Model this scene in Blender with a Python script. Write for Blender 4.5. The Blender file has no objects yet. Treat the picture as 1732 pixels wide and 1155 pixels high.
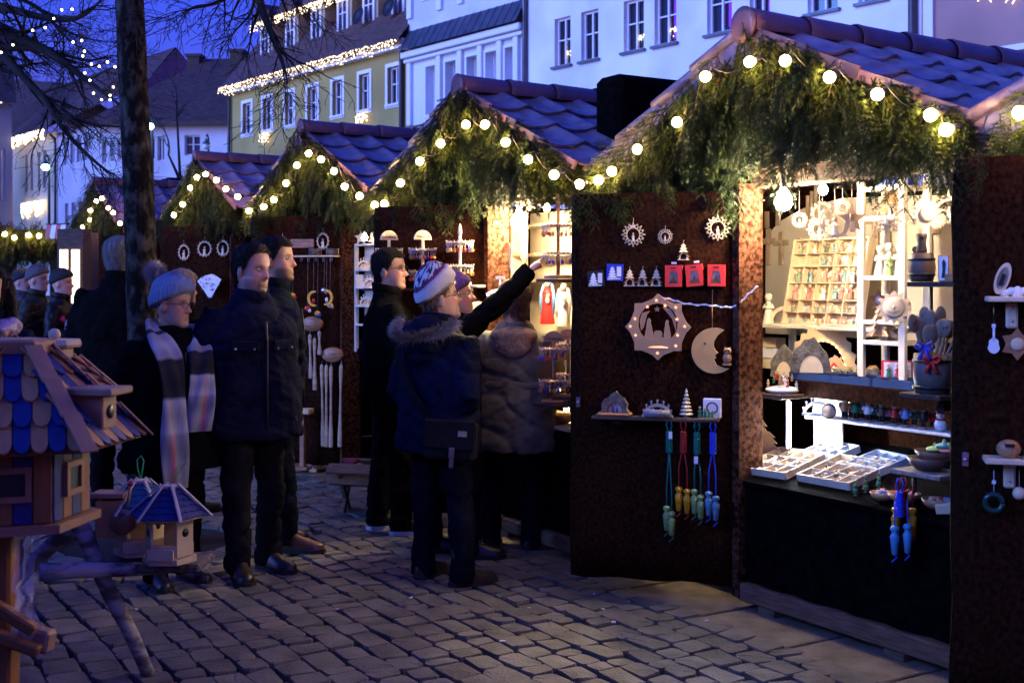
import bpy, bmesh, math, random
import numpy as np
from mathutils import Vector, Matrix, noise
R = random.Random(7)
rad = math.radians
sc = bpy.context.scene
COL = sc.collection
# ------------------------------------------------------------------ camera
F = 2050.0                      # focal length in photo pixels (photo is 1732 px wide)
EYE = 1.6; CX = 866.0; HY = 480.0
cam = bpy.data.cameras.new("camera"); cob = bpy.data.objects.new("camera", cam); COL.objects.link(cob)
cob.location = (0, 0, EYE); cob.rotation_euler = (rad(90), 0, 0)
cam.sensor_width = 36.0; cam.lens = 36.0 * F / 1732.0; cam.shift_y = -(577.5 - HY) / 1732.0
cam.clip_end = 400; cam.clip_start = 0.1
cam.dof.use_dof = True; cam.dof.focus_distance = 6.4; cam.dof.aperture_fstop = 5.6
sc.camera = cob
# ------------------------------------------------------------------ dusk sky, faint after-glow sun, exposure
SUN_EL, SUN_AZ = rad(2.0), rad(235)
world = bpy.data.worlds.new("World"); sc.world = world; world.use_nodes = True
wn = world.node_tree; wn.nodes.clear()
wo = wn.nodes.new("ShaderNodeOutputWorld"); wb = wn.nodes.new("ShaderNodeBackground")
sky = wn.nodes.new("ShaderNodeTexSky"); sky.sky_type = 'NISHITA'; sky.sun_disc = False
sky.sun_elevation = SUN_EL; sky.sun_rotation = SUN_AZ; sky.ozone_density = 6.0; sky.dust_density = 0.3; sky.air_density = 1.4
tint = wn.nodes.new("ShaderNodeMix"); tint.data_type = 'RGBA'; tint.blend_type = 'MULTIPLY'; tint.inputs[0].default_value = 1
tint.inputs[7].default_value = (1.25, 0.52, 2.0, 1)     # camera white-balanced for the lamps: dusk reads deep blue
wn.links.new(sky.outputs[0], tint.inputs[6]); wn.links.new(tint.outputs[2], wb.inputs[0]); wn.links.new(wb.outputs[0], wo.inputs[0])
wb.inputs[1].default_value = 0.14
sun = bpy.data.lights.new("dusk_glow", 'SUN'); sun.energy = 1.15; sun.angle = rad(50); sun.color = (0.165, 0.345, 1.0)
sob = bpy.data.objects.new("dusk_glow", sun); COL.objects.link(sob); sob.rotation_euler = (rad(78), 0, rad(-62))
sc.view_settings.view_transform = 'Standard'; sc.view_settings.look = 'None'; sc.view_settings.exposure = 2.4; sc.view_settings.gamma = 1.0
sc.cycles.use_denoising = True
try: sc.cycles.denoiser = 'OPENIMAGEDENOISE'
except Exception: pass
sc.cycles.max_bounces = 6; sc.cycles.diffuse_bounces = 3; sc.cycles.glossy_bounces = 2; sc.cycles.transmission_bounces = 4
sc.cycles.sample_clamp_indirect = 4.0; sc.cycles.use_light_tree = True; sc.cycles.caustics_reflective = False; sc.cycles.caustics_refractive = False

# ------------------------------------------------------------------ mesh builder
class MB:
    def __init__(s): s.v = []; s.f = []; s.m = []; s.s = []
    def add(s, vs, fs, mat=0, smooth=False, M=None):
        b = len(s.v)
        s.v.extend([tuple(M @ Vector(v)) for v in vs] if M else [tuple(v) for v in vs])
        for f in fs: s.f.append([i + b for i in f]); s.m.append(mat); s.s.append(smooth)
        return s
    def box(s, c, d, mat=0, M=None, bev=0.0):
        x, y, z = d[0] / 2, d[1] / 2, d[2] / 2
        if bev <= 0:
            vs = [(c[0] + a * x, c[1] + b * y, c[2] + e * z) for a in (-1, 1) for b in (-1, 1) for e in (-1, 1)]
            fs = [(0, 1, 3, 2), (4, 6, 7, 5), (0, 4, 5, 1), (2, 3, 7, 6), (0, 2, 6, 4), (1, 5, 7, 3)]
            return s.add(vs, fs, mat, False, M)
        b = min(bev, x * .9, y * .9, z * .9); vs = []; ix = {}
        for a in (-1, 1):
            for q in (-1, 1):
                for e in (-1, 1):
                    for k in range(3):
                        p = [a * (x - (0 if k == 0 else b)), q * (y - (0 if k == 1 else b)), e * (z - (0 if k == 2 else b))]
                        ix[(a, q, e, k)] = len(vs); vs.append((c[0] + p[0], c[1] + p[1], c[2] + p[2]))
        fs = []
        for k in range(3):
            for sg in (-1, 1):
                o = [i for i in range(3) if i != k]
                loop = [(-1, -1), (1, -1), (1, 1), (-1, 1)]
                f = []
                for l in loop:
                    t = [0, 0, 0]; t[k] = sg; t[o[0]] = l[0]; t[o[1]] = l[1]; f.append(ix[(*t, k)])
                if (sg > 0) == (k == 1): f.reverse()
                fs.append(f)
        for k in range(3):                       # edges along axis k
            o = [i for i in range(3) if i != k]
            for a in (-1, 1):
                for q in (-1, 1):
                    t0 = [0] * 3; t1 = [0] * 3; t0[k] = -1; t1[k] = 1
                    for t in (t0, t1): t[o[0]] = a; t[o[1]] = q
                    f = [ix[(*t0, o[0])], ix[(*t1, o[0])], ix[(*t1, o[1])], ix[(*t0, o[1])]]
                    if (a * q > 0) == (k != 1): f.reverse()
                    fs.append(f)
        for a in (-1, 1):
            for q in (-1, 1):
                for e in (-1, 1):
                    f = [ix[(a, q, e, 0)], ix[(a, q, e, 1)], ix[(a, q, e, 2)]]
                    if a * q * e < 0: f.reverse()
                    fs.append(f)
        return s.add(vs, fs, mat, False, M)
    def tube(s, path, r, n=8, mat=0, caps=True, M=None, smooth=True):
        P = [Vector(p) for p in path]; k = len(P); rr = r if hasattr(r, '__len__') else [r] * k
        vs = []; fs = []; up = None
        for i in range(k):
            t = (P[min(i + 1, k - 1)] - P[max(i - 1, 0)])
            t = t.normalized() if t.length > 1e-9 else Vector((0, 0, 1))
            if up is None: up = Vector((0, 0, 1)) if abs(t.z) < .9 else Vector((1, 0, 0))
            a = t.cross(up)
            if a.length < 1e-6: a = t.orthogonal()
            a.normalize(); b = t.cross(a).normalized(); up = -b if (-b).dot(up) > 0 else b
            for j in range(n):
                w = 2 * math.pi * j / n; vs.append(P[i] + (a * math.cos(w) + b * math.sin(w)) * rr[i])
        for i in range(k - 1):
            for j in range(n):
                j2 = (j + 1) % n; fs.append((i * n + j, i * n + j2, (i + 1) * n + j2, (i + 1) * n + j))
        s.add(vs, fs, mat, smooth, M)
        if caps:
            b = len(s.v) - len(vs)
            s.f.append([b + j for j in reversed(range(n))]); s.m.append(mat); s.s.append(False)
            s.f.append([b + (k - 1) * n + j for j in range(n)]); s.m.append(mat); s.s.append(False)
        return s
    def lathe(s, prof, n=16, mat=0, M=None, smooth=True, sx=1, sy=1):
        vs = []; fs = []
        for (r, z) in prof:
            for j in range(n):
                w = 2 * math.pi * j / n; vs.append((r * sx * math.cos(w), r * sy * math.sin(w), z))
        for i in range(len(prof) - 1):
            for j in range(n):
                j2 = (j + 1) % n; fs.append((i * n + j, i * n + j2, (i + 1) * n + j2, (i + 1) * n + j))
        if prof[0][0] > 1e-5: fs.append([j for j in reversed(range(n))])
        if prof[-1][0] > 1e-5: fs.append([(len(prof) - 1) * n + j for j in range(n)])
        return s.add(vs, fs, mat, smooth, M)
    def ball(s, c, r, n=12, k=8, mat=0, M=None, smooth=True):
        r3 = r if hasattr(r, '__len__') else (r, r, r); vs = []; fs = []
        for i in range(k + 1):
            a = math.pi * i / k
            for j in range(n):
                w = 2 * math.pi * j / n
                vs.append((c[0] + r3[0] * math.sin(a) * math.cos(w), c[1] + r3[1] * math.sin(a) * math.sin(w), c[2] - r3[2] * math.cos(a)))
        for i in range(k):
            for j in range(n):
                j2 = (j + 1) % n; fs.append((i * n + j, i * n + j2, (i + 1) * n + j2, (i + 1) * n + j))
        return s.add(vs, fs, mat, smooth, M)
    def prism(s, poly, t, mat=0, M=None, y0=0.0):
        """polygon in x,z extruded along y from y0 to y0+t"""
        n = len(poly); A = sum(poly[i][0] * poly[(i + 1) % n][1] - poly[(i + 1) % n][0] * poly[i][1] for i in range(n))
        if A < 0: poly = poly[::-1]
        vs = [(x, y0, z) for x, z in poly] + [(x, y0 + t, z) for x, z in poly]
        fs = [list(range(n)), list(reversed(range(n, 2 * n)))] + [(i, i + n, (i + 1) % n + n, (i + 1) % n) for i in range(n)]
        return s.add(vs, fs, mat, False, M)
    def ring(s, outer, inner, t, mat=0, M=None, y0=0.0):
        """flat plate with a hole, outer and inner loops of equal count, in x,z"""
        n = len(outer)
        vs = [(x, y0, z) for x, z in outer] + [(x, y0, z) for x, z in inner] + [(x, y0 + t, z) for x, z in outer] + [(x, y0 + t, z) for x, z in inner]
        fs = []
        for i in range(n):
            j = (i + 1) % n
            fs += [(i, j, n + j, n + i), (2 * n + i, 3 * n + i, 3 * n + j, 2 * n + j), (i, 2 * n + i, 2 * n + j, j), (n + i, n + j, 3 * n + j, 3 * n + i)]
        return s.add(vs, fs, mat, False, M)
    def loft(s, rings, mat=0, smooth=True, closed=True, caps=True, M=None):
        n = len(rings[0]); vs = [p for r in rings for p in r]; fs = []
        for i in range(len(rings) - 1):
            for j in range(n if closed else n - 1):
                j2 = (j + 1) % n; fs.append((i * n + j, i * n + j2, (i + 1) * n + j2, (i + 1) * n + j))
        if caps and closed:
            fs.append(list(reversed(range(n)))); fs.append([(len(rings) - 1) * n + j for j in range(n)])
        return s.add(vs, fs, mat, smooth, M)
    def mesh(s, name, mats):
        me = bpy.data.meshes.new(name); me.from_pydata(s.v, [], s.f)
        for m in (mats if isinstance(mats, (list, tuple)) else [mats]): me.materials.append(m)
        me.polygons.foreach_set('material_index', s.m); me.polygons.foreach_set('use_smooth', s.s); me.update()
        return me
    def build(s, name, mats, parent=None, M=None):
        return link(name, s.mesh(name, mats), parent, M)

def link(name, data, parent=None, M=None):
    o = bpy.data.objects.new(name, data); COL.objects.link(o)
    if parent is not None: o.parent = parent
    if M is not None: o.matrix_local = M
    return o
def tag(o, label=None, cat=None, group=None, kind=None):
    if label: o['label'] = label
    if cat: o['category'] = cat
    if group: o['group'] = group
    if kind: o['kind'] = kind
    return o
def thing(name, label, cat, M=None, group=None):
    o = link(name, None, None, M); o.empty_display_size = .1
    return tag(o, label, cat, group)
def one(name, mb, mats, label, cat, M=None, group=None, kind=None):
    return tag(mb.build(name, mats, None, M), label, cat, group, kind)
def T(x=0, y=0, z=0): return Matrix.Translation((x, y, z))
def RX(a): return Matrix.Rotation(rad(a), 4, 'X')
def RY(a): return Matrix.Rotation(rad(a), 4, 'Y')
def RZ(a): return Matrix.Rotation(rad(a), 4, 'Z')
def SC(x, y=None, z=None):
    y = x if y is None else y; z = x if z is None else z
    return Matrix.Diagonal((x, y, z, 1))
def P(px, py, Y): return Vector(((px - CX) / F * Y, Y, EYE - (py - HY) / F * Y))
def G(px, py):                                   # point on the ground seen at that place of the photo
    Y = EYE * F / (py - HY); return Vector(((px - CX) / F * Y, Y, 0))
def hit(M, px, py, y=0.0):                       # where that line of sight meets the plane y=const of a frame
    I = M.inverted(); o = I @ Vector((0, 0, EYE)); d = I.to_3x3() @ Vector(((px - CX) / F, 1, -(py - HY) / F))
    return o + d * ((y - o.y) / d.y)
def copy_tree(o, parent=None):
    c = o.copy(); COL.objects.link(c); c.parent = parent
    if parent is None: pass
    for ch in list(o.children): copy_tree(ch, c)
    return c

# ------------------------------------------------------------------ materials
def mat(name, col, rough=.6, var=.12, scale=12, bump=0.0, bscale=60, metal=0.0, col2=None, stretch=(1, 1, 1), emit=0.0, ecol=None,
        spec=.4, alpha=1.0, trans=0.0, contrast=(.35, .65), sample=True, sheen=0.0, detail=4, coat=0.0):
    m = bpy.data.materials.new(name); m.use_nodes = True; nt = m.node_tree; b = nt.nodes['Principled BSDF']
    L = nt.links.new
    b.inputs['Roughness'].default_value = rough; b.inputs['Metallic'].default_value = metal
    b.inputs['Specular IOR Level'].default_value = spec; b.inputs['Alpha'].default_value = alpha
    b.inputs['Transmission Weight'].default_value = trans; b.inputs['Sheen Weight'].default_value = sheen; b.inputs['Coat Weight'].default_value = coat
    c = (*col, 1)
    if col2 is None: c1 = tuple(max(0, x * (1 - var)) for x in col) + (1,); c2 = tuple(min(1, x * (1 + var)) for x in col) + (1,)
    else: c1 = c; c2 = (*col2, 1)
    tc = nt.nodes.new('ShaderNodeTexCoord'); mp = nt.nodes.new('ShaderNodeMapping'); mp.inputs['Scale'].default_value = stretch
    oi = nt.nodes.new('ShaderNodeObjectInfo'); va = nt.nodes.new('ShaderNodeVectorMath'); va.operation = 'ADD'
    ms = nt.nodes.new('ShaderNodeMath'); ms.operation = 'MULTIPLY'; ms.inputs[1].default_value = 37.0
    L(oi.outputs['Random'], ms.inputs[0]); L(tc.outputs['Object'], va.inputs[0]); L(ms.outputs[0], va.inputs[1])
    L(va.outputs[0], mp.inputs['Vector'])
    if var > 0 or col2 is not None:
        nz = nt.nodes.new('ShaderNodeTexNoise'); nz.inputs['Scale'].default_value = scale; nz.inputs['Detail'].default_value = detail
        rp = nt.nodes.new('ShaderNodeValToRGB'); rp.color_ramp.elements[0].position = contrast[0]; rp.color_ramp.elements[1].position = contrast[1]
        rp.color_ramp.elements[0].color = c1; rp.color_ramp.elements[1].color = c2
        L(mp.outputs[0], nz.inputs['Vector']); L(nz.outputs['Fac'], rp.inputs[0]); L(rp.outputs[0], b.inputs['Base Color'])
    else: b.inputs['Base Color'].default_value = c
    if bump > 0:
        n2 = nt.nodes.new('ShaderNodeTexNoise'); n2.inputs['Scale'].default_value = bscale; n2.inputs['Detail'].default_value = 5
        bp = nt.nodes.new('ShaderNodeBump'); bp.inputs['Strength'].default_value = min(1, bump); bp.inputs['Distance'].default_value = .01 * max(1, bump)
        L(mp.outputs[0], n2.inputs['Vector']); L(n2.outputs['Fac'], bp.inputs['Height']); L(bp.outputs[0], b.inputs['Normal'])
    if emit > 0:
        b.inputs['Emission Color'].default_value = (*(ecol or col), 1); b.inputs['Emission Strength'].default_value = emit / 5.28   # display value at exposure 2.4
        if not sample: m.cycles.emission_sampling = 'NONE'
    return m

WARM = (1.0, .66, .30)
m_felt = mat('felt_brown', (.006, .0022, .0014), .95, scale=60, col2=(.042, .0145, .0068), contrast=(.30, .74), bump=.35, bscale=90, detail=8, stretch=(1, 1, .8), spec=.02)
m_feltlit = mat('felt_lamp_lit', (.018, .006, .003), .95, scale=42, col2=(.105, .043, .025), contrast=(.38, .64), bump=.5, bscale=90, detail=9, spec=.03)  # same felt, lighter for the jambs: lamp light put into the colour
m_cloth_black = mat('cloth_black', (.0012, .001, .0012), .95, scale=20, col2=(.004, .0034, .0038), bump=.25, bscale=120, spec=.02)
m_beam = mat('beam_wood', (.13, .075, .045), .8, var=.35, scale=9, stretch=(1, 8, 8), bump=.3, bscale=60)
m_pine = mat('pine_wood', (.62, .42, .22), .55, var=.14, scale=7, stretch=(1, 6, 1), bump=.1, bscale=50)
m_pale = mat('pale_wood', (.70, .54, .34), .6, var=.10, scale=10, stretch=(1, 5, 1), bump=.08, bscale=60)
m_shelfw = mat('white_shelf', (.76, .66, .50), .55, var=.06, scale=8)
m_dkwood = mat('dark_wood', (.060, .034, .022), .7, var=.4, scale=10, stretch=(1, 6, 6), bump=.25, bscale=60)
m_tile = mat('roof_tile', (.20, .135, .15), .34, var=.35, scale=9, bump=.25, bscale=45, spec=.5)
m_ridge = mat('ridge_tile', (.17, .085, .085), .42, var=.2, scale=6, bump=.1, bscale=40)
m_needle = mat('fir_needle', (.016, .038, .007), .6, scale=5, col2=(.052, .076, .012), spec=.3)
m_twig = mat('fir_twig', (.045, .026, .012), .8, var=.3, scale=20)
m_bulb = mat('bulb_glass', (1, .8, .5), .3, var=0, emit=200, ecol=(1.0, .60, .22))
m_socket = mat('bulb_socket', (.02, .02, .018), .5, var=0)
m_iron = mat('dark_iron', (.02, .021, .024), .5, var=.2, metal=.4)
m_steel = mat('steel', (.55, .55, .58), .28, var=.05, metal=1.0)
m_brass = mat('brass', (.60, .40, .13), .3, var=.1, metal=1.0)
m_white = mat('white_plastic', (.75, .74, .72), .4, var=.03)
m_tagp = mat('paper_tag', (.78, .77, .78), .7, var=.04)
m_glass = mat('window_glass', (.02, .025, .04), .06, var=0, spec=.8)
# ------------------------------------------------------------------ stall frames: x along the front, y inwards, z up
ROT = -59.0
def SF(x, y): return T(x, y, 0) @ RZ(ROT)
S = {0: SF(2.45, 3.57), 1: SF(1.123, 5.77), 2: SF(-.331, 7.90), 3: SF(-1.79, 10.41), 4: SF(-3.43, 13.19), 5: SF(-5.97, 17.3)}
APEX = {0: 2.81, 1: 2.83, 2: 2.88, 3: 2.93, 4: 2.97, 5: 3.05}
HW = {0: 1.29, 1: 1.29, 2: 1.29, 3: 1.30, 4: 1.30, 5: 1.32}
# right (hinge) edge of each open shutter: x; length
PANEL = {0: (-.41, .80), 1: (-.174, .81), 2: (.20, .76), 3: (.653, .80), 4: (.95, .80), 5: (1.0, .80)}
PD = Vector((-.728, -.685, 0)).normalized()
RISE = .59
def panel_frame(i):
    """frame on the front face of shutter i: x to the right along it, y into it, z up; origin at its free lower corner on the ground"""
    x1, w = PANEL[i]; a = Vector((x1, .061, 0)) + PD * w
    ang = math.degrees(math.atan2(-PD.y, -PD.x))
    return S[i] @ T(a.x, a.y, 0) @ RZ(ang)

# -- pantile: u down the slope, v along the ridge
TV, TU = .30, .40
def tile_mesh():
    mb = MB(); n = 12; top = []; bot = []
    def prof(t):   # broad trough, then a raised roll
        return -.013 * math.sin(math.pi * min(t / .68, 1)) + (.022 * math.sin(math.pi * (t - .68) / .32) if t > .68 else 0)
    vs = []
    for lay in (0, -.014):
        for u in (0, TU):
            for j in range(n + 1):
                t = j / n; vs.append((u, (t - .5) * TV * 1.0, prof(t) + lay + (.022 if u > 0 else 0)))
    k = n + 1; fs = []
    for j in range(n):
        fs += [(j, j + k, j + k + 1, j + 1), (2 * k + j, 2 * k + j + 1, 3 * k + j + 1, 3 * k + j)]
    mb.add(vs, fs, 0, True); fs = []; N0 = len(vs)
    ends = [(k + j, 3 * k + j, 3 * k + j + 1, k + j + 1) for j in range(n)] + [(j, j + 1, 2 * k + j + 1, 2 * k + j) for j in range(n)] + [(0, 2 * k, 3 * k, k), (k - 1, 2 * k - 1, 4 * k - 1, 3 * k - 1)]
    mb.add(vs, ends, 0, False); return mb.mesh('tile', m_tile)
TILE = tile_mesh()
def verge_mesh(sgn):
    mb = MB(); dd = -.125 if sgn < 0 else -.035     # barge flange that closes the tile edge on the gable, with a roll on top
    if sgn < 0: mb.tube([(0, 0, .012), (TU, 0, .034)], [.030, .036], 10, caps=True)
    vs = [(0, -.006, dd), (TU, -.010, dd + .01), (TU, -.010, .03), (0, -.006, .01), (0, .008, dd), (TU, .006, dd + .01), (TU, .006, .03), (0, .008, .01)]
    mb.add(vs, [(0, 1, 2, 3), (7, 6, 5, 4), (0, 4, 5, 1), (1, 5, 6, 2), (3, 2, 6, 7), (0, 3, 7, 4)])
    return mb.mesh('verge_tile', m_tile if sgn < 0 else m_ridge)
VERGE = {-1: verge_mesh(-1), 1: verge_mesh(1)}
def ridge_mesh():
    mb = MB(); rings = []
    for (y, r) in ((0, .086), (.02, .092), (.05, .088), (.40, .078), (.41, .07)):
        rings.append([(r * math.cos(a), y, r * .95 * math.sin(a) - .01) for a in [math.pi * (-.12 + 1.24 * k / 12) for k in range(13)]])
    mb.loft(rings, closed=False); return mb.mesh('ridge_tile', m_ridge)
RIDGE = ridge_mesh()

def spray_mesh(seed, L=.42):
    r = random.Random(seed); mb = MB()
    def needles(pts, dens, ln):
        for i in range(len(pts) - 1):
            a, b = pts[i], pts[i + 1]; d = (b - a); n = max(1, int(d.length / dens)); dn = d.normalized()
            for q in range(n):
                p = a + d * (q / n)
                for k in range(4):
                    side = dn.orthogonal(); side.rotate(Matrix.Rotation(r.uniform(0, 6.283), 3, dn))
                    tip = p + (side * .8 + dn * .75).normalized() * ln * r.uniform(.75, 1.15)
                    w = dn.cross(side).normalized() * .0017
                    mb.add([p - w, p + w, tip], [(0, 1, 2)], 0)
    stem = []; c = Vector((0, 0, 0)); dirv = Vector((r.uniform(-.25, .25), r.uniform(-.5, -.1), -1)).normalized()
    for i in range(9):
        stem.append(c.copy()); dirv = (dirv + Vector((r.uniform(-.1, .1), r.uniform(-.05, .08), -.06))).normalized(); c = c + dirv * L / 8
    mb.tube(stem, [.0035 * (1 - .7 * i / 8) for i in range(9)], 5, 1, caps=False)
    needles(stem, .006, .020)
    for i in range(1, 9):
        for sgn in (-1, 1):
            if r.random() < .12: continue
            base = stem[i] * .6 + stem[i - 1] * .4; ln = L * .52 * (1 - .085 * i) * r.uniform(.7, 1.15)
            d0 = (Vector((sgn * .75, r.uniform(-.35, .2), -.75))).normalized(); tw = [base]; p = base.copy()
            for k in range(4):
                p = p + d0 * ln / 4; d0 = (d0 + Vector((r.uniform(-.08, .08), r.uniform(-.08, .08), -.12))).normalized(); tw.append(p.copy())
            mb.tube(tw, [.002, .0017, .0014, .001, .0007], 4, 1, caps=False); needles(tw, .0046, .020)
            if ln > .1:
                for s2 in (-1, 1):
                    d1 = (d0 + Vector((s2 * .7, r.uniform(-.2, .2), .1))).normalized(); q0 = tw[2]
                    needles([q0, q0 + d1 * ln * .42], .0046, .019)
    return mb.mesh('branch', [m_needle, m_twig])
SPRAYS = [spray_mesh(50 + i) for i in range(6)]
BULB = MB()
BULB.ball((0, 0, 0), .0250, 12, 8); BULB = BULB.mesh('bulb', m_bulb)
SOCK = MB(); SOCK.lathe([(.012, .026), (.016, .03), (.016, .062), (.008, .068)], 8); SOCK = SOCK.mesh('socket', m_socket)

BULBS = {
 1: [(1012, 305), (1035, 290), (1078, 253), (1145, 207), (1193, 130), (1268, 105), (1328, 103), (1403, 131), (1484, 160), (1574, 195), (1600, 220)],
 2: [(650, 345), (677, 310), (710, 273), (745, 243), (788, 211), (820, 211), (855, 241), (893, 270), (937, 296), (980, 312)],
 3: [(421, 357), (446, 350), (463, 338), (484, 310), (502, 280), (522, 260), (543, 270), (565, 290), (583, 316), (608, 332), (634, 347)],
 4: [(294, 364), (309, 346), (322, 318), (333, 300), (348, 295), (366, 305), (382, 320), (402, 333)],
 5: [(133, 392), (140, 384), (152, 372), (153, 356), (163, 340), (172, 336), (183, 352), (191, 360), (203, 378)],
 0: 'auto'}
ORD = {0: 'with a guitar ornament on its shutter', 1: 'selling angels and nutcrackers', 2: 'selling key rings and madonnas',
       3: 'with hanging shoehorns and moons', 4: 'with three round ornaments', 5: 'next to the striped awning'}
def build_stall(i):
    M = S[i]; hw = HW[i]; za = APEX[i]; ze = za - RISE; sl = math.atan2(RISE, hw); L = math.hypot(RISE, hw)
    st = thing('market_stall', 'gabled market stall with tiled roof ' + ORD[i], 'market stall', M, 'market stalls in the row')
    D = 2.1; yw = .215; x1, pw = PANEL[i]; xr = hw - .12; xl = -hw + .12; ztop = 2.07 + (za - 2.83)
    # body
    mb = MB(); mb.box(((xl + x1) / 2, yw + .02, (.1 + ztop) / 2 + .1), (x1 - xl - .002, .04, ztop - .1 + .2)); mb.build('front_wall', m_felt, st)
    for sx in (xl, xr):
        mb = MB(); mb.box((sx, (yw + .045 + D) / 2, 1.15), (.04, D - yw - .05, 2.1)); mb.build('side_wall', m_felt, st)
    mb = MB(); mb.box((0, D, 1.15), (2 * hw - .2, .04, 2.1)); mb.build('back_wall', m_felt, st)
    mb = MB(); mb.box((0, (yw + D) / 2 + .03, .085), (2 * hw - .34, D - yw - .06, .03)); mb.build('floor_board', m_dkwood, st)
    mb = MB(); mb.box((x1 + .02, (.061 + yw) / 2 - .002, 1.08), (.05, yw - .061, 2.02)); mb.build('jamb', m_feltlit, st)
    mb = MB(); mb.box(((x1 + xr) / 2, yw + .0, ztop + .055), (xr - x1 - .004, .09, .11), bev=.006); mb.build('header_beam', m_beam, st)
    mb = MB(); mb.box(((x1 + xr) / 2 + .03, .10, .10), (xr - x1 + .02, .07, .085), bev=.006); mb.build('base_beam', m_beam, st)
    for xx in (x1 + .22, xr - .35):
        mb = MB(); mb.box((xx, .13, .03), (.11, .12, .056), bev=.004); mb.build('foot_block', m_beam, st)
    # gable board, roof deck
    mb = MB(); mb.prism([(-hw + .1, ze - .08), (hw - .1, ze - .08), (hw - .1, ze - .0), (0, za - .10), (-hw + .1, ze - .0)], .02, y0=.15); mb.build('gable_board', m_dkwood, st)
    for sgn in (-1, 1):
        MS = T(0, 0, za) @ (RY(math.degrees(sl)) if sgn > 0 else RZ(180) @ RY(math.degrees(sl)))
        mb = MB(); mb.box((L / 2, 0, -.055), (L - .03, D - .12, .022)); mb.build('roof_deck', m_dkwood, st, T(0, D / 2 + .09, 0) @ MS)
        nr = 4; ex = (L - .02) / nr
        for c in range(nr):
            for k in range(7):
                o = link('tile', TILE, st); yy = .02 + TV * (k + .5)
                jit = T(R.uniform(-.004, .004), 0, R.uniform(-.002, .002)) @ RX(R.uniform(-.5, .5))
                o.matrix_local = T(0, yy, 0) @ MS @ T(.02 + ex * c, 0, -.012 + .0) @ jit
            o = link('verge_tile', VERGE[sgn], st); o.matrix_local = T(0, .0, 0) @ MS @ T(.02 + ex * c, 0, -.008) @ RY(R.uniform(-.6, .6))
            if sgn < 0: o.matrix_local = T(0, .0, 0) @ T(0, 0, za) @ RY(-math.degrees(sl)) @ SC(-1, 1, 1) @ T(.02 + ex * c, 0, -.008) @ RY(R.uniform(-.6, .6))
    mb = MB(); mb.lathe([(.0, 0), (.083, 0), (.088, .012), (.06, .02)], 16); mb.build('ridge_cap', m_ridge, st, T(0, -.02, za + .0) @ RX(90))
    for k in range(6):
        o = link('ridge_tile', RIDGE, st); o.matrix_local = T(0, -.02 + .355 * k, za + .006)
    # open shutter
    PF = M.inverted() @ panel_frame(i)
    mb = MB(); n = 9; top = ztop - .015
    vs = []; nx, nz = 13, 10
    for q in range(nz + 1):
        for p in range(nx + 1):
            x = pw * p / nx; z = .12 + (top - .12) * q / nz
            b = .006 * noise.noise(Vector((x * 3 + i, z * 2, 1.3))) * (1 if 0 < p < nx else 1.6)
            vs.append((x + (.010 * noise.noise(Vector((z * 3, i, 4))) - .014 * (1 - q / nz) if p == 0 else 0), -.0 + b, z + (.012 * noise.noise(Vector((x * 6, i, 9))) if q == 0 else 0)))
    k = nx + 1; fs = [(q * k + p, q * k + p + 1, (q + 1) * k + p + 1, (q + 1) * k + p) for q in range(nz) for p in range(nx)]
    N = len(vs); vs += [(x, y + .045, z) for x, y, z in vs]; fs += [tuple(reversed([a + N for a in f])) for f in fs]
    edge = [p for p in range(k)] + [q * k + nx for q in range(1, nz + 1)] + [nz * k + p for p in reversed(range(nx))] + [q * k for q in reversed(range(1, nz))]
    fs += [(edge[a], edge[a] + N, edge[(a + 1) % len(edge)] + N, edge[(a + 1) % len(edge)]) for a in range(len(edge))]
    mb.add(vs, fs, 0, True); shu = mb.build('shutter', m_felt, st, PF)
    mb = MB(); mb.box((.035, -.012, 1.0), (.022, .018, .05), bev=.003); mb.ball((.035, -.024, 1.0), .007, 8, 6); mb.build('latch', m_steel, shu)
    # fir garland over the gable
    gl = thing('fir_garland', 'fir branch garland on the stall ' + ORD[i], 'garland', M, 'fir garlands on the gables')
    dens = {0: 110, 1: 290, 2: 280, 3: 230, 4: 180, 5: 120}[i]
    for k in range(dens):
        t = R.uniform(-1, 1); x = t * hw * .99
        if i == 0 and x > -.3: continue
        top = za - (.05 if t < 0 else -.03) - RISE * abs(t); low = ze + .02
        row = R.random(); zz = top - R.uniform(0, .10) if row < .5 else R.uniform(min(low + .02, top - .05), top - .04)
        yy = R.uniform(-.03, .06) - (.07 if row < .5 else 0)
        s = R.uniform(.62, 1.0) * (.8 if abs(t) > .8 else 1)
        if zz - .42 * s < ztop - .16: s = max(.40, (zz - ztop + .16) / .42 * R.uniform(.95, 1.1)) if R.random() < .9 else s
        o = link('branch', SPRAYS[R.randrange(6)], gl)
        tilt = R.uniform(-28, 28) + (-t * 22 if row < .5 else 0)
        o.matrix_local = T(x, yy, zz) @ RZ(R.uniform(-50, 50)) @ RY(tilt) @ RX(R.uniform(-8, 22)) @ SC(s)
    pfl = M.inverted() @ panel_frame(i)
    for k in range(9):
        o = link('branch', SPRAYS[R.randrange(6)], gl); o.matrix_local = pfl @ T(pw * R.uniform(.0, 1), R.uniform(-.03, .0), ztop + R.uniform(-.01, .06)) @ RZ(R.uniform(-40, 40)) @ RY(R.uniform(-30, 30)) @ SC(R.uniform(.35, .62))
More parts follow.
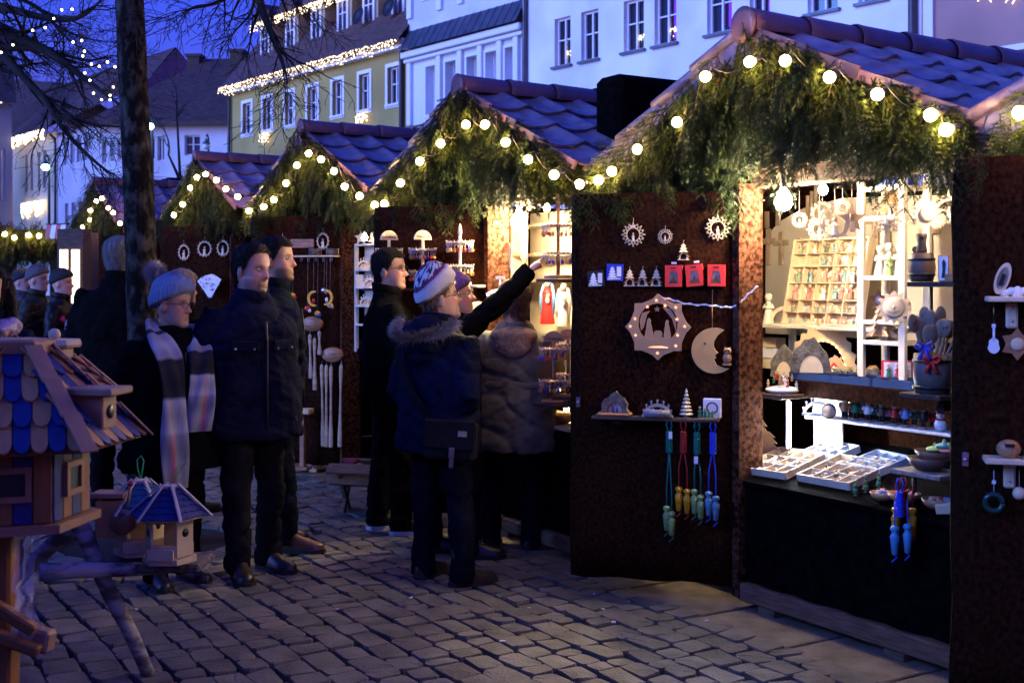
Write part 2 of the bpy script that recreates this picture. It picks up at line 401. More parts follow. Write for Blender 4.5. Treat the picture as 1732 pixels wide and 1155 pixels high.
    # string of bulbs
    if BULBS[i]:
        ls = thing('light_string', 'string of globe bulbs on the stall ' + ORD[i], 'string lights', M, 'bulb strings on the gables')
        pts = []
        for k in range(12 if i == 0 else len(BULBS[i])):
            if i == 0:
                t = -.75 + k * .155; h = Vector((t * hw, -.17, za - .16 - RISE * abs(t)))
            else: h = hit(M, *BULBS[i][k], -.17)
            pts.append(h)
            b = link('bulb', BULB, ls, T(*h) @ RX(-75) @ RY(R.uniform(-40, 40)))
            link('socket', SOCK, b)
        path = []
        for a, b in zip(pts[:-1], pts[1:]):
            for q in range(6):
                t = q / 6; path.append(a.lerp(b, t) + Vector((0, .04, .05 - .06 * math.sin(math.pi * t))))
        mb = MB(); mb.tube(path, .0024, 5); mb.build('cable', m_socket, ls)
    return st
STALL = {i: build_stall(i) for i in (1, 2, 3, 4, 5, 0)}
# ------------------------------------------------------------------ ground and paving (same grid direction as the stalls)
m_soil = mat('joint_soil', (.018, .015, .013), .95, var=.4, scale=30, bump=.6, bscale=120)
def stone_mat(name, a, b, rough):
    return mat(name, a, rough, col2=b, scale=5.0, bump=.8, bscale=90, spec=.35, detail=8)
m_cob = stone_mat('cobble_granite', (.076, .072, .060), (.158, .152, .130), .55)
m_slab = mat('slab_granite', (.10, .085, .060), .7, col2=(.24, .205, .15), scale=7, bump=.9, bscale=110, spec=.3, detail=11, contrast=(.28, .72))
gm = MB(); gm.add([(-90, -10, 0), (90, -10, 0), (90, 130, 0), (-90, 130, 0)], [(0, 1, 2, 3)])
ground = tag(gm.build('ground', m_soil), kind='structure')
GF = S[1]                                         # grid frame
def cobble(mb, cx, cy, w, d, h, r):
    b = .012; hx, hy = w / 2, d / 2; vs = []; jit = lambda: r.uniform(-.010, .010)
    c4 = [(-hx + jit(), -hy + jit()), (hx + jit(), -hy + jit()), (hx + jit(), hy + jit()), (-hx + jit(), hy + jit())]
    ring0 = []; 
    for k in range(4):                            # eight-sided outline, corners worn off
        p, q, nx = c4[k], c4[(k - 1) % 4], c4[(k + 1) % 4]
        for o in (q, nx):
            dx, dy = o[0] - p[0], o[1] - p[1]; l = math.hypot(dx, dy); ring0.append((p[0] + dx / l * .016, p[1] + dy / l * .016))
    tz = [r.uniform(-.004, .004) for _ in range(8)]
    vs = [(cx + x, cy + y, -.01) for x, y in ring0] + [(cx + x, cy + y, h - .005) for x, y in ring0]
    vs += [(cx + x * .965, cy + y * .965, h + tz[i]) for i, (x, y) in enumerate(ring0)] + [(cx, cy, h + .002)]
    fs = []
    for i in range(8):
        j = (i + 1) % 8; fs += [(i, j, 8 + j, 8 + i), (8 + i, 8 + j, 16 + j, 16 + i), (16 + i, 16 + j, 24)]
    mb.add(vs, fs, 0, False)
SLAB_Y = (-.24, .75)
TREE = Vector((-2.24, 7.45, 0))
cells = []; r2 = random.Random(3)
def pit(p): return (p - TREE).length
y = -9.0
while y < 10.5:
    d = r2.uniform(.115, .155); x = -15.0 + r2.uniform(0, .2)
    while x < 7.0:
        w = r2.choice((.10, .13, .15, .17, .19, .22)) * r2.uniform(.92, 1.08)
        c = GF @ Vector((x + w / 2, y + d / 2, 0))
        in_slab = SLAB_Y[0] < y + d / 2 - .0 < 3.2 and x > -14
        row_shift = .05 * noise.noise(Vector((x * .35, y * .1, 2)))
        if not in_slab and c.y > 3.6 and abs(c.x / c.y) < .52 and c.y < 24 and pit(c) > 1.05:
            cells.append((c.y, x + w / 2, y + d / 2 + row_shift, w - .014, d - .014))
        x += w
    y += d
cells.sort()
pav = tag(link('cobble_paving', None, None, GF), kind='structure')
near = [c for c in cells if c[0] >= 4.7 and abs((GF @ Vector((c[1], c[2], 0))).x / c[0]) < .44][:300]; ns = set(id(c) for c in near)
for c in near:
    mb = MB(); cobble(mb, 0, 0, c[3], c[4], .024 + r2.uniform(-.005, .006), r2)
    o = mb.build('cobblestone', m_cob, pav, T(c[1], c[2], 0) @ RZ(r2.uniform(-2.5, 2.5)) @ RX(r2.uniform(-1.2, 1.2)))
mb = MB()
for c in cells:
    if id(c) not in ns: cobble(mb, c[1], c[2], c[3], c[4], .022 + r2.uniform(-.004, .005), r2)
tag(mb.build('cobblestones', m_cob, pav), kind='stuff')
# ring of stones round the tree pit
mb = MB()
for ri, rr in enumerate((.60, .76, .93)):
    n = int(2 * math.pi * rr / .2)
    for k in range(n):
        a = 2 * math.pi * (k + .5 * ri) / n; m2 = MB(); cobble(m2, 0, 0, 2 * math.pi * rr / n - .016, .145, .022, r2)
        c = TREE + Vector((math.cos(a) * rr, math.sin(a) * rr, 0))
        mb.add(m2.v, m2.f, 0, False, GF.inverted() @ T(c.x, c.y, 0) @ RZ(math.degrees(a) + 90))
tag(mb.build('ring_stones', m_cob, pav), kind='stuff')
# slabs under the stalls
sl = tag(link('slab_strip', None, None, GF), kind='structure')
xs = -20.0
while xs < 6:
    w = r2.uniform(.42, .62); yv = SLAB_Y[0]; off = r2.uniform(-.1, .1)
    for d in (.46, .55, .55, .60, .60):
        ww = w; c = GF @ Vector((xs + ww / 2, yv + d / 2, 0))
        if c.y > 2.5 and abs(c.x / max(c.y, .1)) < .62:
            mb = MB(); mb.box((0, 0, .006), (ww - .024, d - .024, .034), bev=.005)
            mb.build('slab', m_slab, sl, T(xs + ww / 2, yv + d / 2, r2.uniform(-.002, .003)))
        yv += d
    xs += w
# litter on the paving
m_lit = mat('paper_scrap', (.65, .62, .6), .8, var=.1)
for (px, py) in ((1005, 1014), (1020, 1040), (1195, 1060), (895, 1038), (1038, 1062), (570, 1040), (352, 1048), (230, 1040), (695, 1020), (850, 1095)):
    g = G(px, py); mb = MB(); mb.box((0, 0, .03), (R.uniform(.01, .03), R.uniform(.008, .02), .004))
    one('paper_scrap', mb, m_lit, 'tiny paper scrap lying on the cobbles', 'litter', T(g.x, g.y, 0) @ RZ(R.uniform(0, 90)), 'scraps on the cobbles')
# ------------------------------------------------------------------ the houses across the square
def plaster(name, c, sc_=1.2): return mat(name, c, .9, var=.13, scale=sc_ * .5, bump=.35, bscale=25, spec=.1, detail=9)
m_yel = plaster('plaster_yellow', (.40, .31, .10)); m_bluew = plaster('plaster_cool_white', (.70, .71, .76)); m_wh = plaster('plaster_white', (.78, .78, .77))
m_bro = plaster('plaster_brown', (.42, .24, .20)); m_cream = plaster('plaster_cream', (.42, .38, .27)); m_grey = plaster('plaster_grey', (.46, .45, .50))
m_trim = mat('trim_white', (.80, .80, .80), .6, var=.03); m_shade = plaster('plaster_dim', (.22, .23, .28))
m_roofr = mat('house_roof', (.085, .045, .038), .75, var=.35, scale=3, stretch=(1, 1, 4), bump=.5, bscale=14)
m_lead = mat('lead_sheet', (.10, .11, .13), .4, var=.2, scale=3, metal=.5)
m_pipe = mat('drain_pipe', (.045, .042, .045), .5, var=.2)
m_ice = mat('icicle_led', (1, .9, .7), .4, var=0, emit=5.0, ecol=(1.0, .74, .36), sample=False)
m_star = mat('star_led', (1, .9, .7), .4, var=0, emit=7.0, ecol=(1.0, .80, .45), sample=False)
m_purple = mat('purple_curtain', (.20, .02, .45), .7, var=.2, emit=.45, ecol=(.30, .03, .9), sample=False)
m_warmwin = mat('candle_window', (.9, .5, .2), .7, var=.2, emit=1.2, ecol=(1, .5, .15), sample=False)
def facade(A, B):
    d = (B - A); return T(A.x, A.y, 0) @ RZ(math.degrees(math.atan2(d.y, d.x))), d.length
def wall_open(mb, W, H, ops, rev=.2, z0=0):
    xs = sorted({0, W} | {o[0] for o in ops} | {o[1] for o in ops}); zs = sorted({z0, H} | {o[2] for o in ops} | {o[3] for o in ops})
    for i in range(len(xs) - 1):
        for j in range(len(zs) - 1):
            cx, cz = (xs[i] + xs[i + 1]) / 2, (zs[j] + zs[j + 1]) / 2
            if any(o[0] < cx < o[1] and o[2] < cz < o[3] for o in ops): continue
            mb.add([(xs[i], 0, zs[j]), (xs[i + 1], 0, zs[j]), (xs[i + 1], 0, zs[j + 1]), (xs[i], 0, zs[j + 1])], [(0, 1, 2, 3)])
    for (a, b, c, d) in ops:
        v = [(a, 0, c), (b, 0, c), (b, 0, d), (a, 0, d), (a, rev, c), (b, rev, c), (b, rev, d), (a, rev, d)]
        mb.add(v, [(0, 4, 5, 1), (1, 5, 6, 2), (2, 6, 7, 3), (3, 7, 4, 0)])
    mb.add([(0, .35, z0), (W, .35, z0), (W, .35, H), (0, .35, H)], [(0, 1, 2, 3)])
def window(h, o, rev=.2, frame=.06, surround=0.0, sill=True, cross=True, glow=None, glassm=None):
    a, b, c, d = o; mb = MB(); y = rev - .04; f = frame; mx = (a + b) / 2
    for bx, s in (((a + f / 2, y, (c + d) / 2), (f, .07, d - c)), ((b - f / 2, y, (c + d) / 2), (f, .07, d - c)), ((mx, y, c + f / 2), (b - a - 2 * f, .07, f)), ((mx, y, d - f / 2), (b - a - 2 * f, .07, f)), ((mx, y - .005, (c + d) / 2), (f * .9, .07, d - c - 2 * f))):
        mb.box(bx, s)
    if cross:
        for sx in (-1, 1): mb.box((mx + sx * (b - a) * .25, y, c + (d - c) * .55), ((b - a) / 2 - f * 1.5, .05, f * .6))
    w = mb.build('window', m_trim, h)
    mb = MB(); mb.add([(a, rev + .01, c), (b, rev + .01, c), (b, rev + .01, d), (a, rev + .01, d)], [(0, 1, 2, 3)]); mb.build('pane', glassm or m_glass, w)
    if glow:
        mb = MB(); mb.box((b - (b - a) * .2, rev - .005, (c + d) / 2), ((b - a) * .25, .008, (d - c) * .8)); mb.build('curtain', glow, w)
    if surround:
        s = surround; mb = MB()
        mb.ring([(a - s, c - s), (b + s, c - s), (b + s, d + s), (a - s, d + s)], [(a, c), (b, c), (b, d), (a, d)], .035, y0=-.035); mb.build('surround', m_trim, w)
    if sill:
        mb = MB(); mb.box(((a + b) / 2, -.06 + .03, c - .04), (b - a + .16, .14, .07)); mb.build('sill', m_lead if not surround else m_trim, w)
    return w
def icicles(name, parent, p0, p1, drop, n, r=.026, seed=1, mt=None):
    rr = random.Random(seed); mb = MB(); p0 = Vector(p0); p1 = Vector(p1)
    for k in range(n):
        t = (k + rr.random()) / n; p = p0.lerp(p1, t); dd = drop * (.35 + .65 * rr.random()) * (1 if k % 3 else .6); m = max(2, int(dd / .11))
        for q in range(m):
            c = p + Vector((rr.uniform(-.04, .04), rr.uniform(-.05, .02), -dd * (q + rr.random() * .7) / m)); s = r * rr.uniform(.6, 1.2)
            mb.add([c + Vector(v) * s for v in ((1, 0, 0), (-1, 0, 0), (0, 1, 0), (0, -1, 0), (0, 0, 1.3), (0, 0, -1.3))], [(0, 2, 4), (2, 1, 4), (1, 3, 4), (3, 0, 4), (2, 0, 5), (1, 2, 5), (3, 1, 5), (0, 3, 5)])
    o = mb.build(name, mt or m_ice, parent); o['kind'] = 'stuff'; return o
def ops_px(FM, lst): 
    out = []
    for (xa, ya, xb, yb) in lst:      # left edge x, top y, right x, bottom y
        a = hit(FM, xa, yb); b = hit(FM, xb, yb); t = hit(FM, (xa + xb) / 2, ya); bt = hit(FM, (xa + xb) / 2, yb); out.append((a.x, b.x, bt.z, t.z))
    return out
def pipe(h, x, z0, z1, y=-.1, r=.06, mt=None):
    mb = MB(); mb.tube([(x, y, z0), (x, y, z1 - .5), (x, y - .02, z1 - .2), (x, y - .25, z1)], r, 8); mb.build('drain_pipe', mt or m_pipe, h)
LINE0 = Vector((-11.6, 50, 0)); LD = Vector((.633, -.774, 0))
pY0, pY1 = LINE0, LINE0 + LD * 12.9; pB1 = LINE0 + LD * 18.95; pW1 = LINE0 + LD * 31.85; pR1 = LINE0 + LD * 41
# --- yellow house with dormers
FM, W = facade(pY0, pY1)
h = thing('yellow_house', 'yellow plastered house with icicle lights along the eaves and dormers in its roof', 'house', FM)
tops = [(409, 168, 428, 232), (443, 160, 463, 222), (480, 152, 500, 216), (518, 143, 540, 207), (560, 132, 583, 202), (605, 121, 629, 190), (653, 112, 679, 183)]
ops = [(a + .12, b - .12, c + .1, d - .1) for (a, b, c, d) in ops_px(FM, tops)]
zc = sum(o[2] for o in ops) / 7; zt = sum(o[3] for o in ops) / 7; ops = [(a, b, zc, zt) for a, b, c, d in ops]
low = [(a, b, c - 3.3, d - 3.3) for a, b, c, d in ops]
EZ = 9.5
mb = MB(); wall_open(mb, W, EZ, ops + low); mb.add([(W, 0, 0), (W, 9, 0), (W, 9, EZ), (W, 0, EZ)], [(0, 1, 2, 3)]); mb.add([(0, 0, 0), (0, 9, 0), (0, 9, EZ), (0, 4.5, EZ + 4.6), (0, 0, EZ)], [(4, 3, 2, 1, 0)]); mb.build('wall', m_yel, h)
for k, o in enumerate(ops + low): window(h, o, surround=.13)
mb = MB(); mb.box((W / 2, -.12, EZ + .02), (W + .1, .36, .30)); mb.build('cornice', m_trim, h)
mb = MB(); mb.add([(-.15, -.45, EZ + .12), (W + .1, -.45, EZ + .12), (W + .1, 4.5, EZ + 6.0), (-.15, 4.5, EZ + 6.0), (-.15, 9.4, EZ + .12), (W + .1, 9.4, EZ + .12)], [(0, 1, 2, 3), (3, 2, 5, 4)])
mb.add([(-.15, -.45, EZ - .02), (W + .1, -.45, EZ - .02), (W + .1, -.45, EZ + .12), (-.15, -.45, EZ + .12)], [(0, 1, 2, 3)])
rf = mb.build('roof', m_roofr, h)
icicles('icicle_lights', h, (-.1, -.5, EZ + .12), (W, -.5, EZ + .12), .5, 190, .023, 5)
for k in (1, 3, 5): a, b, c, d = ops[k]; icicles('icicle_lights', h, (a, -.15, c - .15), (b, -.15, c - .15), .55, 14, .028, 20 + k)
pipe(h, .05, 0, EZ, mt=m_pipe); pipe(h, W - .25, 0, EZ + .2, mt=m_pipe, r=.08)
dm = [(458, 92), (501, 85), (545, 76), (590, 66), (634, 52), (684, 40)]
for k, (px, py) in enumerate(dm):
    q = hit(FM, px, py, .9); x = q.x; z0 = EZ + 1.05
    d_ = MB(); d_.box((x, 1.55, z0 + .75), (1.05, 1.7, 1.7)); dn = d_.build('dormer', m_cream if k else m_cream, h)
    d_ = MB(); d_.prism([(x - .85, z0 + 1.55), (x + .85, z0 + 1.55), (x + .62, z0 + 1.95), (x, z0 + 2.35), (x - .62, z0 + 1.95)], 3.2, y0=.45); d_.build('dormer_roof', m_roofr, dn)
    d_ = MB()
    for bx in ((x - .27, x - .03), (x + .03, x + .27)): d_.box(((bx[0] + bx[1]) / 2, .68, z0 + .78), (bx[1] - bx[0], .03, 1.2))
    d_.build('pane', m_glass, dn)
    d_ = MB(); d_.ring([(x - .38, z0 + .1), (x + .38, z0 + .1), (x + .38, z0 + 1.45), (x - .38, z0 + 1.45)], [(x - .27, z0 + .18), (x + .27, z0 + .18), (x + .27, z0 + 1.38), (x - .27, z0 + 1.38)], .06, y0=.62); d_.box((x, .65, z0 + .78), (.05, .05, 1.2)); d_.box((x, .65, z0 + .95), (.5, .045, .04)); d_.build('window_frame', m_trim, dn)
    icicles('icicle_lights', dn, (x - .85, .42, z0 + 1.62), (x + .85, .42, z0 + 1.62), .42, 34, .027, 40 + k)
for k, (px, py, yy) in enumerate(((607, 28, .5), (658, 14, .5))):
    q = hit(FM, px, py, .3); d_ = MB(); d_.lathe([(.0, -.06), (.2, -.03), (.32, .03), (.33, .05), (.2, .0), (0, -.03)], 16); d_.build('satellite_dish', m_iron, h, T(*q) @ RX(75))
# --- ornate blue-white house
FM, W = facade(pY1, pB1)
h = thing('stucco_house', 'pale stucco house with pilasters, cornice and a lead covered ledge', 'house', FM)
ops = ops_px(FM, [(721, 95, 737, 152), (754, 87, 772, 147), (790, 76, 808, 142), (822, 68, 841, 134), (855, 58, 873, 126)])
zc = 7.05; zt = 8.6; ops = [(a, b, zc, zt) for a, b, c, d in ops]; low = [(a, b, zc - 2.6, zt - 2.55) for a, b, c, d in ops]
mb = MB(); wall_open(mb, W, 13.5, ops + low, .35); mb.add([(W, 0, 0), (W, 8, 0), (W, 8, 13.5), (W, 0, 13.5)], [(0, 1, 2, 3)]); mb.add([(0, 0, 0), (0, 8, 0), (0, 8, 13.5), (0, 0, 13.5)], [(3, 2, 1, 0)]); mb.build('wall', m_bluew, h)
for o in ops + low: window(h, o, rev=.35, surround=.09, sill=False)
edges = [.18] + [(ops[k][1] + ops[k + 1][0]) / 2 for k in range(4)] + [W - .35]
for e in edges:
    for (za_, zb_) in ((zc - .25, zt + .35), (zc - 2.9, zc - .75)):
        mb = MB(); mb.box((e, -.06, (za_ + zb_) / 2), (.22, .12, zb_ - za_), bev=.01); mb.build('pilaster', m_trim, h)
    mb = MB(); mb.box((e, -.05, 11.6), (.26, .1, 2.6)); mb.build('pilaster', m_trim, h)
for k in range(5):
    cxx = (edges[k] + edges[k + 1]) / 2; mb = MB(); s = .22; mb.ring([(cxx - s, 10.75), (cxx + s, 10.75), (cxx + s, 11.5), (cxx - s, 11.5)], [(cxx - s * .6, 10.87), (cxx + s * .6, 10.87), (cxx + s * .6, 11.38), (cxx - s * .6, 11.38)], .05, y0=-.05); mb.ball((cxx, -.01, 11.12), (.07, .05, .1)); mb.build('stucco_panel', m_trim, h)
for z, dpt, hh in ((zt + .48, .30, .2), (zt + .30, .18, .12), (zc - .45, .28, .14), (zc - .58, .16, .12)):
    mb = MB(); mb.box((W / 2, -dpt / 2, z), (W + .05, dpt, hh), bev=.02); mb.build('cornice', m_trim, h)
mb = MB(); mb.add([(-.1, -.42, zt + .60), (W + .05, -.42, zt + .60), (W + .05, -.02, zt + 1.3), (-.1, -.02, zt + 1.3)], [(0, 1, 2, 3)])
for k in range(16): x = W * (k + .5) / 16; mb.box((0, 0, 0), (.03, .03, .80), M=T(x, -.215, zt + .96) @ RX(-30))
mb.build('lead_ledge', m_lead, h)
mb = MB(); mb.box((W / 2, -.17, zc - .36), (W + .02, .36, .03)); mb.build('ledge_cover', m_lead, h)
pipe(h, W + .06, 0, 10.6, mt=m_lead, r=.07)
# --- long white house
FM, W = facade(pB1, pW1)
h = thing('white_house', 'long white plastered house with small casement windows on lead sills', 'house', FM)
ops = ops_px(FM, [(938, 34, 965, 112), (983, 21, 1012, 102), (1055, 3, 1089, 86), (1107, -10, 1144, 74), (1196, -35, 1238, 52), (1268, -55, 1302, 30), (1366, -85, 1417, 10), (1452, -105, 1500, -15)])
zc = sum(o[2] for o in ops[:4]) / 4; zt = zc + 1.35; ops = [(a, b, zc, zt) for a, b, c, d in ops]; low = [(a, b, zc - 3.0, zt - 3.0) for a, b, c, d in ops]
mb = MB(); wall_open(mb, W, 10.6, ops + low); mb.add([(W, 0, 0), (W, 8, 0), (W, 8, 10.6), (W, 0, 10.6)], [(0, 1, 2, 3)]); mb.build('wall', m_wh, h)
for k, o in enumerate(ops + low): window(h, o, glow=m_purple if k in (3, 4, 5) else None)
for k in (0, 2, 3): a, b, c, d = ops[k]; icicles('window_candles', h, (a + .1 + .45 * (b - a), .14, c + .4), (b - .08, .14, c + .4), .3, 5, .018, 70 + k, m_star)
mb = MB(); mb.box((W / 2, -.15, 10.6), (W, .5, .25), bev=.05); mb.build('cornice', m_wh, h)
mb = MB(); mb.add([(0, -.5, 10.75), (W, -.5, 10.75), (W, 4, 14), (0, 4, 14)], [(0, 1, 2, 3)]); mb.build('roof', m_roofr, h)
pipe(h, W - .15, 0, 10.4, mt=m_lead, r=.09)
# --- brown house at the end
FM, W = facade(pW1, pR1)
h = thing('brown_house', 'reddish brown plastered house next to the long white house', 'house', FM)
ops = ops_px(FM, [(1690, 85, 1760, 230)]); 
mb = MB(); wall_open(mb, W, 12, ops); mb.build('wall', m_bro, h)
for o in ops: window(h, o, surround=.12)
mb = MB(); mb.box((.2, -.04, 6), (.22, .08, 12)); mb.build('corner_strip', m_trim, h)
icicles('window_candles', h, tuple(hit(FM, 1650, -2, -.1)), tuple(hit(FM, 1730, 0, -.1)), .2, 4, .02, 90, m_star)
# --- houses at the far end of the square
A = P(160, 480, 53); B = P(394, 480, 52.5); A.z = B.z = 0
FM, W = facade(A, B)
h = thing('hipped_house', 'white house with a big dark hipped roof and one dark square window', 'house', FM)
EZ = 8.6; ops = ops_px(FM, [(312, 229, 339, 263), (250, 232, 262, 270), (266, 232, 278, 272), (384, 232, 393, 268), (172, 240, 180, 275), (186, 238, 194, 273), (198, 236, 206, 272)])
low = [(a, b, c - 3.4, d - 3.0) for a, b, c, d in ops]
mb = MB(); wall_open(mb, W, EZ, ops + low); mb.build('wall', m_wh, h)
for k, o in enumerate(ops + low): window(h, o, sill=False, cross=k % 7 == 0)
q = hit(FM, 350, 100, 4.5); q2 = hit(FM, 470, 100, 4.5); hz = q.z
mb = MB(); mb.add([(-.3, -.5, EZ), (W + .3, -.5, EZ), (q2.x, 4.5, hz), (q.x, 4.5, hz), (-.3, 9, EZ), (W + .3, 9, EZ)], [(0, 1, 2, 3), (0, 3, 4), (3, 2, 5, 4), (1, 5, 2)]); mb.add([(-.3, -.5, EZ - .18), (W + .3, -.5, EZ - .18), (W + .3, -.5, EZ), (-.3, -.5, EZ)], [(0, 1, 2, 3)])
rf = mb.build('roof', m_roofr, h)
for px, py in ((331, 98), (403, 90)):
    q = hit(FM, px, py, 4.4); mb = MB(); mb.box((q.x, 4.4, q.z - .8), (.62, .7, 1.7), bev=.03); mb.box((q.x, 4.4, q.z + .05), (.74, .82, .14)); mb.build('chimney', m_dkwood, h)
# long dark roof behind, with a pale gable end above the hipped roof
o0 = P(245, 480, 60); o0.z = 0; FM = T(o0.x, o0.y, 0); I = FM.inverted()
h = thing('gable_house', 'house with a long dark roof and pale gable end behind the hipped house', 'house', FM)
rA, rB, eA, eB = I @ P(120, 138, 66), I @ P(297, 80, 62), I @ P(40, 235, 60.5), I @ P(243, 142, 57)
eC = I @ P(324, 112, 66); mb = MB(); mb.add([eA, eB, rB, rA], [(0, 1, 2, 3)]); mb.add([rA, rB, eC, I @ P(150, 150, 72)], [(0, 1, 2, 3)]); mb.build('roof', m_roofr, h)
dn = Vector((0, 0, 1)); mb = MB(); mb.add([eB - dn * 9, eC - dn * 9, eC, rB - Vector((0, 0, .1)), eB], [(0, 1, 2, 3, 4)]); mb.build('wall', m_bro, h)
# grey-violet house with two rows of narrow windows
A = P(96, 480, 57); B = P(160, 480, 53.1); A.z = B.z = 0; FM, W = facade(A, B)
h = thing('grey_house', 'grey plastered house with two rows of narrow tall windows', 'house', FM)
ops = ops_px(FM, [(108, 240, 114, 279), (119, 236, 126, 276), (130, 234, 137, 274), (142, 232, 149, 272), (110, 315, 116, 362), (121, 313, 128, 360), (133, 311, 139, 358), (144, 309, 151, 356)])
ops = [(a, b, (8.2 if k < 4 else 5.0), (9.4 if k < 4 else 6.4)) for k, (a, b, c, d) in enumerate(ops)]; ops = [(a, b, c - 1.1, d - 1.1) for a, b, c, d in ops]
EZ = 8.6; mb = MB(); wall_open(mb, W, EZ, ops); mb.build('wall', m_grey, h)
for o in ops: window(h, o, sill=False, cross=False)
mb = MB(); mb.add([(-.3, -.5, EZ), (W, -.5, EZ), (W + .5, 5.0, EZ + 2.4), (-.3, 5.0, EZ + 2.4)], [(0, 1, 2, 3)]); mb.build('roof', m_roofr, h)
pipe(h, .1, 0, EZ)
# lit cream house with fairy lights on eaves and gable
A = P(22, 480, 62); B = P(96, 480, 57.2); A.z = B.z = 0; FM, W = facade(A, B)
h = thing('cream_house', 'cream house with icicle lights on its eaves and gable slope', 'house', FM)
ops = ops_px(FM, [(43, 258, 47, 310), (52, 257, 57, 309), (64, 255, 69, 308), (73, 254, 79, 308)]); ops = [(a, b, 6.2, 8.0) for a, b, c, d in ops]
EZ = 8.8; mb = MB(); wall_open(mb, W, EZ, ops); mb.build('wall', m_cream, h)
for o in ops: window(h, o, sill=False, cross=False)
I = FM.inverted(); rA, rB = I @ P(4, 134, 70), I @ P(122, 141, 67)
mb = MB(); mb.add([(-.3, -.5, EZ), (W + .2, -.5, EZ), rB, rA], [(0, 1, 2, 3)]); mb.add([rA, rB, rB + Vector((0, 8, -5)), rA + Vector((0, 8, -5))], [(0, 1, 2, 3)]); mb.build('roof', m_roofr, h)
icicles('icicle_lights', h, (-.3, -.6, EZ + .05), (W, -.6, EZ + .05), .6, 60, .05, 101)
mb = MB(); icicles('icicle_lights', h, (-.35, -.55, EZ), tuple(rA), .25, 50, .045, 102)
for k, o in enumerate(ops[::2]): icicles('icicle_lights', h, (o[0] - .1, -.15, 5.6), (ops[2 * k + 1][1] + .1, -.15, 5.6), .8, 22, .05, 110 + k)
# dim wall past the cream house
A = P(-160, 480, 58); B = P(20, 480, 60); A.z = B.z = 0; FM, W = facade(A, B)
h = thing('dim_house', 'unlit blue grey house beyond the fairy lit gable', 'house', FM)
ops = ops_px(FM, [(2, 252, 9, 340), (-30, 252, -20, 340)]); mb = MB(); wall_open(mb, W, 10.5, ops); mb.build('wall', m_shade, h)
for o in ops: window(h, o, sill=False)
mb = MB(); mb.add([(0, -.4, 10.5), (W + .2, -.4, 10.5), (W + .2, 5, 15), (0, 5, 15)], [(0, 1, 2, 3)]); mb.build('roof', m_roofr, h)
# street lamps with a cold mercury tint
m_lamp = mat('mercury_lamp', (.7, 1, .9), .3, var=0, emit=28, ecol=(.45, 1.0, .78))
m_lampd = mat('lamp_hood', (.05, .12, .10), .4, var=.1)
for k, (px, py, Y, lit, lb) in enumerate(((253, 215, 44, 1, 'glowing green white street lamp in front of the hipped house'), (77, 284, 46, 1, 'glowing street lamp hanging before the cream house'), (349, 249, 46, 0, 'unlit street lamp with a dark hood before the hipped house'))):
    c = P(px, py, Y); l = thing('street_lamp', lb, 'street lamp', T(c.x, c.y, 0))
    mb = MB(); mb.tube([(0, .35, 0), (0, .35, c.z - .6), (0, .33, c.z + .35), (0, .15, c.z + .5), (0, 0, c.z + .42)], [.07, .05, .035, .03, .03], 8); mb.build('pole', m_pipe, l)
    mb = MB(); mb.lathe([(.02, .34), (.06, .24), (.15, .15), (.16, .12), (.14, .12)], 14); mb.build('hood', m_lampd, l, T(0, 0, c.z))
    mb = MB(); mb.ball((0, 0, .02), (.15, .15, .12)); mb.build('globe', m_lamp if lit else m_trim, l, T(0, 0, c.z))
# far closing row so that no gap shows under the eaves
# ------------------------------------------------------------------ people
def attr_mat(name, rough=.6, sub=0.0, bump=0.0, bscale=200, spec=.3):
    m = bpy.data.materials.new(name); m.use_nodes = True; nt = m.node_tree; b = nt.nodes['Principled BSDF']
    a = nt.nodes.new('ShaderNodeVertexColor'); a.layer_name = 'tone'; nt.links.new(a.outputs[0], b.inputs['Base Color'])
    b.inputs['Roughness'].default_value = rough; b.inputs['Specular IOR Level'].default_value = spec
    if sub: b.inputs['Subsurface Weight'].default_value = sub; b.inputs['Subsurface Radius'].default_value = (.01, .004, .002)
    if bump:
        tc = nt.nodes.new('ShaderNodeTexCoord'); n2 = nt.nodes.new('ShaderNodeTexNoise'); n2.inputs['Scale'].default_value = bscale
        bp = nt.nodes.new('ShaderNodeBump'); bp.inputs['Strength'].default_value = bump; bp.inputs['Distance'].default_value = .003
        nt.links.new(tc.outputs['Object'], n2.inputs['Vector']); nt.links.new(n2.outputs['Fac'], bp.inputs['Height']); nt.links.new(bp.outputs[0], b.inputs['Normal'])
    return m
m_skin = attr_mat('skin', .55, .08, .12, 300); m_knit = attr_mat('knit_wool', .95, 0, .5, 260, .1)
def cloth(name, c, rough=.9, v=.25, b=.5, bs=35, spec=.04): return mat(name, c, rough, var=v, scale=6, bump=b, bscale=bs, spec=spec)
c_navy = cloth('navy_jacket', (.0055, .0070, .022)); c_black = cloth('black_wool', (.0028, .0028, .0032)); c_blackn = cloth('black_nylon', (.005, .005, .006), .5, .2, .6, 22, .15)
c_parka = cloth('blue_parka', (.0042, .0055, .020), .8); c_olive = cloth('olive_parka', (.20, .19, .11), .6, .2, .7, 18, .15); c_char = cloth('charcoal_trousers', (.010, .010, .012)); c_jean = cloth('dark_jeans', (.0035, .005, .012))
c_green = cloth('dark_green_coat', (.022, .022, .014), .55, .25, .6, 20, .15); c_blackt = cloth('black_trousers', (.0025, .0025, .003))
m_leather = mat('brown_leather', (.085, .035, .016), .32, var=.3, scale=14, bump=.1, bscale=60, spec=.6); m_leatherb = mat('black_leather', (.018, .014, .012), .35, var=.3, scale=14, bump=.1, bscale=60, spec=.5)
m_sole = mat('dark_sole', (.015, .014, .013), .8, var=.2); m_solew = mat('white_sole', (.6, .58, .62), .6, var=.05)
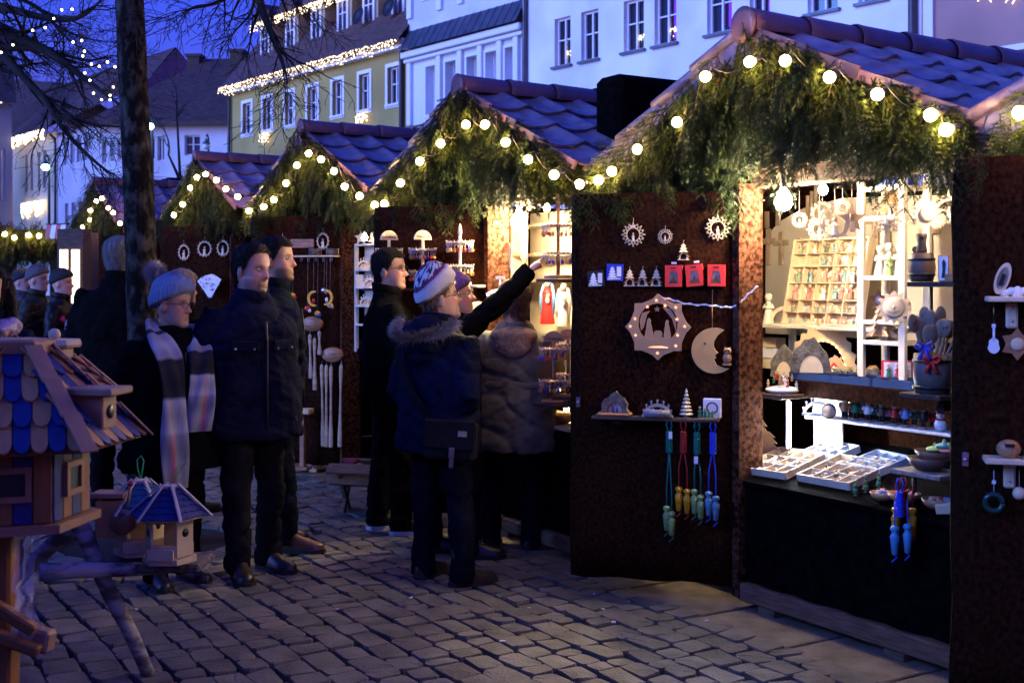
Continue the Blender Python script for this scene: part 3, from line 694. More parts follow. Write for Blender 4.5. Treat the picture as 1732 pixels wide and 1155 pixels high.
m_hair = {'dark': mat('hair_dark', (.0055, .0036, .0025), .55, var=.3, scale=60, stretch=(1, 1, .2), bump=.8, bscale=150, spec=.12), 'grey': mat('hair_grey', (.11, .105, .105), .55, var=.3, scale=60, stretch=(1, 1, .2), bump=.8, bscale=150),
          'blond': mat('hair_ash_blond', (.26, .21, .17), .5, var=.35, scale=60, stretch=(1, 1, .2), bump=.8, bscale=150), 'brown': mat('hair_brown', (.11, .055, .025), .5, var=.35, scale=60, stretch=(1, 1, .2), bump=.8, bscale=150)}
m_eyew = mat('eye_white', (.30, .28, .27), .3, var=0); m_iris = mat('eye_iris', (.02, .018, .015), .15, var=0)
m_fur = mat('fur_trim', (.17, .14, .11), .9, col2=(.34, .29, .24), scale=40); m_furg = mat('fur_pompon', (.30, .29, .33), .9, col2=(.5, .48, .52), scale=30)
m_lens = mat('spectacle_lens', (.9, .9, .9), .05, var=0, trans=1.0)
HZ = [-.120, -.113, -.097, -.075, -.050, -.025, 0, .025, .05, .075, .095, .110, .118]
HWD = [.020, .036, .048, .056, .062, .067, .070, .073, .075, .072, .060, .040, .012]
HF = [.074, .088, .093, .091, .089, .088, .087, .089, .089, .080, .060, .036, .010]
HB = [.020, .0, -.030, -.055, -.075, -.088, -.096, -.101, -.102, -.096, -.078, -.052, -.020]
def head_grid(nz=60, na=72, zlo=-.120, zhi=.118):
    out = []
    for i in range(nz + 1):
        t = i / nz; z = zlo + (zhi - zlo) * (.5 - .5 * math.cos(math.pi * t)) * .6 + (zhi - zlo) * t * .4
        w = float(np.interp(z, HZ, HWD)); f = float(np.interp(z, HZ, HF)); b = float(np.interp(z, HZ, HB)); yc = (f + b) / 2; ry = (f - b) / 2; row = []
        for j in range(na):
            a = 2 * math.pi * j / na; s, c = math.sin(a), math.cos(a)
            e = .86; x = w * math.copysign(abs(s) ** e, s); y = yc + ry * math.copysign(abs(c) ** e, c); row.append((x, y, z, a, yc))
        out.append(row)
    return out
def G2(u, s): return math.exp(-(u / s) ** 2)
def face_y(x, z, male=True):
    d = 0
    nz_ = max(0, min(1, (.020 - z) / .050)) * max(0, min(1, (z + .046) / .010)); d += .033 * nz_ * G2(x, .008 + .007 * nz_)
    d += .007 * G2(z - .022, .010) * G2(x, .045); ax = abs(x)
    d -= .013 * G2(ax - .031, .015) * G2(z - .004, .012); d += .004 * G2(ax - .042, .018) * G2(z + .028, .018)
    d += .006 * G2(x, .022) * (G2(z + .062, .006) + G2(z + .075, .006)) - .004 * G2(x, .026) * G2(z + .0685, .0025)
    d += .007 * G2(x, .022) * G2(z + .103, .013) - .005 * G2(x, .02) * G2(z + .087, .007)
    return d
def head_mb(mb, M, full=1.0):
    rows = head_grid(); rings = []
    for row in rows:
        r = []
        for (x, y, z, a, yc) in row:
            if math.cos(a) > .1: y += face_y(x, z) * min(1, (math.cos(a) - .1) / .3)
            if z < -.04: x *= full
            r.append((x, y, z))
        rings.append(r)
    mb.loft(rings, M=M)
    for sx in (-1, 1): mb.ball((0, 0, 0), (.011, .020, .032), 10, 8, M=M @ T(sx * .073, -.012, -.012) @ RX(-10) @ RZ(sx * -18))
def shell(mb, M, fn, nz=44, na=120, zlo=-.118, crown=1.0, mat_=0, colfn=None):
    rows = head_grid(nz, na, zlo); rings = []; cols = []
    for row in rows:
        r = []
        for (x, y, z, a, yc) in row:
            o = fn(x, y, z, a); n = Vector((x, y - yc * .6, z * (1.0 if z > .02 else .25))); n = n.normalized() if n.length > 1e-6 else Vector((0, 0, 1))
            q = Vector((x, y, z)) + n * o
            if q.z > .045: q.z = .045 + (q.z - .045) * crown
            r.append(q); cols.append(colfn(x, y, z, a) if colfn else None)
            if o > .006: SURF.append((M @ q, (M.to_3x3() @ n).normalized()))
        rings.append(r)
    b = len(mb.v); mb.loft(rings, M=M, mat=mat_); return cols
SURF = []
def strands(mb, n, ln, r, w=.0010):
    for k in range(n):
        p, nn = SURF[r.randrange(len(SURF))]; d = (Vector((r.uniform(-.4, .4), r.uniform(-.4, .4), -1.0)) + nn * r.uniform(.1, .55)); d = (d - nn * d.dot(nn) * .55).normalized(); s = d.cross(nn).normalized() * w; l = ln * r.uniform(.5, 1.2); p = p + Vector((r.uniform(-1, 1), r.uniform(-1, 1), r.uniform(-1, 1))) * .006 - nn * .001
        mid = p + d * l * .55 + nn * .003; mb.add([p - s, p + s, mid + s * .8, mid - s * .8, p + d * l], [(0, 1, 2, 3), (3, 2, 4)])
def sst(a, b, x): t = max(0, min(1, (x - a) / (b - a))); return t * t * (3 - 2 * t)
def hair_short(x, y, z, a, hl=.066, back=-.085):
    front = sst(hl - .006, hl + .008, z - .10 * max(0, abs(x) - .03)) if y > .035 else 1
    side = sst(.038, .018, y - .55 * (z - .02)); low = sst(back - .008, back + .01, z) if y < -.03 else sst(-.028, -.014, z + .25 * (y + .0))
    m = max(front * (1 if y > -.2 else 0) if z > .05 else 0, side * low)
    return -.010 + m * (.020 + .006 * sst(.03, .1, z)) + m * .007 * noise.noise(Vector((x * 60, y * 60, z * 18)))
def hat_fn(lo_f=.034, tilt=.42, th=.016, fold=.05, rib=42, foldth=.008):
    def f(x, y, z, a):
        zl = lo_f + tilt * (y - .02); m = sst(zl - .006, zl + .004, z); fo = 1 - sst(fold * .9, fold, z - zl)
        return -.012 + m * (.012 + th + foldth * fo + .0016 * math.sin(a * rib) + .003 * noise.noise(Vector((x * 20, y * 20, z * 20))))
    return f
def fur(mb, pts, nrm, n, ln, r, w=.0016, droop=.3):
    for k in range(n):
        i = r.randrange(len(pts)); p = pts[i] + Vector((r.uniform(-1, 1), r.uniform(-1, 1), r.uniform(-1, 1))) * .012; d = (nrm[i] + Vector((r.uniform(-1, 1), r.uniform(-1, 1), r.uniform(-1, 1))) * .6 + Vector((0, 0, -droop))).normalized()
        s = d.orthogonal().normalized() * w; l = ln * r.uniform(.6, 1.2); mid = p + d * l * .6 + Vector((0, 0, -.1 * l)); tip = p + d * l + Vector((0, 0, -.3 * l))
        mb.add([p - s, p + s, mid + s * .7, mid - s * .7, tip], [(0, 1, 2, 3), (3, 2, 4)])
BAKE = []
TEX = bpy.data.textures.new('folds', 'CLOUDS'); TEX.noise_scale = .16; TEX.noise_depth = 2
TEX2 = bpy.data.textures.new('creases', 'CLOUDS'); TEX2.noise_scale = .05; TEX2.noise_depth = 1
def skinned(name, mb, m, parent, voxel=.015, smooth=5, fold=.02, crease=.004, post=None, M=None):
    o = mb.build(name, m, parent, M); md = o.modifiers.new('r', 'REMESH'); md.mode = 'VOXEL'; md.voxel_size = voxel; md.use_smooth_shade = True
    if smooth: s = o.modifiers.new('s', 'SMOOTH'); s.factor = .5; s.iterations = smooth
    if fold: d = o.modifiers.new('d', 'DISPLACE'); d.texture = TEX; d.strength = fold; d.mid_level = .5; d.texture_coords = 'LOCAL'
    if crease: d = o.modifiers.new('d2', 'DISPLACE'); d.texture = TEX2; d.strength = crease; d.mid_level = .5; d.texture_coords = 'LOCAL'
    BAKE.append((o, post)); return o
def bake_all():
    bpy.context.view_layer.update(); dg = bpy.context.evaluated_depsgraph_get()
    for o, post in BAKE:
        me = bpy.data.meshes.new_from_object(o.evaluated_get(dg), depsgraph=dg); old = o.data; o.modifiers.clear(); o.data = me
        me.polygons.foreach_set('use_smooth', [True] * len(me.polygons))
        if post: post(o, me)
    BAKE.clear()
def folds(o, me):
    me.update(); n = len(me.vertices); co = np.empty(n * 3); me.vertices.foreach_get('co', co); co = co.reshape(-1, 3); nv = np.empty(n * 3); me.vertex_normals.foreach_get('vector', nv); nv = nv.reshape(-1, 3); dsp = np.empty(n); sd = hash(o.name) % 17
    for i in range(n):
        p = co[i]; a = noise.noise(Vector((p[0] * 3.4 + sd, p[1] * 3.4, p[2] * 7.5 + p[0] * 4))); b = noise.noise(Vector((p[0] * 7, p[1] * 7 + sd, p[2] * 14 - p[0] * 6))); dsp[i] = -.015 * (1 - min(1, abs(a) * 3.2)) ** 2 - .006 * (1 - min(1, abs(b) * 3)) ** 2 + .006
    co += nv * dsp[:, None]; me.vertices.foreach_set('co', co.ravel()); me.update()
def set_tone(me, fn):
    at = me.color_attributes.new('tone', 'FLOAT_COLOR', 'POINT'); buf = np.empty(len(me.vertices) * 3); me.vertices.foreach_get('co', buf); buf = buf.reshape(-1, 3)
    c = np.ones((len(buf), 4)); c[:, :3] = fn(buf); at.data.foreach_set('color', c.ravel())
def np_g(u, s): return np.exp(-(u / s) ** 2)
def person(label, x, y, yaw, H=1.75, hy=0, hp=0, hr=0, arms=None, feet=None, coat=None, hem=.80, width=1.0, trousers=None, shoe=None, sole=None, hair='dark', hairfn=None, skin=(.50, .30, .22),
           beard=0, hat=None, glasses=False, hood=False, hands=('relax', 'relax'), collar=True, full=1.0, vox=.0065, lean=0, belt=None, group=None, boots=False, flare=1.0):
    k = H / 1.75; M = T(x, y, 0) @ RZ(yaw)
    top = bpy.data.objects.new('person', None)
    headM = T(0, .015 + lean * .5, (1.75 - .118) * k) @ RZ(hy) @ RX(hp) @ RY(hr) @ T(0, -.005, 0) @ SC(1.06 * k ** .5)
    A = arms or {}
    def arm(s, default_e, default_w):
        e, w = A.get(s, (default_e, default_w)); return Vector(e) * k, Vector(w) * k
    eR, wR = arm('R', (.285, -.03, 1.13), (.19, .05, .95)); eL, wL = arm('L', (-.285, -.03, 1.13), (-.19, .05, .95))
    sR, sL = Vector((.178 * width, lean * .4, 1.372)) * k, Vector((-.178 * width, lean * .4, 1.372)) * k
    ft = feet or {'R': (.11, .03, -8), 'L': (-.11, -.02, 8)}
    # body: one continuous skin
    mb = MB(); head_mb(mb, headM, full)
    nb = Vector((0, -.01 + lean * .4, 1.42)) * k; hc = headM @ Vector((0, -.02, -.06))
    mb.tube([nb - Vector((0, 0, .08)), nb, hc], [.07 * k, .060 * k, .055 * k], 16)
    mb.tube([Vector((0, 0, .90)) * k, Vector((0, lean * .2, 1.15)) * k, Vector((0, lean * .4, 1.36)) * k], [.11 * k, .10 * k, .10 * k], 12)
    for s, e, w, hd in ((sR, eR, wR, hands[0]), (sL, eL, wL, hands[1])):
        mb.tube([Vector((0, s.y, s.z - .02)), s, e, w], [.05 * k, .045 * k, .038 * k, .026 * k], 10)
        d = (w - e).normalized(); side = d.cross(Vector((0, 0, 1))); side = side.normalized() if side.length > .1 else Vector((1, 0, 0)); up = side.cross(d).normalized()
        if hd == 'relax': side, up = up, side
        B = Matrix((side, d, up)).transposed().to_4x4(); B.translation = w
        mb.ball((0, .055 * k, 0), (.042 * k, .055 * k, .019 * k), 12, 8, M=B)
        for q in range(4):
            xq = (-.030 + .020 * q) * k; L = (.070, .080, .076, .060)[q] * k; cur = 0 if (hd == 'point' and q == 0) else (1.9 if hd == 'point' else .8); p = Vector((xq, .095 * k, 0)); an = .15; pts = [Vector((xq * .9, .06 * k, 0)), p]
            for t_ in (.42, .32, .26):
                an += cur * (.9 if hd == 'point' else .5); p = p + Vector((0, math.cos(an), -math.sin(an))) * L * t_; pts.append(p)
            mb.tube(pts, [.0095 * k] * 3 + [.0085 * k, .007 * k], 7, M=B)
        mb.tube([Vector((-.032, .03, 0)) * k, Vector((-.052, .06, -.015)) * k, Vector((-.046, .09, -.03)) * k], [.012 * k, .010 * k, .008 * k], 7, M=B)
    for sx, key in ((1, 'R'), (-1, 'L')):
        fx, fy, fa = ft[key]; mb.tube([Vector((sx * .085, 0, .92)) * k, Vector((sx * .09 * .7 + fx * .3, fy * .4 + .005, .68)) * k, Vector((sx * .06 + fx * .5, fy * .6 + .01, .48)) * k, Vector((fx, fy - .012, .11)) * k], [.065 * k, .05 * k, .036 * k, .024 * k], 10)
    Hi = headM.inverted()
    def tone(o, me):
        def f(P_):
            q = np.c_[P_, np.ones(len(P_))] @ np.array(Hi).T; X, Y, Z = q[:, 0], q[:, 1], q[:, 2]; c = np.tile(np.array(skin), (len(P_), 1)); front = (Y > .02)
            red = (np_g(X, .03) * np_g(Z + .03, .03) + np_g(np.abs(X) - .045, .02) * np_g(Z + .03, .022)) * front; c *= (1 + red[:, None] * np.array([.12, -.10, -.08]))
            lip = np_g(X, .021) * (np_g(Z + .063, .006) + np_g(Z + .074, .006)) * front; c = c * (1 - .6 * lip[:, None]) + np.array([.32, .09, .08]) * .6 * lip[:, None]
            br = np_g(np.abs(X) - .031, .017) * np_g(Z - .025 + .15 * np.abs(np.abs(X) - .025), .0055) * front; c = c * (1 - .8 * np.clip(br, 0, 1)[:, None]) + np.array([.03, .02, .015]) * .8 * np.clip(br, 0, 1)[:, None]
            st_ = np.clip((-.035 - Z) / .03, 0, 1) * front * (.30 if hat is None and hair == 'dark' else 0); c *= (1 - st_)[:, None]; c *= (1 - .35 * np_g(np.abs(X) - .031, .016) * np_g(Z - .002, .013) * front)[:, None]; c *= (1 - .22 * np_g(np.abs(X) - .020 - .012 * np.clip((-.03 - Z) / .03, 0, 1), .004) * np_g(Z + .048, .016) * front)[:, None]  # jaw stubble; eye socket and nasolabial shading painted into the skin colour
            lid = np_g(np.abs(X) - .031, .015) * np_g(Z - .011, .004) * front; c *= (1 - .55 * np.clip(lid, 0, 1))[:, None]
            c = c * (1 + .10 * np.sin(P_[:, 0] * 310 + 3 * np.sin(P_[:, 2] * 170)) * np.sin(P_[:, 2] * 260 + 2 * np.sin(P_[:, 1] * 210)))[:, None]
            if beard:
                bd = ((np_g(X, .028) * np_g(Z + .052, .008) + np_g(np.abs(X) - .03, .008) * np_g(Z + .075, .02) * .9 + np_g(X, .03) * np_g(Z + .100, .017)) * front) if beard == 1 else (np.clip((-.040 - Z) / .02, 0, 1) * np.clip((Y + .01) / .03, 0, 1) * (1 - .9 * np_g(X, .017) * np_g(Z + .068, .010)))
                bd = np.clip(bd * 1.1, 0, 1) * (Z > -.14) * (.85 if beard == 1 else .7); c = c * (1 - bd[:, None]) + np.array([.045, .03, .022]) * bd[:, None]
            return c
        set_tone(me, f)
    body = skinned('person', mb, m_skin, None, vox, 1, 0, 0, tone, M); tag(body, label, 'person', group)
    P_ = body
    # eyes
    for sx in (-1, 1):
        e = MB(); e.ball((0, 0, 0), .0100, 12, 8); e.ball((0, .0046, 0), (.0056, .0062, .0056), 10, 6, 1); e.build('eye', [m_eyew, m_iris], P_, headM @ T(sx * .031, .0715, .003))
    # coat
    if coat:
        mb = MB(); W_ = width; rings = []
        sec = [(hem, .232 * flare, .165 * flare, 0), (hem + .02, .236 * flare, .17 * flare, 0), (.98, .225, .160, 0), (1.10, .210, .150, 0), (1.22, .215, .155, .0), (1.33, .205, .145, 0), (1.40, .160, .118, -.005), (1.455, .100, .090, -.01), (1.50, .082, .080, -.01)]
        for (z, w, d, yo) in sec:
            ww = w * W_; yy = yo + lean * max(0, (z - .9) * .9); rings.append([(ww * math.copysign(abs(math.cos(a)) ** .85, math.cos(a)) * k, (yy + d * W_ ** .5 * math.copysign(abs(math.sin(a)) ** .85, math.sin(a))) * k, z * k) for a in [2 * math.pi * j / 24 for j in range(24)]])
        mb.loft(rings)
        for s, e, w in ((sR, eR, wR), (sL, eL, wL)):
            inner = Vector((s.x * .5, s.y, s.z - .02)); d = (w - e).normalized()
            mb.tube([inner, s, s.lerp(e, .5), e, e.lerp(w, .6), w + d * .015], [.080 * k, .076 * k * W_ ** .5, .078 * k, .070 * k, .062 * k, .056 * k], 14)
        if hood:
            mb.ball((0, (-.115 + lean * .5) * k, 1.455 * k), (.165 * k, .115 * k, .085 * k)); mb.ball((0, (-.155 + lean * .5) * k, 1.37 * k), (.12 * k, .07 * k, .12 * k))
        ct = skinned('coat', mb, coat, P_, .012, 4, .030, .004, folds)
        if collar:
            c_ = MB(); n = 28; rs = []
            for (z, r_) in ((1.465, .086), (1.50, .092), (1.535, .096), (1.54, .088), (1.50, .08), (1.47, .075)):
                rs.append([((r_ * math.cos(2 * math.pi * j / n)) * k, (r_ * 1.0 * math.sin(2 * math.pi * j / n) - .005 + lean * .45) * k, (z - .018 * math.sin(2 * math.pi * j / n)) * k) for j in range(n)])
            c_.loft(rs); c_.build('collar', coat, ct)
        z_ = MB(); z_.tube([(0, (.166 + lean * (t_ - .9) * .8 if t_ > .9 else .166) * (k * W_ ** .5) * (1.02 if t_ < 1.3 else .95), t_ * k) for t_ in (hem + .02, .95, 1.1, 1.25, 1.36)], .006, 6); z_.build('zip', m_iron, ct)
    if belt:
        b_ = MB(); n = 28; b_.loft([[(r_ * .222 * width * math.cos(2 * math.pi * j / n) * k, r_ * .158 * math.sin(2 * math.pi * j / n) * k, z * k) for j in range(n)] for (z, r_) in ((1.075, 1.0), (1.08, 1.03), (1.115, 1.03), (1.12, 1.0))]); b_.build('belt', belt, P_)
    if trousers:
        mb = MB(); mb.ball((0, 0, .90 * k), (.165 * k * width, .115 * k, .12 * k), 16, 10)
        for sx, key in ((1, 'R'), (-1, 'L')):
            fx, fy, fa = ft[key]; mb.tube([Vector((sx * .085, 0, .92)) * k, Vector((sx * .09 * .7 + fx * .3, fy * .4 + .005, .68)) * k, Vector((sx * .06 + fx * .5, fy * .6 + .01, .48)) * k, Vector((fx, fy - .01, .25)) * k, Vector((fx, fy - .012, .055)) * k], [.102 * k, .092 * k, .074 * k, .068 * k, .070 * k], 14)
        skinned('trousers', mb, trousers, P_, .013, 3, .022, .006, folds)
    for sx, key in ((1, 'R'), (-1, 'L')):
        fx, fy, fa = ft[key]; so = MB(); rows = []
        for (yy, w, h) in ((-.095, .018, .05), (-.085, .033, .085), (-.05, .039, .105), (0, .040, .098), (.05, .044, .075), (.10, .048, .058), (.145, .044, .050), (.172, .030, .042), (.182, .012, .034)):
            rows.append([(w * math.copysign(abs(math.cos(a)) ** .7, math.cos(a)), yy, .012 + (h * (math.sin(a) if math.sin(a) > 0 else 0))) for a in [math.pi * (-.08 + 1.16 * j / 12) for j in range(13)]])
        so.loft(rows, closed=True); 
        if boots: so.tube([(0, -.035, .06), (0, -.035, .16), (0, -.035, .22)], [.046, .048, .050], 14)
        sh = so.build('shoe', shoe or m_leatherb, P_, T(fx * k, (fy + .02) * k, .022) @ RZ(fa) @ SC(1.05 * k, 1.05 * k, 1.05 * k))
        so = MB(); so.loft([[(w * 1.08 * c0, yy, z) for (yy, w, c0) in [(-.10, .015, 1), (-.08, .036, 1), (0, .040, 1), (.09, .050, 1), (.15, .044, 1), (.188, .015, 1), (.188, .015, -1), (.15, .044, -1), (.09, .050, -1), (0, .040, -1), (-.08, .036, -1), (-.10, .015, -1)]] for z in (0, .024)], smooth=False); so.build('sole', sole or m_sole, sh)
        if boots:
            so = MB()
            for q in range(5): so.tube([(-.025, .045 - q * .02, .105 + q * .018), (.025, .045 - q * .02, .108 + q * .018)], .003, 5)
            so.build('lace', m_fur, sh)
    # hair / hat / glasses
    if hair:
        mb = MB(); SURF.clear(); shell(mb, headM, hairfn or hair_short); strands(mb, 4200, .030, random.Random(int(x * 100))); mb.build('hair', m_hair[hair], P_)
    if hat: hat(P_, headM)
    if glasses:
        g = MB()
        for sx in (-1, 1):
            ring = [(sx * .033 + .024 * math.copysign(abs(math.cos(a)) ** .6, math.cos(a)), .100 - .10 * abs(sx * .033 + .024 * math.cos(a)) ** 1.3, .001 + .016 * math.copysign(abs(math.sin(a)) ** .7, math.sin(a))) for a in [2 * math.pi * j / 16 for j in range(17)]]
            g.tube(ring, .0017, 5); g.tube([(sx * .057, .094, .006), (sx * .077, .06, .008), (sx * .080, -.01, .004), (sx * .078, -.03, -.012)], .0018, 5)
        g.tube([(-.010, .100, .003), (0, .104, .006), (.010, .100, .003)], .0016, 5); g.build('glasses', m_iron, P_, headM)
    return P_, headM, k
def knit_hat(colfn, fn, crown=1.0, mt=None, pom=None, name='hat', nz=56, na=168, zlo=-.06):
    def add(P_, hM):
        mb = MB(); cols = shell(mb, hM, fn, nz, na, zlo, crown, 0, colfn); o = mb.build(name, m_knit, P_); me = o.data
        at = me.color_attributes.new('tone', 'FLOAT_COLOR', 'POINT'); buf = np.ones((len(me.vertices), 4)); buf[:, :3] = np.array(cols); at.data.foreach_set('color', buf.ravel())
        if pom:
            f = MB(); r = random.Random(4); c = hM @ Vector(pom[0]); pts = []; nr = []
            for _ in range(90):
                d = Vector((r.gauss(0, 1), r.gauss(0, 1), r.gauss(0, 1))).normalized(); pts.append(c + d * pom[1] * .45); nr.append(d)
            f.ball(tuple(c), pom[1] * .55, 12, 8); fur(f, pts, nr, 2600, pom[1] * .65, r, .0011, .1); f.build('pompon', m_furg, o)
    return add
def fade(c, v): return tuple(a * v for a in c)
# --- woman in the blue beanie with the long striped scarf
bl = knit_hat(lambda x, y, z, a: fade((.17, .22, .34), .75 + .35 * abs(math.sin(a * 21))), hat_fn(.026, .50, .020, .055, 42, .010), 1.28, pom=((.0, -.115, .165), .062))
p1, h1, k1 = person('person in a pale blue pompon beanie and long striped scarf, standing before the tree', -1.80, 6.42, -140, 1.60, hy=32, hp=-4, arms={'R': ((.29, -.03, 1.13), (.19, .06, .98)), 'L': ((-.29, -.03, 1.13), (-.19, .06, .98))}, coat=cloth('dark_coat', (.0028, .003, .005)), hem=.68, width=1.22, trousers=c_blackt, hair=None, hat=bl, glasses=True, skin=(.44, .27, .20), collar=False, boots=True, flare=1.08)
# scarf: loop round the neck and two long tails with broad stripes
def scarf_col(P3):
    s = P3[:, 3]; c = np.empty((len(s), 3)); pale = np.array([.32, .34, .44]); dark = np.array([.022, .024, .034]); pink = np.array([.45, .12, .16]); blue = np.array([.22, .26, .42])
    band = np.floor(s * 6.0) % 2; c[:] = np.where(band[:, None] > .5, dark, pale); c[s < .30] = blue; c[s > .80] = np.array([.22, .23, .31])
    u = P3[:, 4]; pk = (np.abs(u - .2) < .07) & (band < .5) & (s > .45); c[pk] = pink * .35 + pale * .65; pk2 = (np.abs(u - .28) < .1) & (s > .8); c[pk2] = pink
    rib = .85 + .15 * np.sin(s * 420); return c * rib[:, None]
def ribbon(name, path, side, wid, parent, thick=.010, nu=9):
    """woven strip along a path (points), with its across direction per point"""
    mb = MB(); n = len(path); meta = []; vs = []
    for lay in (0, 1):
        for i in range(n):
            tng = (path[min(i + 1, n - 1)] - path[max(i - 1, 0)]).normalized(); nn = side[i].cross(tng).normalized()
            for j in range(nu):
                u = j / (nu - 1) * 2 - 1; p = path[i] + side[i] * (u * wid[i]) + nn * (thick * (lay - .5) + .012 * math.sin(u * 5 + i * .25) * (.4 + i / n)); vs.append(p); meta.append((i / (n - 1), u))
    k = n * nu; fs = []
    for i in range(n - 1):
        for j in range(nu - 1): a = i * nu + j; fs += [(a, a + 1, a + nu + 1, a + nu), (k + a, k + a + nu, k + a + nu + 1, k + a + 1)]
        a = i * nu; fs += [(a, a + nu, k + a + nu, k + a), (a + nu - 1, k + a + nu - 1, k + a + 2 * nu - 1, a + 2 * nu - 1)]
    mb.add(vs, fs, 0, True); o = mb.build(name, m_knit, parent); me = o.data
    at = me.color_attributes.new('tone', 'FLOAT_COLOR', 'POINT'); P5 = np.array([(v[0], v[1], v[2], s, u) for v, (s, u) in zip(vs, meta)]); buf = np.ones((len(vs), 4)); buf[:, :3] = scarf_col(P5); at.data.foreach_set('color', buf.ravel()); return o
sp = lambda pts, n: [Vector([float(np.interp(i / (n - 1) * (len(pts) - 1), range(len(pts)), [p[c] for p in pts])) for c in range(3)]) for i in range(n)]
def smooth_path(pts, n):
    q = sp(pts, n)
    for _ in range(6): q = [q[0]] + [(q[i - 1] + q[i] * 2 + q[i + 1]) / 4 for i in range(1, n - 1)] + [q[-1]]
    return q
pa = smooth_path([(-.02, -.12, 1.39), (.10, -.04, 1.40), (.115, .08, 1.34), (.10, .20, 1.22), (.10, .255, 1.02), (.11, .275, .80), (.11, .285, .56)], 60)
ribbon('scarf', pa, [Vector((.6, .6, .45)).normalized().lerp(Vector((1, .15, 0)), min(1, i / 22)).normalized() for i in range(60)], [.050 + .022 * min(1, i / 30) for i in range(60)], p1)
pa = smooth_path([(-.02, -.12, 1.36), (-.11, -.02, 1.37), (-.10, .10, 1.31), (-.07, .21, 1.18), (-.05, .25, 1.03), (-.03, .265, .84)], 60)
ribbon('scarf', pa, [Vector((-.6, .6, .45)).normalized().lerp(Vector((-1, .1, 0)), min(1, i / 22)).normalized() for i in range(60)], [.050 + .018 * min(1, i / 30) for i in range(60)], p1)
# --- man in the navy jacket with goatee
def hair_rec(x, y, z, a): return hair_short(x, y, z - .012 * (1 if y > .03 else 0), a, .076)
p2, h2, k2 = person('person in a navy field jacket with dark hair and goatee, hands in pockets', -1.42, 6.60, -142, 1.80, hy=22, hp=-6, arms={'R': ((.30, -.06, 1.11), (.205, .05, .95)), 'L': ((-.30, -.06, 1.11), (-.205, .05, .95))}, coat=c_navy, hem=.745, width=1.20, trousers=c_char, shoe=m_leatherb, hair='dark', hairfn=hair_rec, beard=1, full=1.12, skin=(.42, .24, .21), feet={'R': (.10, .06, -14), 'L': (-.13, -.05, 12)})
for sx in (-1, 1):
    mb = MB(); mb.box((0, 0, 0), (.15, .012, .055), bev=.005); fl = mb.build('pocket_flap', c_navy, p2, T(sx * .115, .163, 1.27) @ RX(-6) @ RZ(sx * -16))
    mb = MB(); mb.lathe([(0, 0), (.007, 0), (.006, .004), (0, .005)], 10); mb.build('snap_button', m_steel, fl, T(sx * .05, -.0, -.015) @ T(0, .006, 0) @ RX(-90))
    mb = MB(); mb.lathe([(0, 0), (.007, 0), (.006, .004), (0, .005)], 10); mb.build('snap_button', m_steel, fl, T(sx * -.05, -.0, -.015) @ T(0, .006, 0) @ RX(-90))
# --- young man behind him
person('person with short dark beard looking over the navy jacket shoulder', -1.43, 7.30, -98, 1.87, hy=-2, hp=2, coat=cloth('dark_blue_jacket', (.004, .007, .014)), trousers=c_jean, shoe=m_leather, hair='dark', beard=2, skin=(.46, .29, .22), feet={'R': (.13, .12, -5), 'L': (-.1, -.05, 5)})
# --- long grey-blond hair seen between tree and beanie
def hair_long(x, y, z, a):
    m = 1 if (y < .03 or z > .06) else sst(.05, .03, y); return -.01 + m * (.026 + .005 * noise.noise(Vector((x * 55, y * 55, z * 10))))
person('person with loose grey blond hair turned to the stall with round ornaments', -2.28, 8.35, -40, 1.68, coat=c_black, trousers=c_blackt, hair='blond', hairfn=hair_long)
# --- tall young man in black by the key ring racks
person('person in a black jacket with spectacles and short brown hair, in pale soled shoes', -.79, 7.72, -78, 1.81, hy=-26, hp=2, arms={'R': ((.28, .04, 1.12), (.20, .22, 1.0)), 'L': ((-.28, -.10, 1.13), (-.20, .02, .90))}, coat=c_black, hem=.83, trousers=c_blackt, shoe=c_blackn, sole=m_solew, hair='dark', glasses=True, skin=(.50, .30, .23), feet={'R': (.10, .08, -6), 'L': (-.10, -.04, 6)})
# --- woman in the patterned hat and blue parka
def nordic(x, y, z, a):
    zl = .034 + .42 * (y - .02); t = z - zl; w = (.50, .48, .52); m = (.13, .025, .06); b = (.02, .025, .09)
    if t < .048: return fade(w, .8 + .2 * abs(math.sin(a * 28)))
    if t < .056: return (.30, .28, .45)
    if t < .068: return m
    if t < .102:
        s = math.sin(a * 9) * math.cos((t - .068) * 190) + .6 * math.sin(a * 18 + t * 300); return b if s > .15 else w
    if t < .112: return m
    s = math.sin(a * 9 + 1) * math.cos(t * 160); return (.24, .10, .30) if s > .1 else w
nh = knit_hat(nordic, hat_fn(.040, .42, .020, .05, 56, .006), 1.6)
p6, h6, k6 = person('person in a blue parka with fur trimmed hood and patterned white knit hat', -.39, 6.42, -38, 1.635, hy=-34, hp=10, arms={'R': ((.28, -.05, 1.10), (.15, .01, .97)), 'L': ((-.28, -.03, 1.10), (-.15, .01, .97))}, coat=c_parka, hem=.76, width=1.12, trousers=c_jean, shoe=m_leatherb, boots=True, hair='brown', hairfn=lambda x, y, z, a: hair_short(x, y, z, a) - .004, hat=nh, glasses=True, hood=True, skin=(.50, .31, .24), feet={'R': (.17, .02, -22), 'L': (-.12, .02, 10)}, flare=1.04)
r6 = random.Random(6); pts = []; nr = []
for j in range(120):
    a = math.pi * (-.02 + 1.04 * j / 119); c = Vector((.185 * math.cos(a), -.10 - .145 * math.sin(a) * .72, 1.475 - .055 * math.sin(a) + .01 * math.cos(2 * a))) * k6
    pts.append(c); nr.append(Vector((math.cos(a) * .7, -math.sin(a) * .7, .55)))
f = MB(); f.tube(pts, .022, 8); fur(f, pts, nr, 5200, .060, r6, .0013, .15); f.build('fur_trim', m_fur, p6)
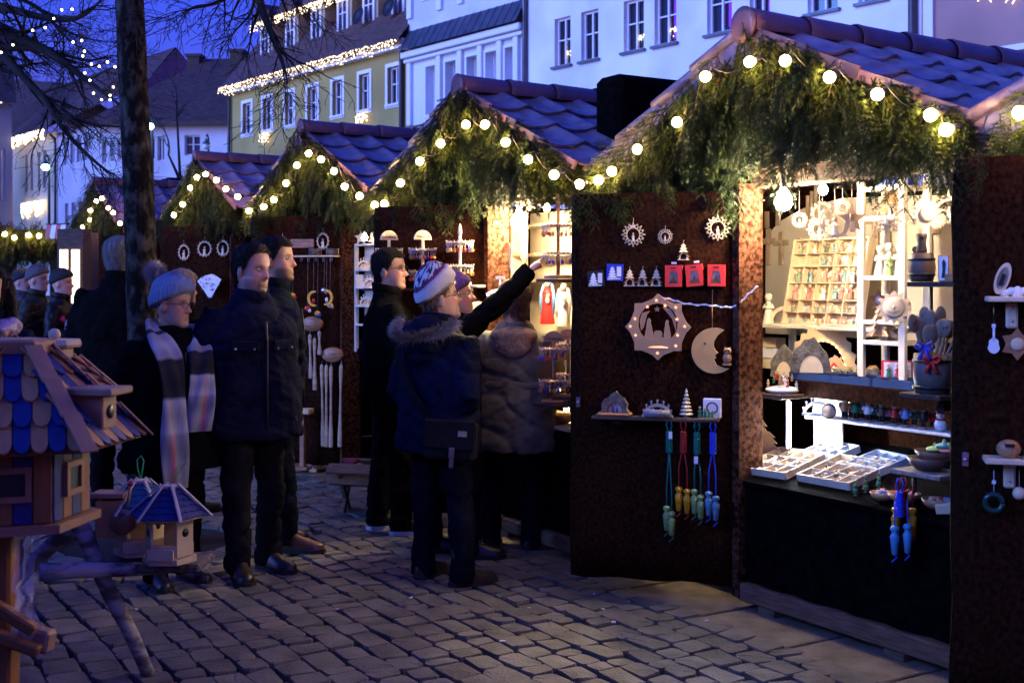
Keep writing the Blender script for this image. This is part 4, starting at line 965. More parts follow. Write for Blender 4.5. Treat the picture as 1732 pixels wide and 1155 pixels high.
hb = thing('shoulder_bag', 'dark grey shoulder bag with a metal buckle on the blue parka', 'bag', p6.matrix_world if False else T(-.39, 6.42, 0) @ RZ(-38))
BM = T(.20, -.13, .80) @ RZ(28) @ RY(3)
mb = MB(); mb.box((0, 0, 0), (.27, .085, .21), bev=.022); mb.build('pouch', c_char, hb, BM)
mb = MB(); mb.box((0, -.047, .035), (.272, .016, .15), bev=.007); mb.build('flap', c_char, hb, BM)
mb = MB(); mb.box((.02, -.060, -.055), (.030, .010, .055), bev=.004); mb.box((.02, -.058, -.10), (.022, .005, .06)); mb.build('buckle', m_steel, hb, BM)
mb = MB(); mb.box((.07, -.057, .045), (.045, .004, .028)); mb.build('badge', m_fur, hb, BM)
pts = smooth_path([(.10, -.16, .88), (-.02, -.205, 1.05), (-.12, -.20, 1.22), (-.17, -.12, 1.38), (-.16, .0, 1.43)], 24)
mb = MB(); mb.loft([[p + Vector((.018, -.006, .01)), p + Vector((.018, 0, .01)), p + Vector((-.018, 0, -.01)), p + Vector((-.018, -.006, -.01))] for p in pts], smooth=False); mb.build('strap', c_char, hb)
# --- person pointing at the key rings
ph = knit_hat(lambda x, y, z, a: fade((.13, .07, .20), .7 + .5 * abs(noise.noise(Vector((x * 60, y * 60, z * 60))))), hat_fn(.030, .40, .016, .04, 30, .004), 1.12)
M7 = T(-.34, 7.05, 0) @ RZ(-82); I7 = M7.inverted(); k7 = 1.64 / 1.75
wr = (I7 @ P(893, 462, 7.0)) / k7; el = (I7 @ P(842, 512, 6.92)) / k7
person('person in a black coat and purple knit hat pointing up at the key rings', -.34, 7.05, -82, 1.64, hy=-2, hp=8, arms={'R': (tuple(el), tuple(wr)), 'L': ((-.27, .02, 1.12), (-.2, .16, .95))}, coat=c_black, hem=.80, trousers=c_jean, shoe=m_leatherb, boots=True, hair=None, hat=ph, glasses=True, hands=('point', 'relax'), skin=(.52, .30, .24), feet={'R': (.10, .10, -4), 'L': (-.12, -.12, 4)})
# --- olive parka seen from behind at the counter
def bun(x, y, z, a): return hair_long(x, y, z, a) + (.004 if z > 0 else 0)
p8, h8, k8 = person('person in an olive parka with a beige lined hood bending over the key ring stall', .014, 7.26, -18, 1.60, hy=-14, hp=-8, lean=.03, arms={'R': ((.28, .06, 1.13), (.20, .30, 1.08)), 'L': ((-.30, .02, 1.13), (-.24, .22, 1.0))}, coat=c_olive, hem=.66, width=1.22, trousers=c_jean, hair='brown', hairfn=bun, collar=False, belt=c_olive, feet={'R': (.12, .02, -10), 'L': (-.16, .0, 12)}, flare=1.02)
mb = MB(); mb.ball((.02, -.09 * k8, 1.415 * k8), (.165 * k8, .110 * k8, .055 * k8), 18, 12); mb.ball((.03, -.145 * k8, 1.345 * k8), (.125 * k8, .055 * k8, .085 * k8), 18, 12); mb.ball((0, -.0, 1.43 * k8), (.13 * k8, .10 * k8, .045 * k8), 18, 12)
skinned('hood', mb, mat('hood_lining', (.34, .25, .16), .95, var=.25, scale=40, bump=.6, bscale=90), p8, .014, 3, .03, .008)
# --- dark figure behind the tree
person('person in a long dark coat seen from behind next to the tree trunk', -2.63, 8.15, -8, 1.90, hy=-12, coat=c_black, hem=.66, width=1.28, trousers=c_blackt, hair='grey', hairfn=lambda x, y, z, a: hair_short(x, y, z, a) + .004)
# --- woman with long dark hair beside the bird houses
p10, h10, k10 = person('person with long wavy dark hair and a shiny purple scarf behind the bird houses', -2.70, 6.25, -170, 1.68, hy=10, hair='dark', hairfn=hair_long, arms={'R': ((.28, -.04, 1.1), (.19, .05, .95)), 'L': ((-.28, -.04, 1.1), (-.19, .05, .95))}, coat=c_navy, trousers=c_blackt, skin=(.42, .27, .21))
mb = MB(); r10 = random.Random(10)
for j in range(90):
    a = r10.uniform(.15, 2 * math.pi - .15) + math.pi / 2; a0 = r10.uniform(-1.9, 1.9) - math.pi / 2; base = h10 @ Vector((.075 * math.cos(a0), -.01 + .085 * math.sin(a0), r10.uniform(.0, .06)))
    out = Vector((math.cos(a0), math.sin(a0), 0)); ph_ = r10.uniform(0, 6)
    path = [base + out * (.012 + .055 * t ** .7 + .012 * math.sin(ph_ + t * 9)) + Vector((.01 * math.cos(ph_ + t * 8), 0, -.38 * t)) for t in [q / 9 for q in range(10)]]
    mb.tube(path, [.014, .016, .017, .017, .016, .015, .013, .011, .008, .003], 6)
mb.build('hair', m_hair['dark'], p10)
mb = MB(); path = [(Vector((.125 * math.cos(a), .125 * math.sin(a) + .02, 1.43 + .03 * math.sin(3 * a) - .05 * math.sin(a)))) * k10 for a in [2 * math.pi * j / 24 for j in range(25)]]; mb.tube(path, .055, 10)
skinned('scarf', mb, mat('satin_scarf', (.10, .07, .20), .28, col2=(.32, .26, .5), scale=25, bump=.8, bscale=60, spec=.8), p10, .012, 2, .02, .02)
# --- men in beanies by the far stall
bk = knit_hat(lambda x, y, z, a: fade((.035, .036, .040), .8 + .3 * abs(math.sin(a * 20))), hat_fn(.034, .40, .016, .04, 40, .005), 1.15)
bg = knit_hat(lambda x, y, z, a: fade((.10, .10, .105), .8 + .3 * abs(math.sin(a * 20))), hat_fn(.034, .40, .016, .04, 40, .005), 1.15)
person('person in a grey beanie and dark green quilted coat by the striped awning', -4.86, 12.4, -96, 1.76, coat=c_green, trousers=c_blackt, hair=None, hat=bg, vox=.010, skin=(.5, .31, .24))
person('person in a black beanie and black jacket carrying a foil bag', -4.52, 12.15, -92, 1.72, coat=c_blackn, trousers=c_blackt, hair=None, hat=bk, vox=.010, skin=(.5, .31, .24), arms={'R': ((.27, .0, 1.12), (.2, .25, 1.12)), 'L': ((-.27, .0, 1.12), (-.15, .27, 1.12))})
person('person in a black beanie standing before the blue arched window', -5.62, 13.9, -100, 1.74, coat=cloth('grey_blue_coat', (.06, .07, .09)), trousers=c_blackt, hair=None, hat=bk, vox=.010, skin=(.45, .30, .25))
q = P(119, 545, 12.0); bgx = thing('foil_bag', 'crumpled silver bag with a pink rim held at the waist', 'bag', T(q.x, q.y, q.z - .55))
mb = MB(); mb.box((0, 0, .30), (.12, .10, .55), bev=.03); skinned('sack', mb, mat('silver_foil', (.45, .44, .48), .3, var=.2, scale=20, metal=.5, bump=.8, bscale=40), bgx, .015, 1, .04, .03)
mb = MB(); mb.tube([(-.07, -.05, .60), (-.08, 0, .55), (-.07, .05, .45)], .03, 8); mb.build('rim', mat('pink_cloth', (.45, .02, .10), .7), bgx)
bake_all()
# ------------------------------------------------------------------ goods: shared builders (all face -y, base or hook at the origin)
def paint(name, c, rough=.45, **k): return mat(name, c, rough, var=.08, scale=30, **k)
w_red = paint('paint_red', (.50, .025, .02)); w_green = paint('paint_green', (.02, .17, .06)); w_blue = paint('paint_blue', (.02, .04, .42)); w_yel = paint('paint_yellow', (.70, .38, .02)); w_white = paint('paint_white', (.75, .73, .70)); w_black = paint('paint_black', (.012, .012, .012))
w_teal = paint('paint_teal', (.03, .22, .20)); w_pink = paint('paint_pink', (.60, .22, .18)); w_skin = paint('paint_skin', (.62, .38, .24)); w_lblue = paint('paint_pale_blue', (.12, .24, .46)); w_olive = paint('paint_olive', (.22, .36, .10)); w_ochre = paint('paint_ochre', (.55, .28, .03)); w_cream = paint('glazed_cream', (.80, .72, .55), .3)
m_bark = mat('bark_rough', (.06, .05, .045), .9, col2=(.16, .14, .12), scale=30, bump=1, bscale=60); m_straw = mat('straw', (.55, .42, .2), .8, var=.3, scale=40); m_navytray = mat('blue_velvet_tray', (.035, .07, .15), .7, var=.1); m_wood2 = mat('cherry_wood', (.34, .16, .07), .4, var=.25, scale=12, stretch=(1, 1, 4)); m_bowl = mat('bowl_wood', (.42, .22, .10), .4, var=.2, scale=10, stretch=(1, 1, 4)); m_bowld = mat('dark_bowl', (.11, .06, .04), .5, var=.2, scale=10)
m_glowo = mat('orange_glow', (1, .45, .15), .5, var=0, emit=26, ecol=(1.0, .30, .06)); m_glowy = mat('candle_led', (1, .8, .4), .5, var=0, emit=14, ecol=(1.0, .62, .2)); m_beige = mat('beige_board', (.50, .43, .34), .8, var=.06, scale=4)
def circ(r, n=24, cx=0, cz=0, a0=0): return [(cx + r * math.cos(a0 + 2 * math.pi * i / n), cz + r * math.sin(a0 + 2 * math.pi * i / n)) for i in range(n)]
def starpoly(R_, r_, n, a0=math.pi / 2): return [((R_ if i % 2 == 0 else r_) * math.cos(a0 + math.pi * i / n), (R_ if i % 2 == 0 else r_) * math.sin(a0 + math.pi * i / n)) for i in range(2 * n)]
def loop3(pts, y=0): return [(x, y, z) for x, z in pts]
def treepoly(w, h, tiers=4, notch=.45):
    L = []
    for i in range(tiers):
        z0 = h * (.12 + .88 * (1 - (i + 1) / tiers)); ww = w * (.35 + .65 * (i + 1) / tiers) / 2; wn = w * (.35 + .65 * i / tiers) / 2 * notch if i else 0
        if i == 0: L.append((0, h))
        else: L.append((wn, z0 + h * .88 / tiers))
        L.append((ww, z0))
    L += [(w * .08, h * .12), (w * .08, 0)]; return L + [(-x, z) for x, z in reversed(L) if x > 0]
def figurine(mb, h, body, head=None, wings=None, arms=True, M=None, hat=None, mskin=3):
    M = M or Matrix(); r = h * .19
    mb.lathe([(r, 0), (r * 1.02, h * .03), (r * .82, h * .25), (r * .55, h * .5), (r * .50, h * .62), (r * .28, h * .72)], 12, body, M)
    mb.ball((0, 0, h * .84), (h * .115, h * .115, h * .13), 10, 8, mskin, M); mb.ball((0, h * .02, h * .88), (h * .12, h * .115, h * .11), 10, 8, head if head is not None else body, M)
    if arms:
        for s in (-1, 1): mb.tube([(s * r * .5, 0, h * .62), (s * r * .85, -h * .08, h * .5), (s * r * .2, -h * .17, h * .52)], h * .045, 6, body, M=M)
    if wings:
        for s in (-1, 1): mb.prism([(s * .02 * h, h * .45), (s * h * .30, h * .78), (s * h * .32, h * .5), (s * h * .12, h * .3)], h * .02, wings, M, y0=r * .6)
def lace_star(Rr, n=8, fig=True, seed=0):
    """fretwork star: ring, thin spikes and loops, small figure in the middle"""
    mb = MB(); ri = Rr * .52; t = Rr * .035
    mb.ring(circ(ri * 1.10, 32), circ(ri * .96, 32), .006, y0=-.003)
    for k in range(n):
        a = math.pi / 2 + 2 * math.pi * k / n; d = .5 * math.pi / n
        for s in (-1, 1): mb.tube(loop3([(ri * 1.05 * math.cos(a + s * d * 1.1), ri * 1.05 * math.sin(a + s * d * 1.1)), (Rr * math.cos(a), Rr * math.sin(a))]), [t, t * .6], 5)
        b = a + math.pi / n; cr = Rr * .13; mb.tube(loop3(circ(cr, 10, (ri + cr * 1.4) * math.cos(b), (ri + cr * 1.4) * math.sin(b)) + [circ(cr, 10, (ri + cr * 1.4) * math.cos(b), (ri + cr * 1.4) * math.sin(b))[0]]), t * .7, 5)
        mb.tube(loop3(circ(cr * .5, 8, (ri + cr * 2.5) * math.cos(b), (ri + cr * 2.5) * math.sin(b)) + [circ(cr * .5, 8, (ri + cr * 2.5) * math.cos(b), (ri + cr * 2.5) * math.sin(b))[0]]), t * .6, 5)
    if fig: figurine(mb, ri * 1.25, 1, 2, M=T(0, 0, -ri * .95), mskin=2)
    mb.tube([(0, 0, Rr), (.002, 0, Rr * 1.35)], .0012, 4)
    return mb
def round_fret(Rr, oval=1.0):
    mb = MB(); mb.ring([(x * oval, z) for x, z in circ(Rr, 28)], [(x * oval * .88, z * .88) for x, z in circ(Rr, 28)], .006, y0=-.003)
    for k in range(14):
        a = 2 * math.pi * k / 14; c = (Rr * 1.06 * oval * math.cos(a), Rr * 1.06 * math.sin(a)); L = circ(Rr * .09, 8, *c); mb.tube(loop3(L + [L[0]]), Rr * .03, 5)
    figurine(mb, Rr * 1.2, 1, 2, wings=0, M=T(0, 0, -Rr * .85), mskin=2); mb.tube([(0, 0, Rr * 1.1), (0, 0, Rr * 1.7)], .0012, 4); return mb
ORN = [m_pale, w_cream, w_skin]
def hut_tree(h=.10):
    mb = MB(); w = h * .75; mb.prism(treepoly(w * .75, h * .62, 3), .004, 0, T(0, 0, h * .38))
    mb.box((0, 0, h * .02), (w * .9, .03, h * .05), 0); mb.prism([(-w * .36, h * .04), (-w * .22, h * .04), (-w * .2, h * .30), (0, h * .42), (.2 * w, h * .30), (.22 * w, h * .04), (.36 * w, h * .04), (.36 * w, h * .2), (0, h * .5), (-.36 * w, h * .2)], .018, 0, y0=-.012)
    for s in (-1, 1): mb.box((0, 0, 0), (w * .62, .034, h * .035), 1, T(s * w * .25, -.005, h * .34) @ RY(s * 45))
    mb.prism([(-w * .2, h * .05), (w * .2, h * .05), (0, h * .36)], .002, 2, y0=.004); mb.tube([(0, 0, h), (.001, 0, h * 1.12), (.004, 0, h * 1.16)], .0011, 4); return mb
def tag_paper(M, group='price tags', label='small white price tag on the goods'): pass

# ------------------------------------------------------------------ the open shutter of the carving stall
PF = panel_frame(1)
def onp(px, py, y=-.012): return PF @ T(*hit(PF, px, py, y))
def pp(px, py, y=-.012): return hit(PF, px, py, y)
one('star_ornament', lace_star(.062), ORN, 'large fretwork star ornament above the small trees on the felt shutter', 'ornament', onp(1071, 397))
one('star_ornament', lace_star(.040, 10), ORN, 'small fretwork star ornament between two larger ones on the felt shutter', 'ornament', onp(1125, 400))
one('star_ornament', lace_star(.064), ORN, 'large fretwork star ornament beside the lit felt jamb', 'ornament', onp(1214, 386))
ht = hut_tree(.085).mesh('tree_ornament', [m_pale, m_wood2, w_black])
for k, (px, py, lb, g) in enumerate(((1156, 440, 'wooden tree hut ornament hanging above the red boxes', None), (1065, 484, 'wooden tree hut ornament in the row of three by the red boxes', 'tree hut ornaments in a row'), (1087, 484, 'wooden tree hut ornament in the row of three by the red boxes', 'tree hut ornaments in a row'), (1110, 484, 'wooden tree hut ornament in the row of three by the red boxes', 'tree hut ornaments in a row'))):
    tag(link('tree_ornament', ht, None, onp(px, py) @ RZ(R.uniform(-10, 10))), lb, 'ornament', g)
for k, (px, py, lb, c) in enumerate(((1008, 472, 'white cut out tree ornament in a grey packet', m_iron), (1040, 461, 'white cut out tree ornament on a blue card', w_blue))):
    o = thing('packed_ornament', lb, 'ornament', onp(px, py)); mb = MB(); mb.box((0, 0, 0), (.085, .004, .085), bev=.001); mb.build('card', c, o, RY(-6 + 8 * k))
    mb = MB(); mb.prism(treepoly(.05, .065, 4), .004, 0, T(-.012, -.008, -.034)); mb.box((.022, -.006, .005), (.022, .003, .05)); mb.prism([(-.036, -.036), (.03, -.034), (.03, -.028), (-.036, -.03)], .004, y0=-.008); mb.build('cut_out', m_tagp, o)
m_redbox = mat('red_card', (.62, .035, .03), .4, var=.06, scale=8); m_film = mat('grey_blister', (.20, .18, .20), .25, var=.3, scale=30)
for k, (px, py, rz, lb) in enumerate(((1140, 467, 0, 'red gift box next to the wooden tree hut ornaments'), (1175, 466, 5, 'tilted red gift box between two straight ones'), (1212, 466, -1, 'red gift box above the crescent moon'))):
    o = thing('gift_box', lb, 'gift box', onp(px, py, -.02) @ RY(-rz)); w, h_ = .082, .105
    mb = MB(); f = -.022; mb.ring([(-w / 2, -h_ / 2), (w / 2, -h_ / 2), (w / 2, h_ / 2), (-w / 2, h_ / 2)], [(-w * .30, -h_ * .36), (w * .30, -h_ * .36), (w * .20, h_ * .22), (-w * .20, h_ * .22)], .002, y0=f)
    mb.box((0, .02, 0), (w, .002, h_)); mb.box((-w / 2, 0, 0), (.002, .043, h_)); mb.box((w / 2, 0, 0), (.002, .043, h_)); mb.box((0, 0, -h_ / 2), (w, .043, .002)); mb.box((0, 0, h_ / 2), (w, .043, .002)); mb.build('carton', m_redbox, o)
    mb = MB(); mb.box((0, f - .001, h_ * .39), (.028, .001, .006)); mb.build('hang_slot', w_black, o)
    mb = MB(); mb.prism([(-w * .29, -h_ * .35), (w * .29, -h_ * .35), (w * .19, h_ * .21), (-w * .19, h_ * .21)], .001, y0=f + .004); mb.build('film', m_film, o)
    mb = MB(); mb.prism([(-.022, -.036), (.022, -.036), (0, .0)], .01, y0=f + .0005); mb.build('picture', m_dkwood, o)
for px, py in ((1140, 445), (1178, 443), (1208, 374), (1070, 383)):
    mb = MB(); mb.box((0, 0, 0), (.026, .002, .010), bev=.0008); one('price_tag', mb, m_tagp, 'blank white price tag pinned on the felt shutter', 'price tag', onp(px, py, -.03 if py < 400 else -.012) @ RY(R.uniform(-8, 8)), 'price tags on the felt shutter')
# lit octagon with the nativity
c = pp(1113, 553, -.05); o = thing('nativity_lamp', 'glowing wooden octagon lamp with a cut out nativity scene', 'lamp', PF @ T(*c)); Rr = .165
oc = []
for k in range(8):
    a = math.pi / 2 + math.pi / 4 * k; b = a + math.pi / 8; oc += [(Rr * math.cos(a), Rr * math.sin(a)), (Rr * .86 * math.cos(b - .2), Rr * .86 * math.sin(b - .2)), (Rr * .84 * math.cos(b), Rr * .84 * math.sin(b)), (Rr * .86 * math.cos(b + .2), Rr * .86 * math.sin(b + .2))]
def arch(n):
    L = []
    for k in range(n):
        a = math.pi / 2 + 2 * math.pi * k / n; x, z = .098 * math.cos(a), .098 * math.sin(a) + .018
        L.append((x, max(z, -.052)))
    return L
m_tan = mat('tan_plywood', (.40, .23, .115), .6, var=.1, scale=10); mb = MB(); mb.ring(oc, arch(32), .006, y0=-.006); pl = mb.build('front_plate', m_tan, o)
mb = MB(); mb.ring([(x * .93, z * .93) for x, z in oc], [(x * .90, z * .90) for x, z in oc], .04); mb.build('rim', m_wood2, o)
mb = MB()
for x, s in ((-.045, 1), (.045, .82)): mb.prism([(x - .022 * s, -.052), (x + .024 * s, -.052), (x + .014 * s, .0), (x + .008 * s, .02 * s), (x + .010 * s, .035 * s), (x, .045 * s), (x - .009 * s, .035 * s), (x - .012 * s, .01)], .005, y0=-.002)
mb.prism([(-.02, -.052), (.02, -.052), (.022, -.03), (.012, -.018), (-.012, -.018), (-.022, -.03)], .005, y0=-.002); mb.prism(starpoly(.016, .007, 5), .004, 0, T(-.005, 0, .088)); mb.prism([(-.092, .03), (-.08, .07), (-.04, .08), (-.055, .06), (-.07, .0), (-.085, -.02)], .004); mb.prism([(.02, .10), (.06, .09), (.09, .04), (.088, -.02), (.07, .04), (.05, .065)], .004); mb.build('figures', m_tan, pl)
mb = MB()
for px, py in ((1110, 508), (1095, 519), (1125, 517), (1143, 520), (1145, 540), (1158, 552), (1146, 567), (1143, 585), (1112, 597), (1075, 567), (1066, 552), (1074, 539)):
    q = PF.inverted() @ (PF @ hit(PF, px, py, -.057)); mb.prism(starpoly(.010, .0045, 5), .0015, 0, T(q.x - c.x, 0, q.z - c.z), y0=-.008)
mb.prism([(-.05, -.102), (.05, -.104), (.05, -.099), (.02, -.094), (-.03, -.096)], .0015, y0=-.008); mb.build('star_cut_outs', mat('cut_out_glow', (1, .5, .2), .5, var=0, emit=1.9, ecol=(1.0, .42, .16)), pl)
mb = MB(); 
for a in range(10): mb.ball((.118 * math.cos(a * .628), .028, .012 + .118 * math.sin(a * .628)), .006, 6, 4)
mb.build('bulb', m_glowo, o)
cb = [pp(1113, 502, -.02), pp(1135, 506, -.015), pp(1160, 515, -.015), pp(1200, 516, -.015), pp(1225, 520, -.015), pp(1248, 519, -.015), pp(1262, 500, -.03), pp(1282, 484, -.05)]
for off in (0, .006): mb = MB(); mb.tube([q + Vector((0, 0, off * math.sin(i * 1.7))) for i, q in enumerate(smooth_path([tuple(v) for v in cb], 40))], .003, 5); mb.build('cord', m_white, o, T(*(-c)))
# crescent moon with owl
c = pp(1212, 593, -.03); o = thing('moon_ornament', 'wooden crescent moon with a face and a little owl sitting in it', 'ornament', PF @ T(*c)); Rm = .112
out = [(Rm * math.cos(a), Rm * math.sin(a)) for a in [math.pi * (.36 + 1.36 * i / 22) for i in range(23)]]
inn = [(.038, -.085), (.0, -.07), (-.012, -.045), (-.004, -.038), (-.002, -.03), (-.010, -.026), (-.002, -.018), (.008, -.010), (-.004, .0), (-.014, .02), (-.012, .045), (.005, .075)]
mb = MB(); mb.prism([(x - .01, z) for x, z in out] + inn, .022, y0=-.011); mb.build('crescent', mat('honey_wood', (.50, .29, .10), .5, var=.14, scale=7, stretch=(1, 6, 1)), o)
mb = MB(); mb.lathe([(0, 0), (.006, 0), (.005, .003), (0, .003)], 10); mb.build('eye', w_black, o, T(-.055, -.012, .035) @ RX(90))
mb = MB(); mb.ball((.052, 0, -.036), (.022, .02, .028)); mb.ball((.054, -.002, -.002), (.019, .018, .017)); mb.prism([(.036, .006), (.040, .022), (.048, .012)], .006); mb.prism([(.06, .012), (.068, .022), (.071, .006)], .006); mb.box((.052, -.004, -.066), (.04, .03, .010))
for s in (-1, 1): mb.ball((.054 + s * .008, -.018, .002), .0055, 8, 6, 1)
mb.build('owl', [m_bowl, w_black], o)
mb = MB(); mb.tube([(-.02, 0, .10), (-.022, .01, .20), (-.022, .02, .30)], .0018, 5); mb.build('hanger', m_wood2, o)
# shelf with small wares
q0, q1 = pp(1003, 702, -.06), pp(1216, 708, -.06)
o = thing('wall_shelf', 'narrow dark shelf board on the felt shutter holding small carvings', 'shelf', PF); zs = (q0.z + q1.z) / 2
mb = MB(); mb.box(((q0.x + q1.x) / 2, -.055, zs - .008), (q1.x - q0.x, .105, .016), bev=.003); mb.build('board', m_dkwood, o)
for f in (.2, .85): mb = MB(); mb.box((q0.x + (q1.x - q0.x) * f, -.035, zs - .03), (.05, .06, .026), bev=.003); mb.build('bracket', m_iron, o)
zs += .0005
def onshelf(px, y=-.055): q = pp(px, 700, y); return PF @ T(q.x, y, zs)
o = thing('carved_crib', 'dark bark nativity crib on a pale wooden plate', 'nativity', onshelf(1040))
mb = MB(); mb.box((0, -.01, .008), (.17, .09, .016), bev=.006); mb.build('plate', m_wood2, o)
mb = MB(); rng = random.Random(2); 
A_ = [(.062 * math.cos(a) * (1 + rng.uniform(0, .25)), .017 + .085 * math.sin(a) * (1 + rng.uniform(0, .25))) for a in [math.pi * i / 15 for i in range(16)]]; B_ = [(.038 * math.cos(a), .017 + .05 * math.sin(a)) for a in [math.pi * i / 15 for i in range(16)]]
mb.prism(A_ + B_[::-1], .035, y0=-.02); mb.build('arch', m_bark, o); mb = MB(); mb.prism([(.036 * math.cos(a), .017 + .048 * math.sin(a)) for a in [math.pi * i / 12 for i in range(13)]], .003, y0=.006); mb.build('back', w_white, o)
mb = MB(); figurine(mb, .03, 0, M=T(-.01, -.005, .016), mskin=0); figurine(mb, .028, 0, M=T(.012, -.005, .016), mskin=0); mb.build('figures', m_dkwood, o)
def arch_lights(h=.09, w=.13):
    mb = MB(); n = 20; mb.prism([(w / 2 * math.cos(math.pi * i / n), h * .72 * math.sin(math.pi * i / n)) for i in range(n + 1)] + [(w / 2 * .82 * math.cos(math.pi * i / n), h * .55 * math.sin(math.pi * i / n)) for i in range(n, -1, -1)], .006, y0=-.003)
    for i in range(7):
        a = math.pi * (i + .5) / 7; x, z = w / 2 * .97 * math.cos(a), h * .70 * math.sin(a); mb.box((x, 0, z + h * .07), (.005, .005, h * .14)); mb.prism(starpoly(h * .085, h * .04, 5), .004, 0, T(x, -.002, z + h * .2))
    mb.box((0, 0, .005), (w * 1.05, .03, .01)); figurine(mb, h * .35, 0, M=T(-w * .15, 0, .01), mskin=0); figurine(mb, h * .35, 0, M=T(w * .12, 0, .01), mskin=0); return mb
one('candle_arch', arch_lights(.09, .145), mat('grey_wood', (.33, .31, .29), .6), 'grey wooden candle arch with seven stars on the shelf', 'candle arch', onshelf(1112))
mb = MB(); mb.tube([(-.10, -.02, .022), (.03, -.02, .022)], [.02, .02], 10); one('packet_roll', mb, m_film, 'clear wrapped roll lying in front of the candle arch', 'packet', onshelf(1125, -.085))
mb = MB()
for i in range(7): z = .015 + i * .018; r_ = .034 * (1 - i / 7.6); mb.lathe([(r_, z), (r_ * .95, z + .006), (r_ * .35, z + .014), (.003, z + .02)], 14)
mb.lathe([(.015, 0), (.014, .005), (.004, .008), (.004, .02)], 10); one('turned_tree', mb, m_pale, 'tiered turned wooden fir tree on the shelf', 'wooden tree', onshelf(1161))
o = thing('boxed_picture', 'white boxed picture with green figures standing before it', 'picture box', onshelf(1205, -.03)); mb = MB(); mb.box((0, 0, .048), (.088, .03, .095), bev=.003); mb.build('box', m_tagp, o); mb = MB(); mb.ring(circ(.03, 16, 0, .05), circ(.022, 16, 0, .05), .002, y0=-.018); mb.build('wreath', m_bark, o)
mb = MB()
for k, x in enumerate((-.055, -.03, -.012, .005)): figurine(mb, .055 - .006 * k, 0, 1, M=T(x, -.05, .006), mskin=1)
mb.box((-.02, -.05, .003), (.09, .03, .006), 1); one('figure_group', mb, [w_green, m_bowl], 'group of dark green smoker figures on a small plank', 'figurine', onshelf(1205, -.03))
# skipping ropes
def rope_set(name, label, top, bots, rope, hmat, group=None, twist=True):
    o = thing(name, label, 'skipping rope', top); mb = MB()
    mb.tube([(-.004, 0, -.06), (-.014, -.004, -.025), (-.008, -.006, -.002), (.006, -.006, 0), (.014, -.004, -.025), (.006, 0, -.06)], .0042, 6); zc = -.115
    for k in range(11): mb.tube([(.013 * math.cos(a), .013 * math.sin(a), -.06 - .0095 * k) for a in [2 * math.pi * j / 10 for j in range(11)]], .0052, 5, caps=False)
    for (x, z) in bots: mb.tube([(x * .1, 0, -.16), (x * .4, -.002, z * .5), (x, -.004, z + .10), (x, -.004, z)], .0036, 6)
    mb.build('rope', rope, o); mb = MB()
    for (x, z) in bots: mb.tube([(x, -.004, z - .115), (x + .008, -.006, z - .125), (x - .012, -.006, z - .145)], .0034, 5)
    mb.build('rope_end', rope, o)
    for (x, z) in bots:
        mb = MB(); mb.lathe([(.008, -.115), (.012, -.112), (.017, -.06), (.020, -.04), (.014, -.03), (.010, -.022), (.017, -.014), (.019, -.006), (.014, .002), (.004, .006)], 16); mb.build('handle', hmat, o, T(x, -.004, z))
    return o
def rp(px, py): return PF @ T(*pp(px, py, -.095))
h_gr = mat('stained_green_wood', (.20, .33, .10), .45, var=.25, scale=20, stretch=(1, 1, 6)); h_ye = mat('stained_yellow_wood', (.52, .25, .01), .45, var=.25, scale=20, stretch=(1, 1, 6)); h_bl = mat('stained_blue_wood', (.10, .24, .34), .45, var=.25, scale=20, stretch=(1, 1, 6))
r_te = mat('teal_rope', (.0, .17, .13), .6, bump=.5, bscale=300); r_re = mat('red_rope', (.42, .02, .015), .6, bump=.5, bscale=300); r_bl = mat('blue_rope', (.02, .06, .60), .6, bump=.5, bscale=300)
rope_set('skipping_rope', 'teal skipping rope with pale green handles hanging lowest, with a white tag', rp(1132, 710), ((-.012, -.425), (.012, -.45)), r_te, h_gr)
rope_set('skipping_rope', 'red skipping rope with yellow handles', rp(1156, 710), ((-.022, -.33), (.018, -.34)), r_re, h_ye)
rope_set('skipping_rope', 'teal skipping rope with green handles next to the red one', rp(1179, 712), ((-.012, -.335), (.018, -.36)), r_te, h_gr)
rope_set('skipping_rope', 'blue skipping rope with grey blue handles on the felt shutter', rp(1206, 712), ((-.02, -.345), (.014, -.365)), r_bl, h_bl)
for px, py in ((1134, 736), (1177, 778)):
    mb = MB(); mb.box((0, 0, 0), (.018, .002, .036), bev=.001); one('price_tag', mb, m_tagp, 'white swing tag tied to a teal skipping rope', 'price tag', onp(px, py, -.115), 'tags on the ropes')
# ------------------------------------------------------------------ inside the carving stall
SM = S[1]
def h1_(px, py, y): return hit(SM, px, py, y)
def at1(px, py, y, rz=0): return SM @ T(*h1_(px, py, y)) @ RZ(rz)
def m1(px, py, y): return (SM @ h1_(px, py, y)).y / F       # metres per photo pixel there
xl, xr = PANEL[1][0] + .045, HW[1] - .15
# counter with black cloth
o = thing('sales_counter', 'low sloping sales counter with a black cloth front in the carving stall', 'counter', SM)
mb = MB(); nx = 16; vs = []
for q in range(9):
    for p in range(nx + 1):
        x = xl + .005 + (xr - xl - .01) * p / nx; z = .15 + .48 * q / 8; vs.append((x, .095 + .012 * math.sin(p * 1.9) * (1 - q / 8) + .006 * noise.noise(Vector((x * 5, z * 4, 0))), z))
mb.add(vs, [(q * (nx + 1) + p, q * (nx + 1) + p + 1, (q + 1) * (nx + 1) + p + 1, (q + 1) * (nx + 1) + p) for q in range(8) for p in range(nx)], 0, True); mb.build('cloth_front', m_cloth_black, o)
mb = MB(); mb.box(((xl + xr) / 2, .40, .70), (xr - xl - .02, .66, .02), M=None); CT = Matrix.Translation((0, .08, .635)) @ RX(14)
mb = MB(); mb.box(((xl + xr) / 2, .33, 0), (xr - xl - .02, .68, .022), bev=.004); mb.build('counter_top', m_cloth_black, o, CT)
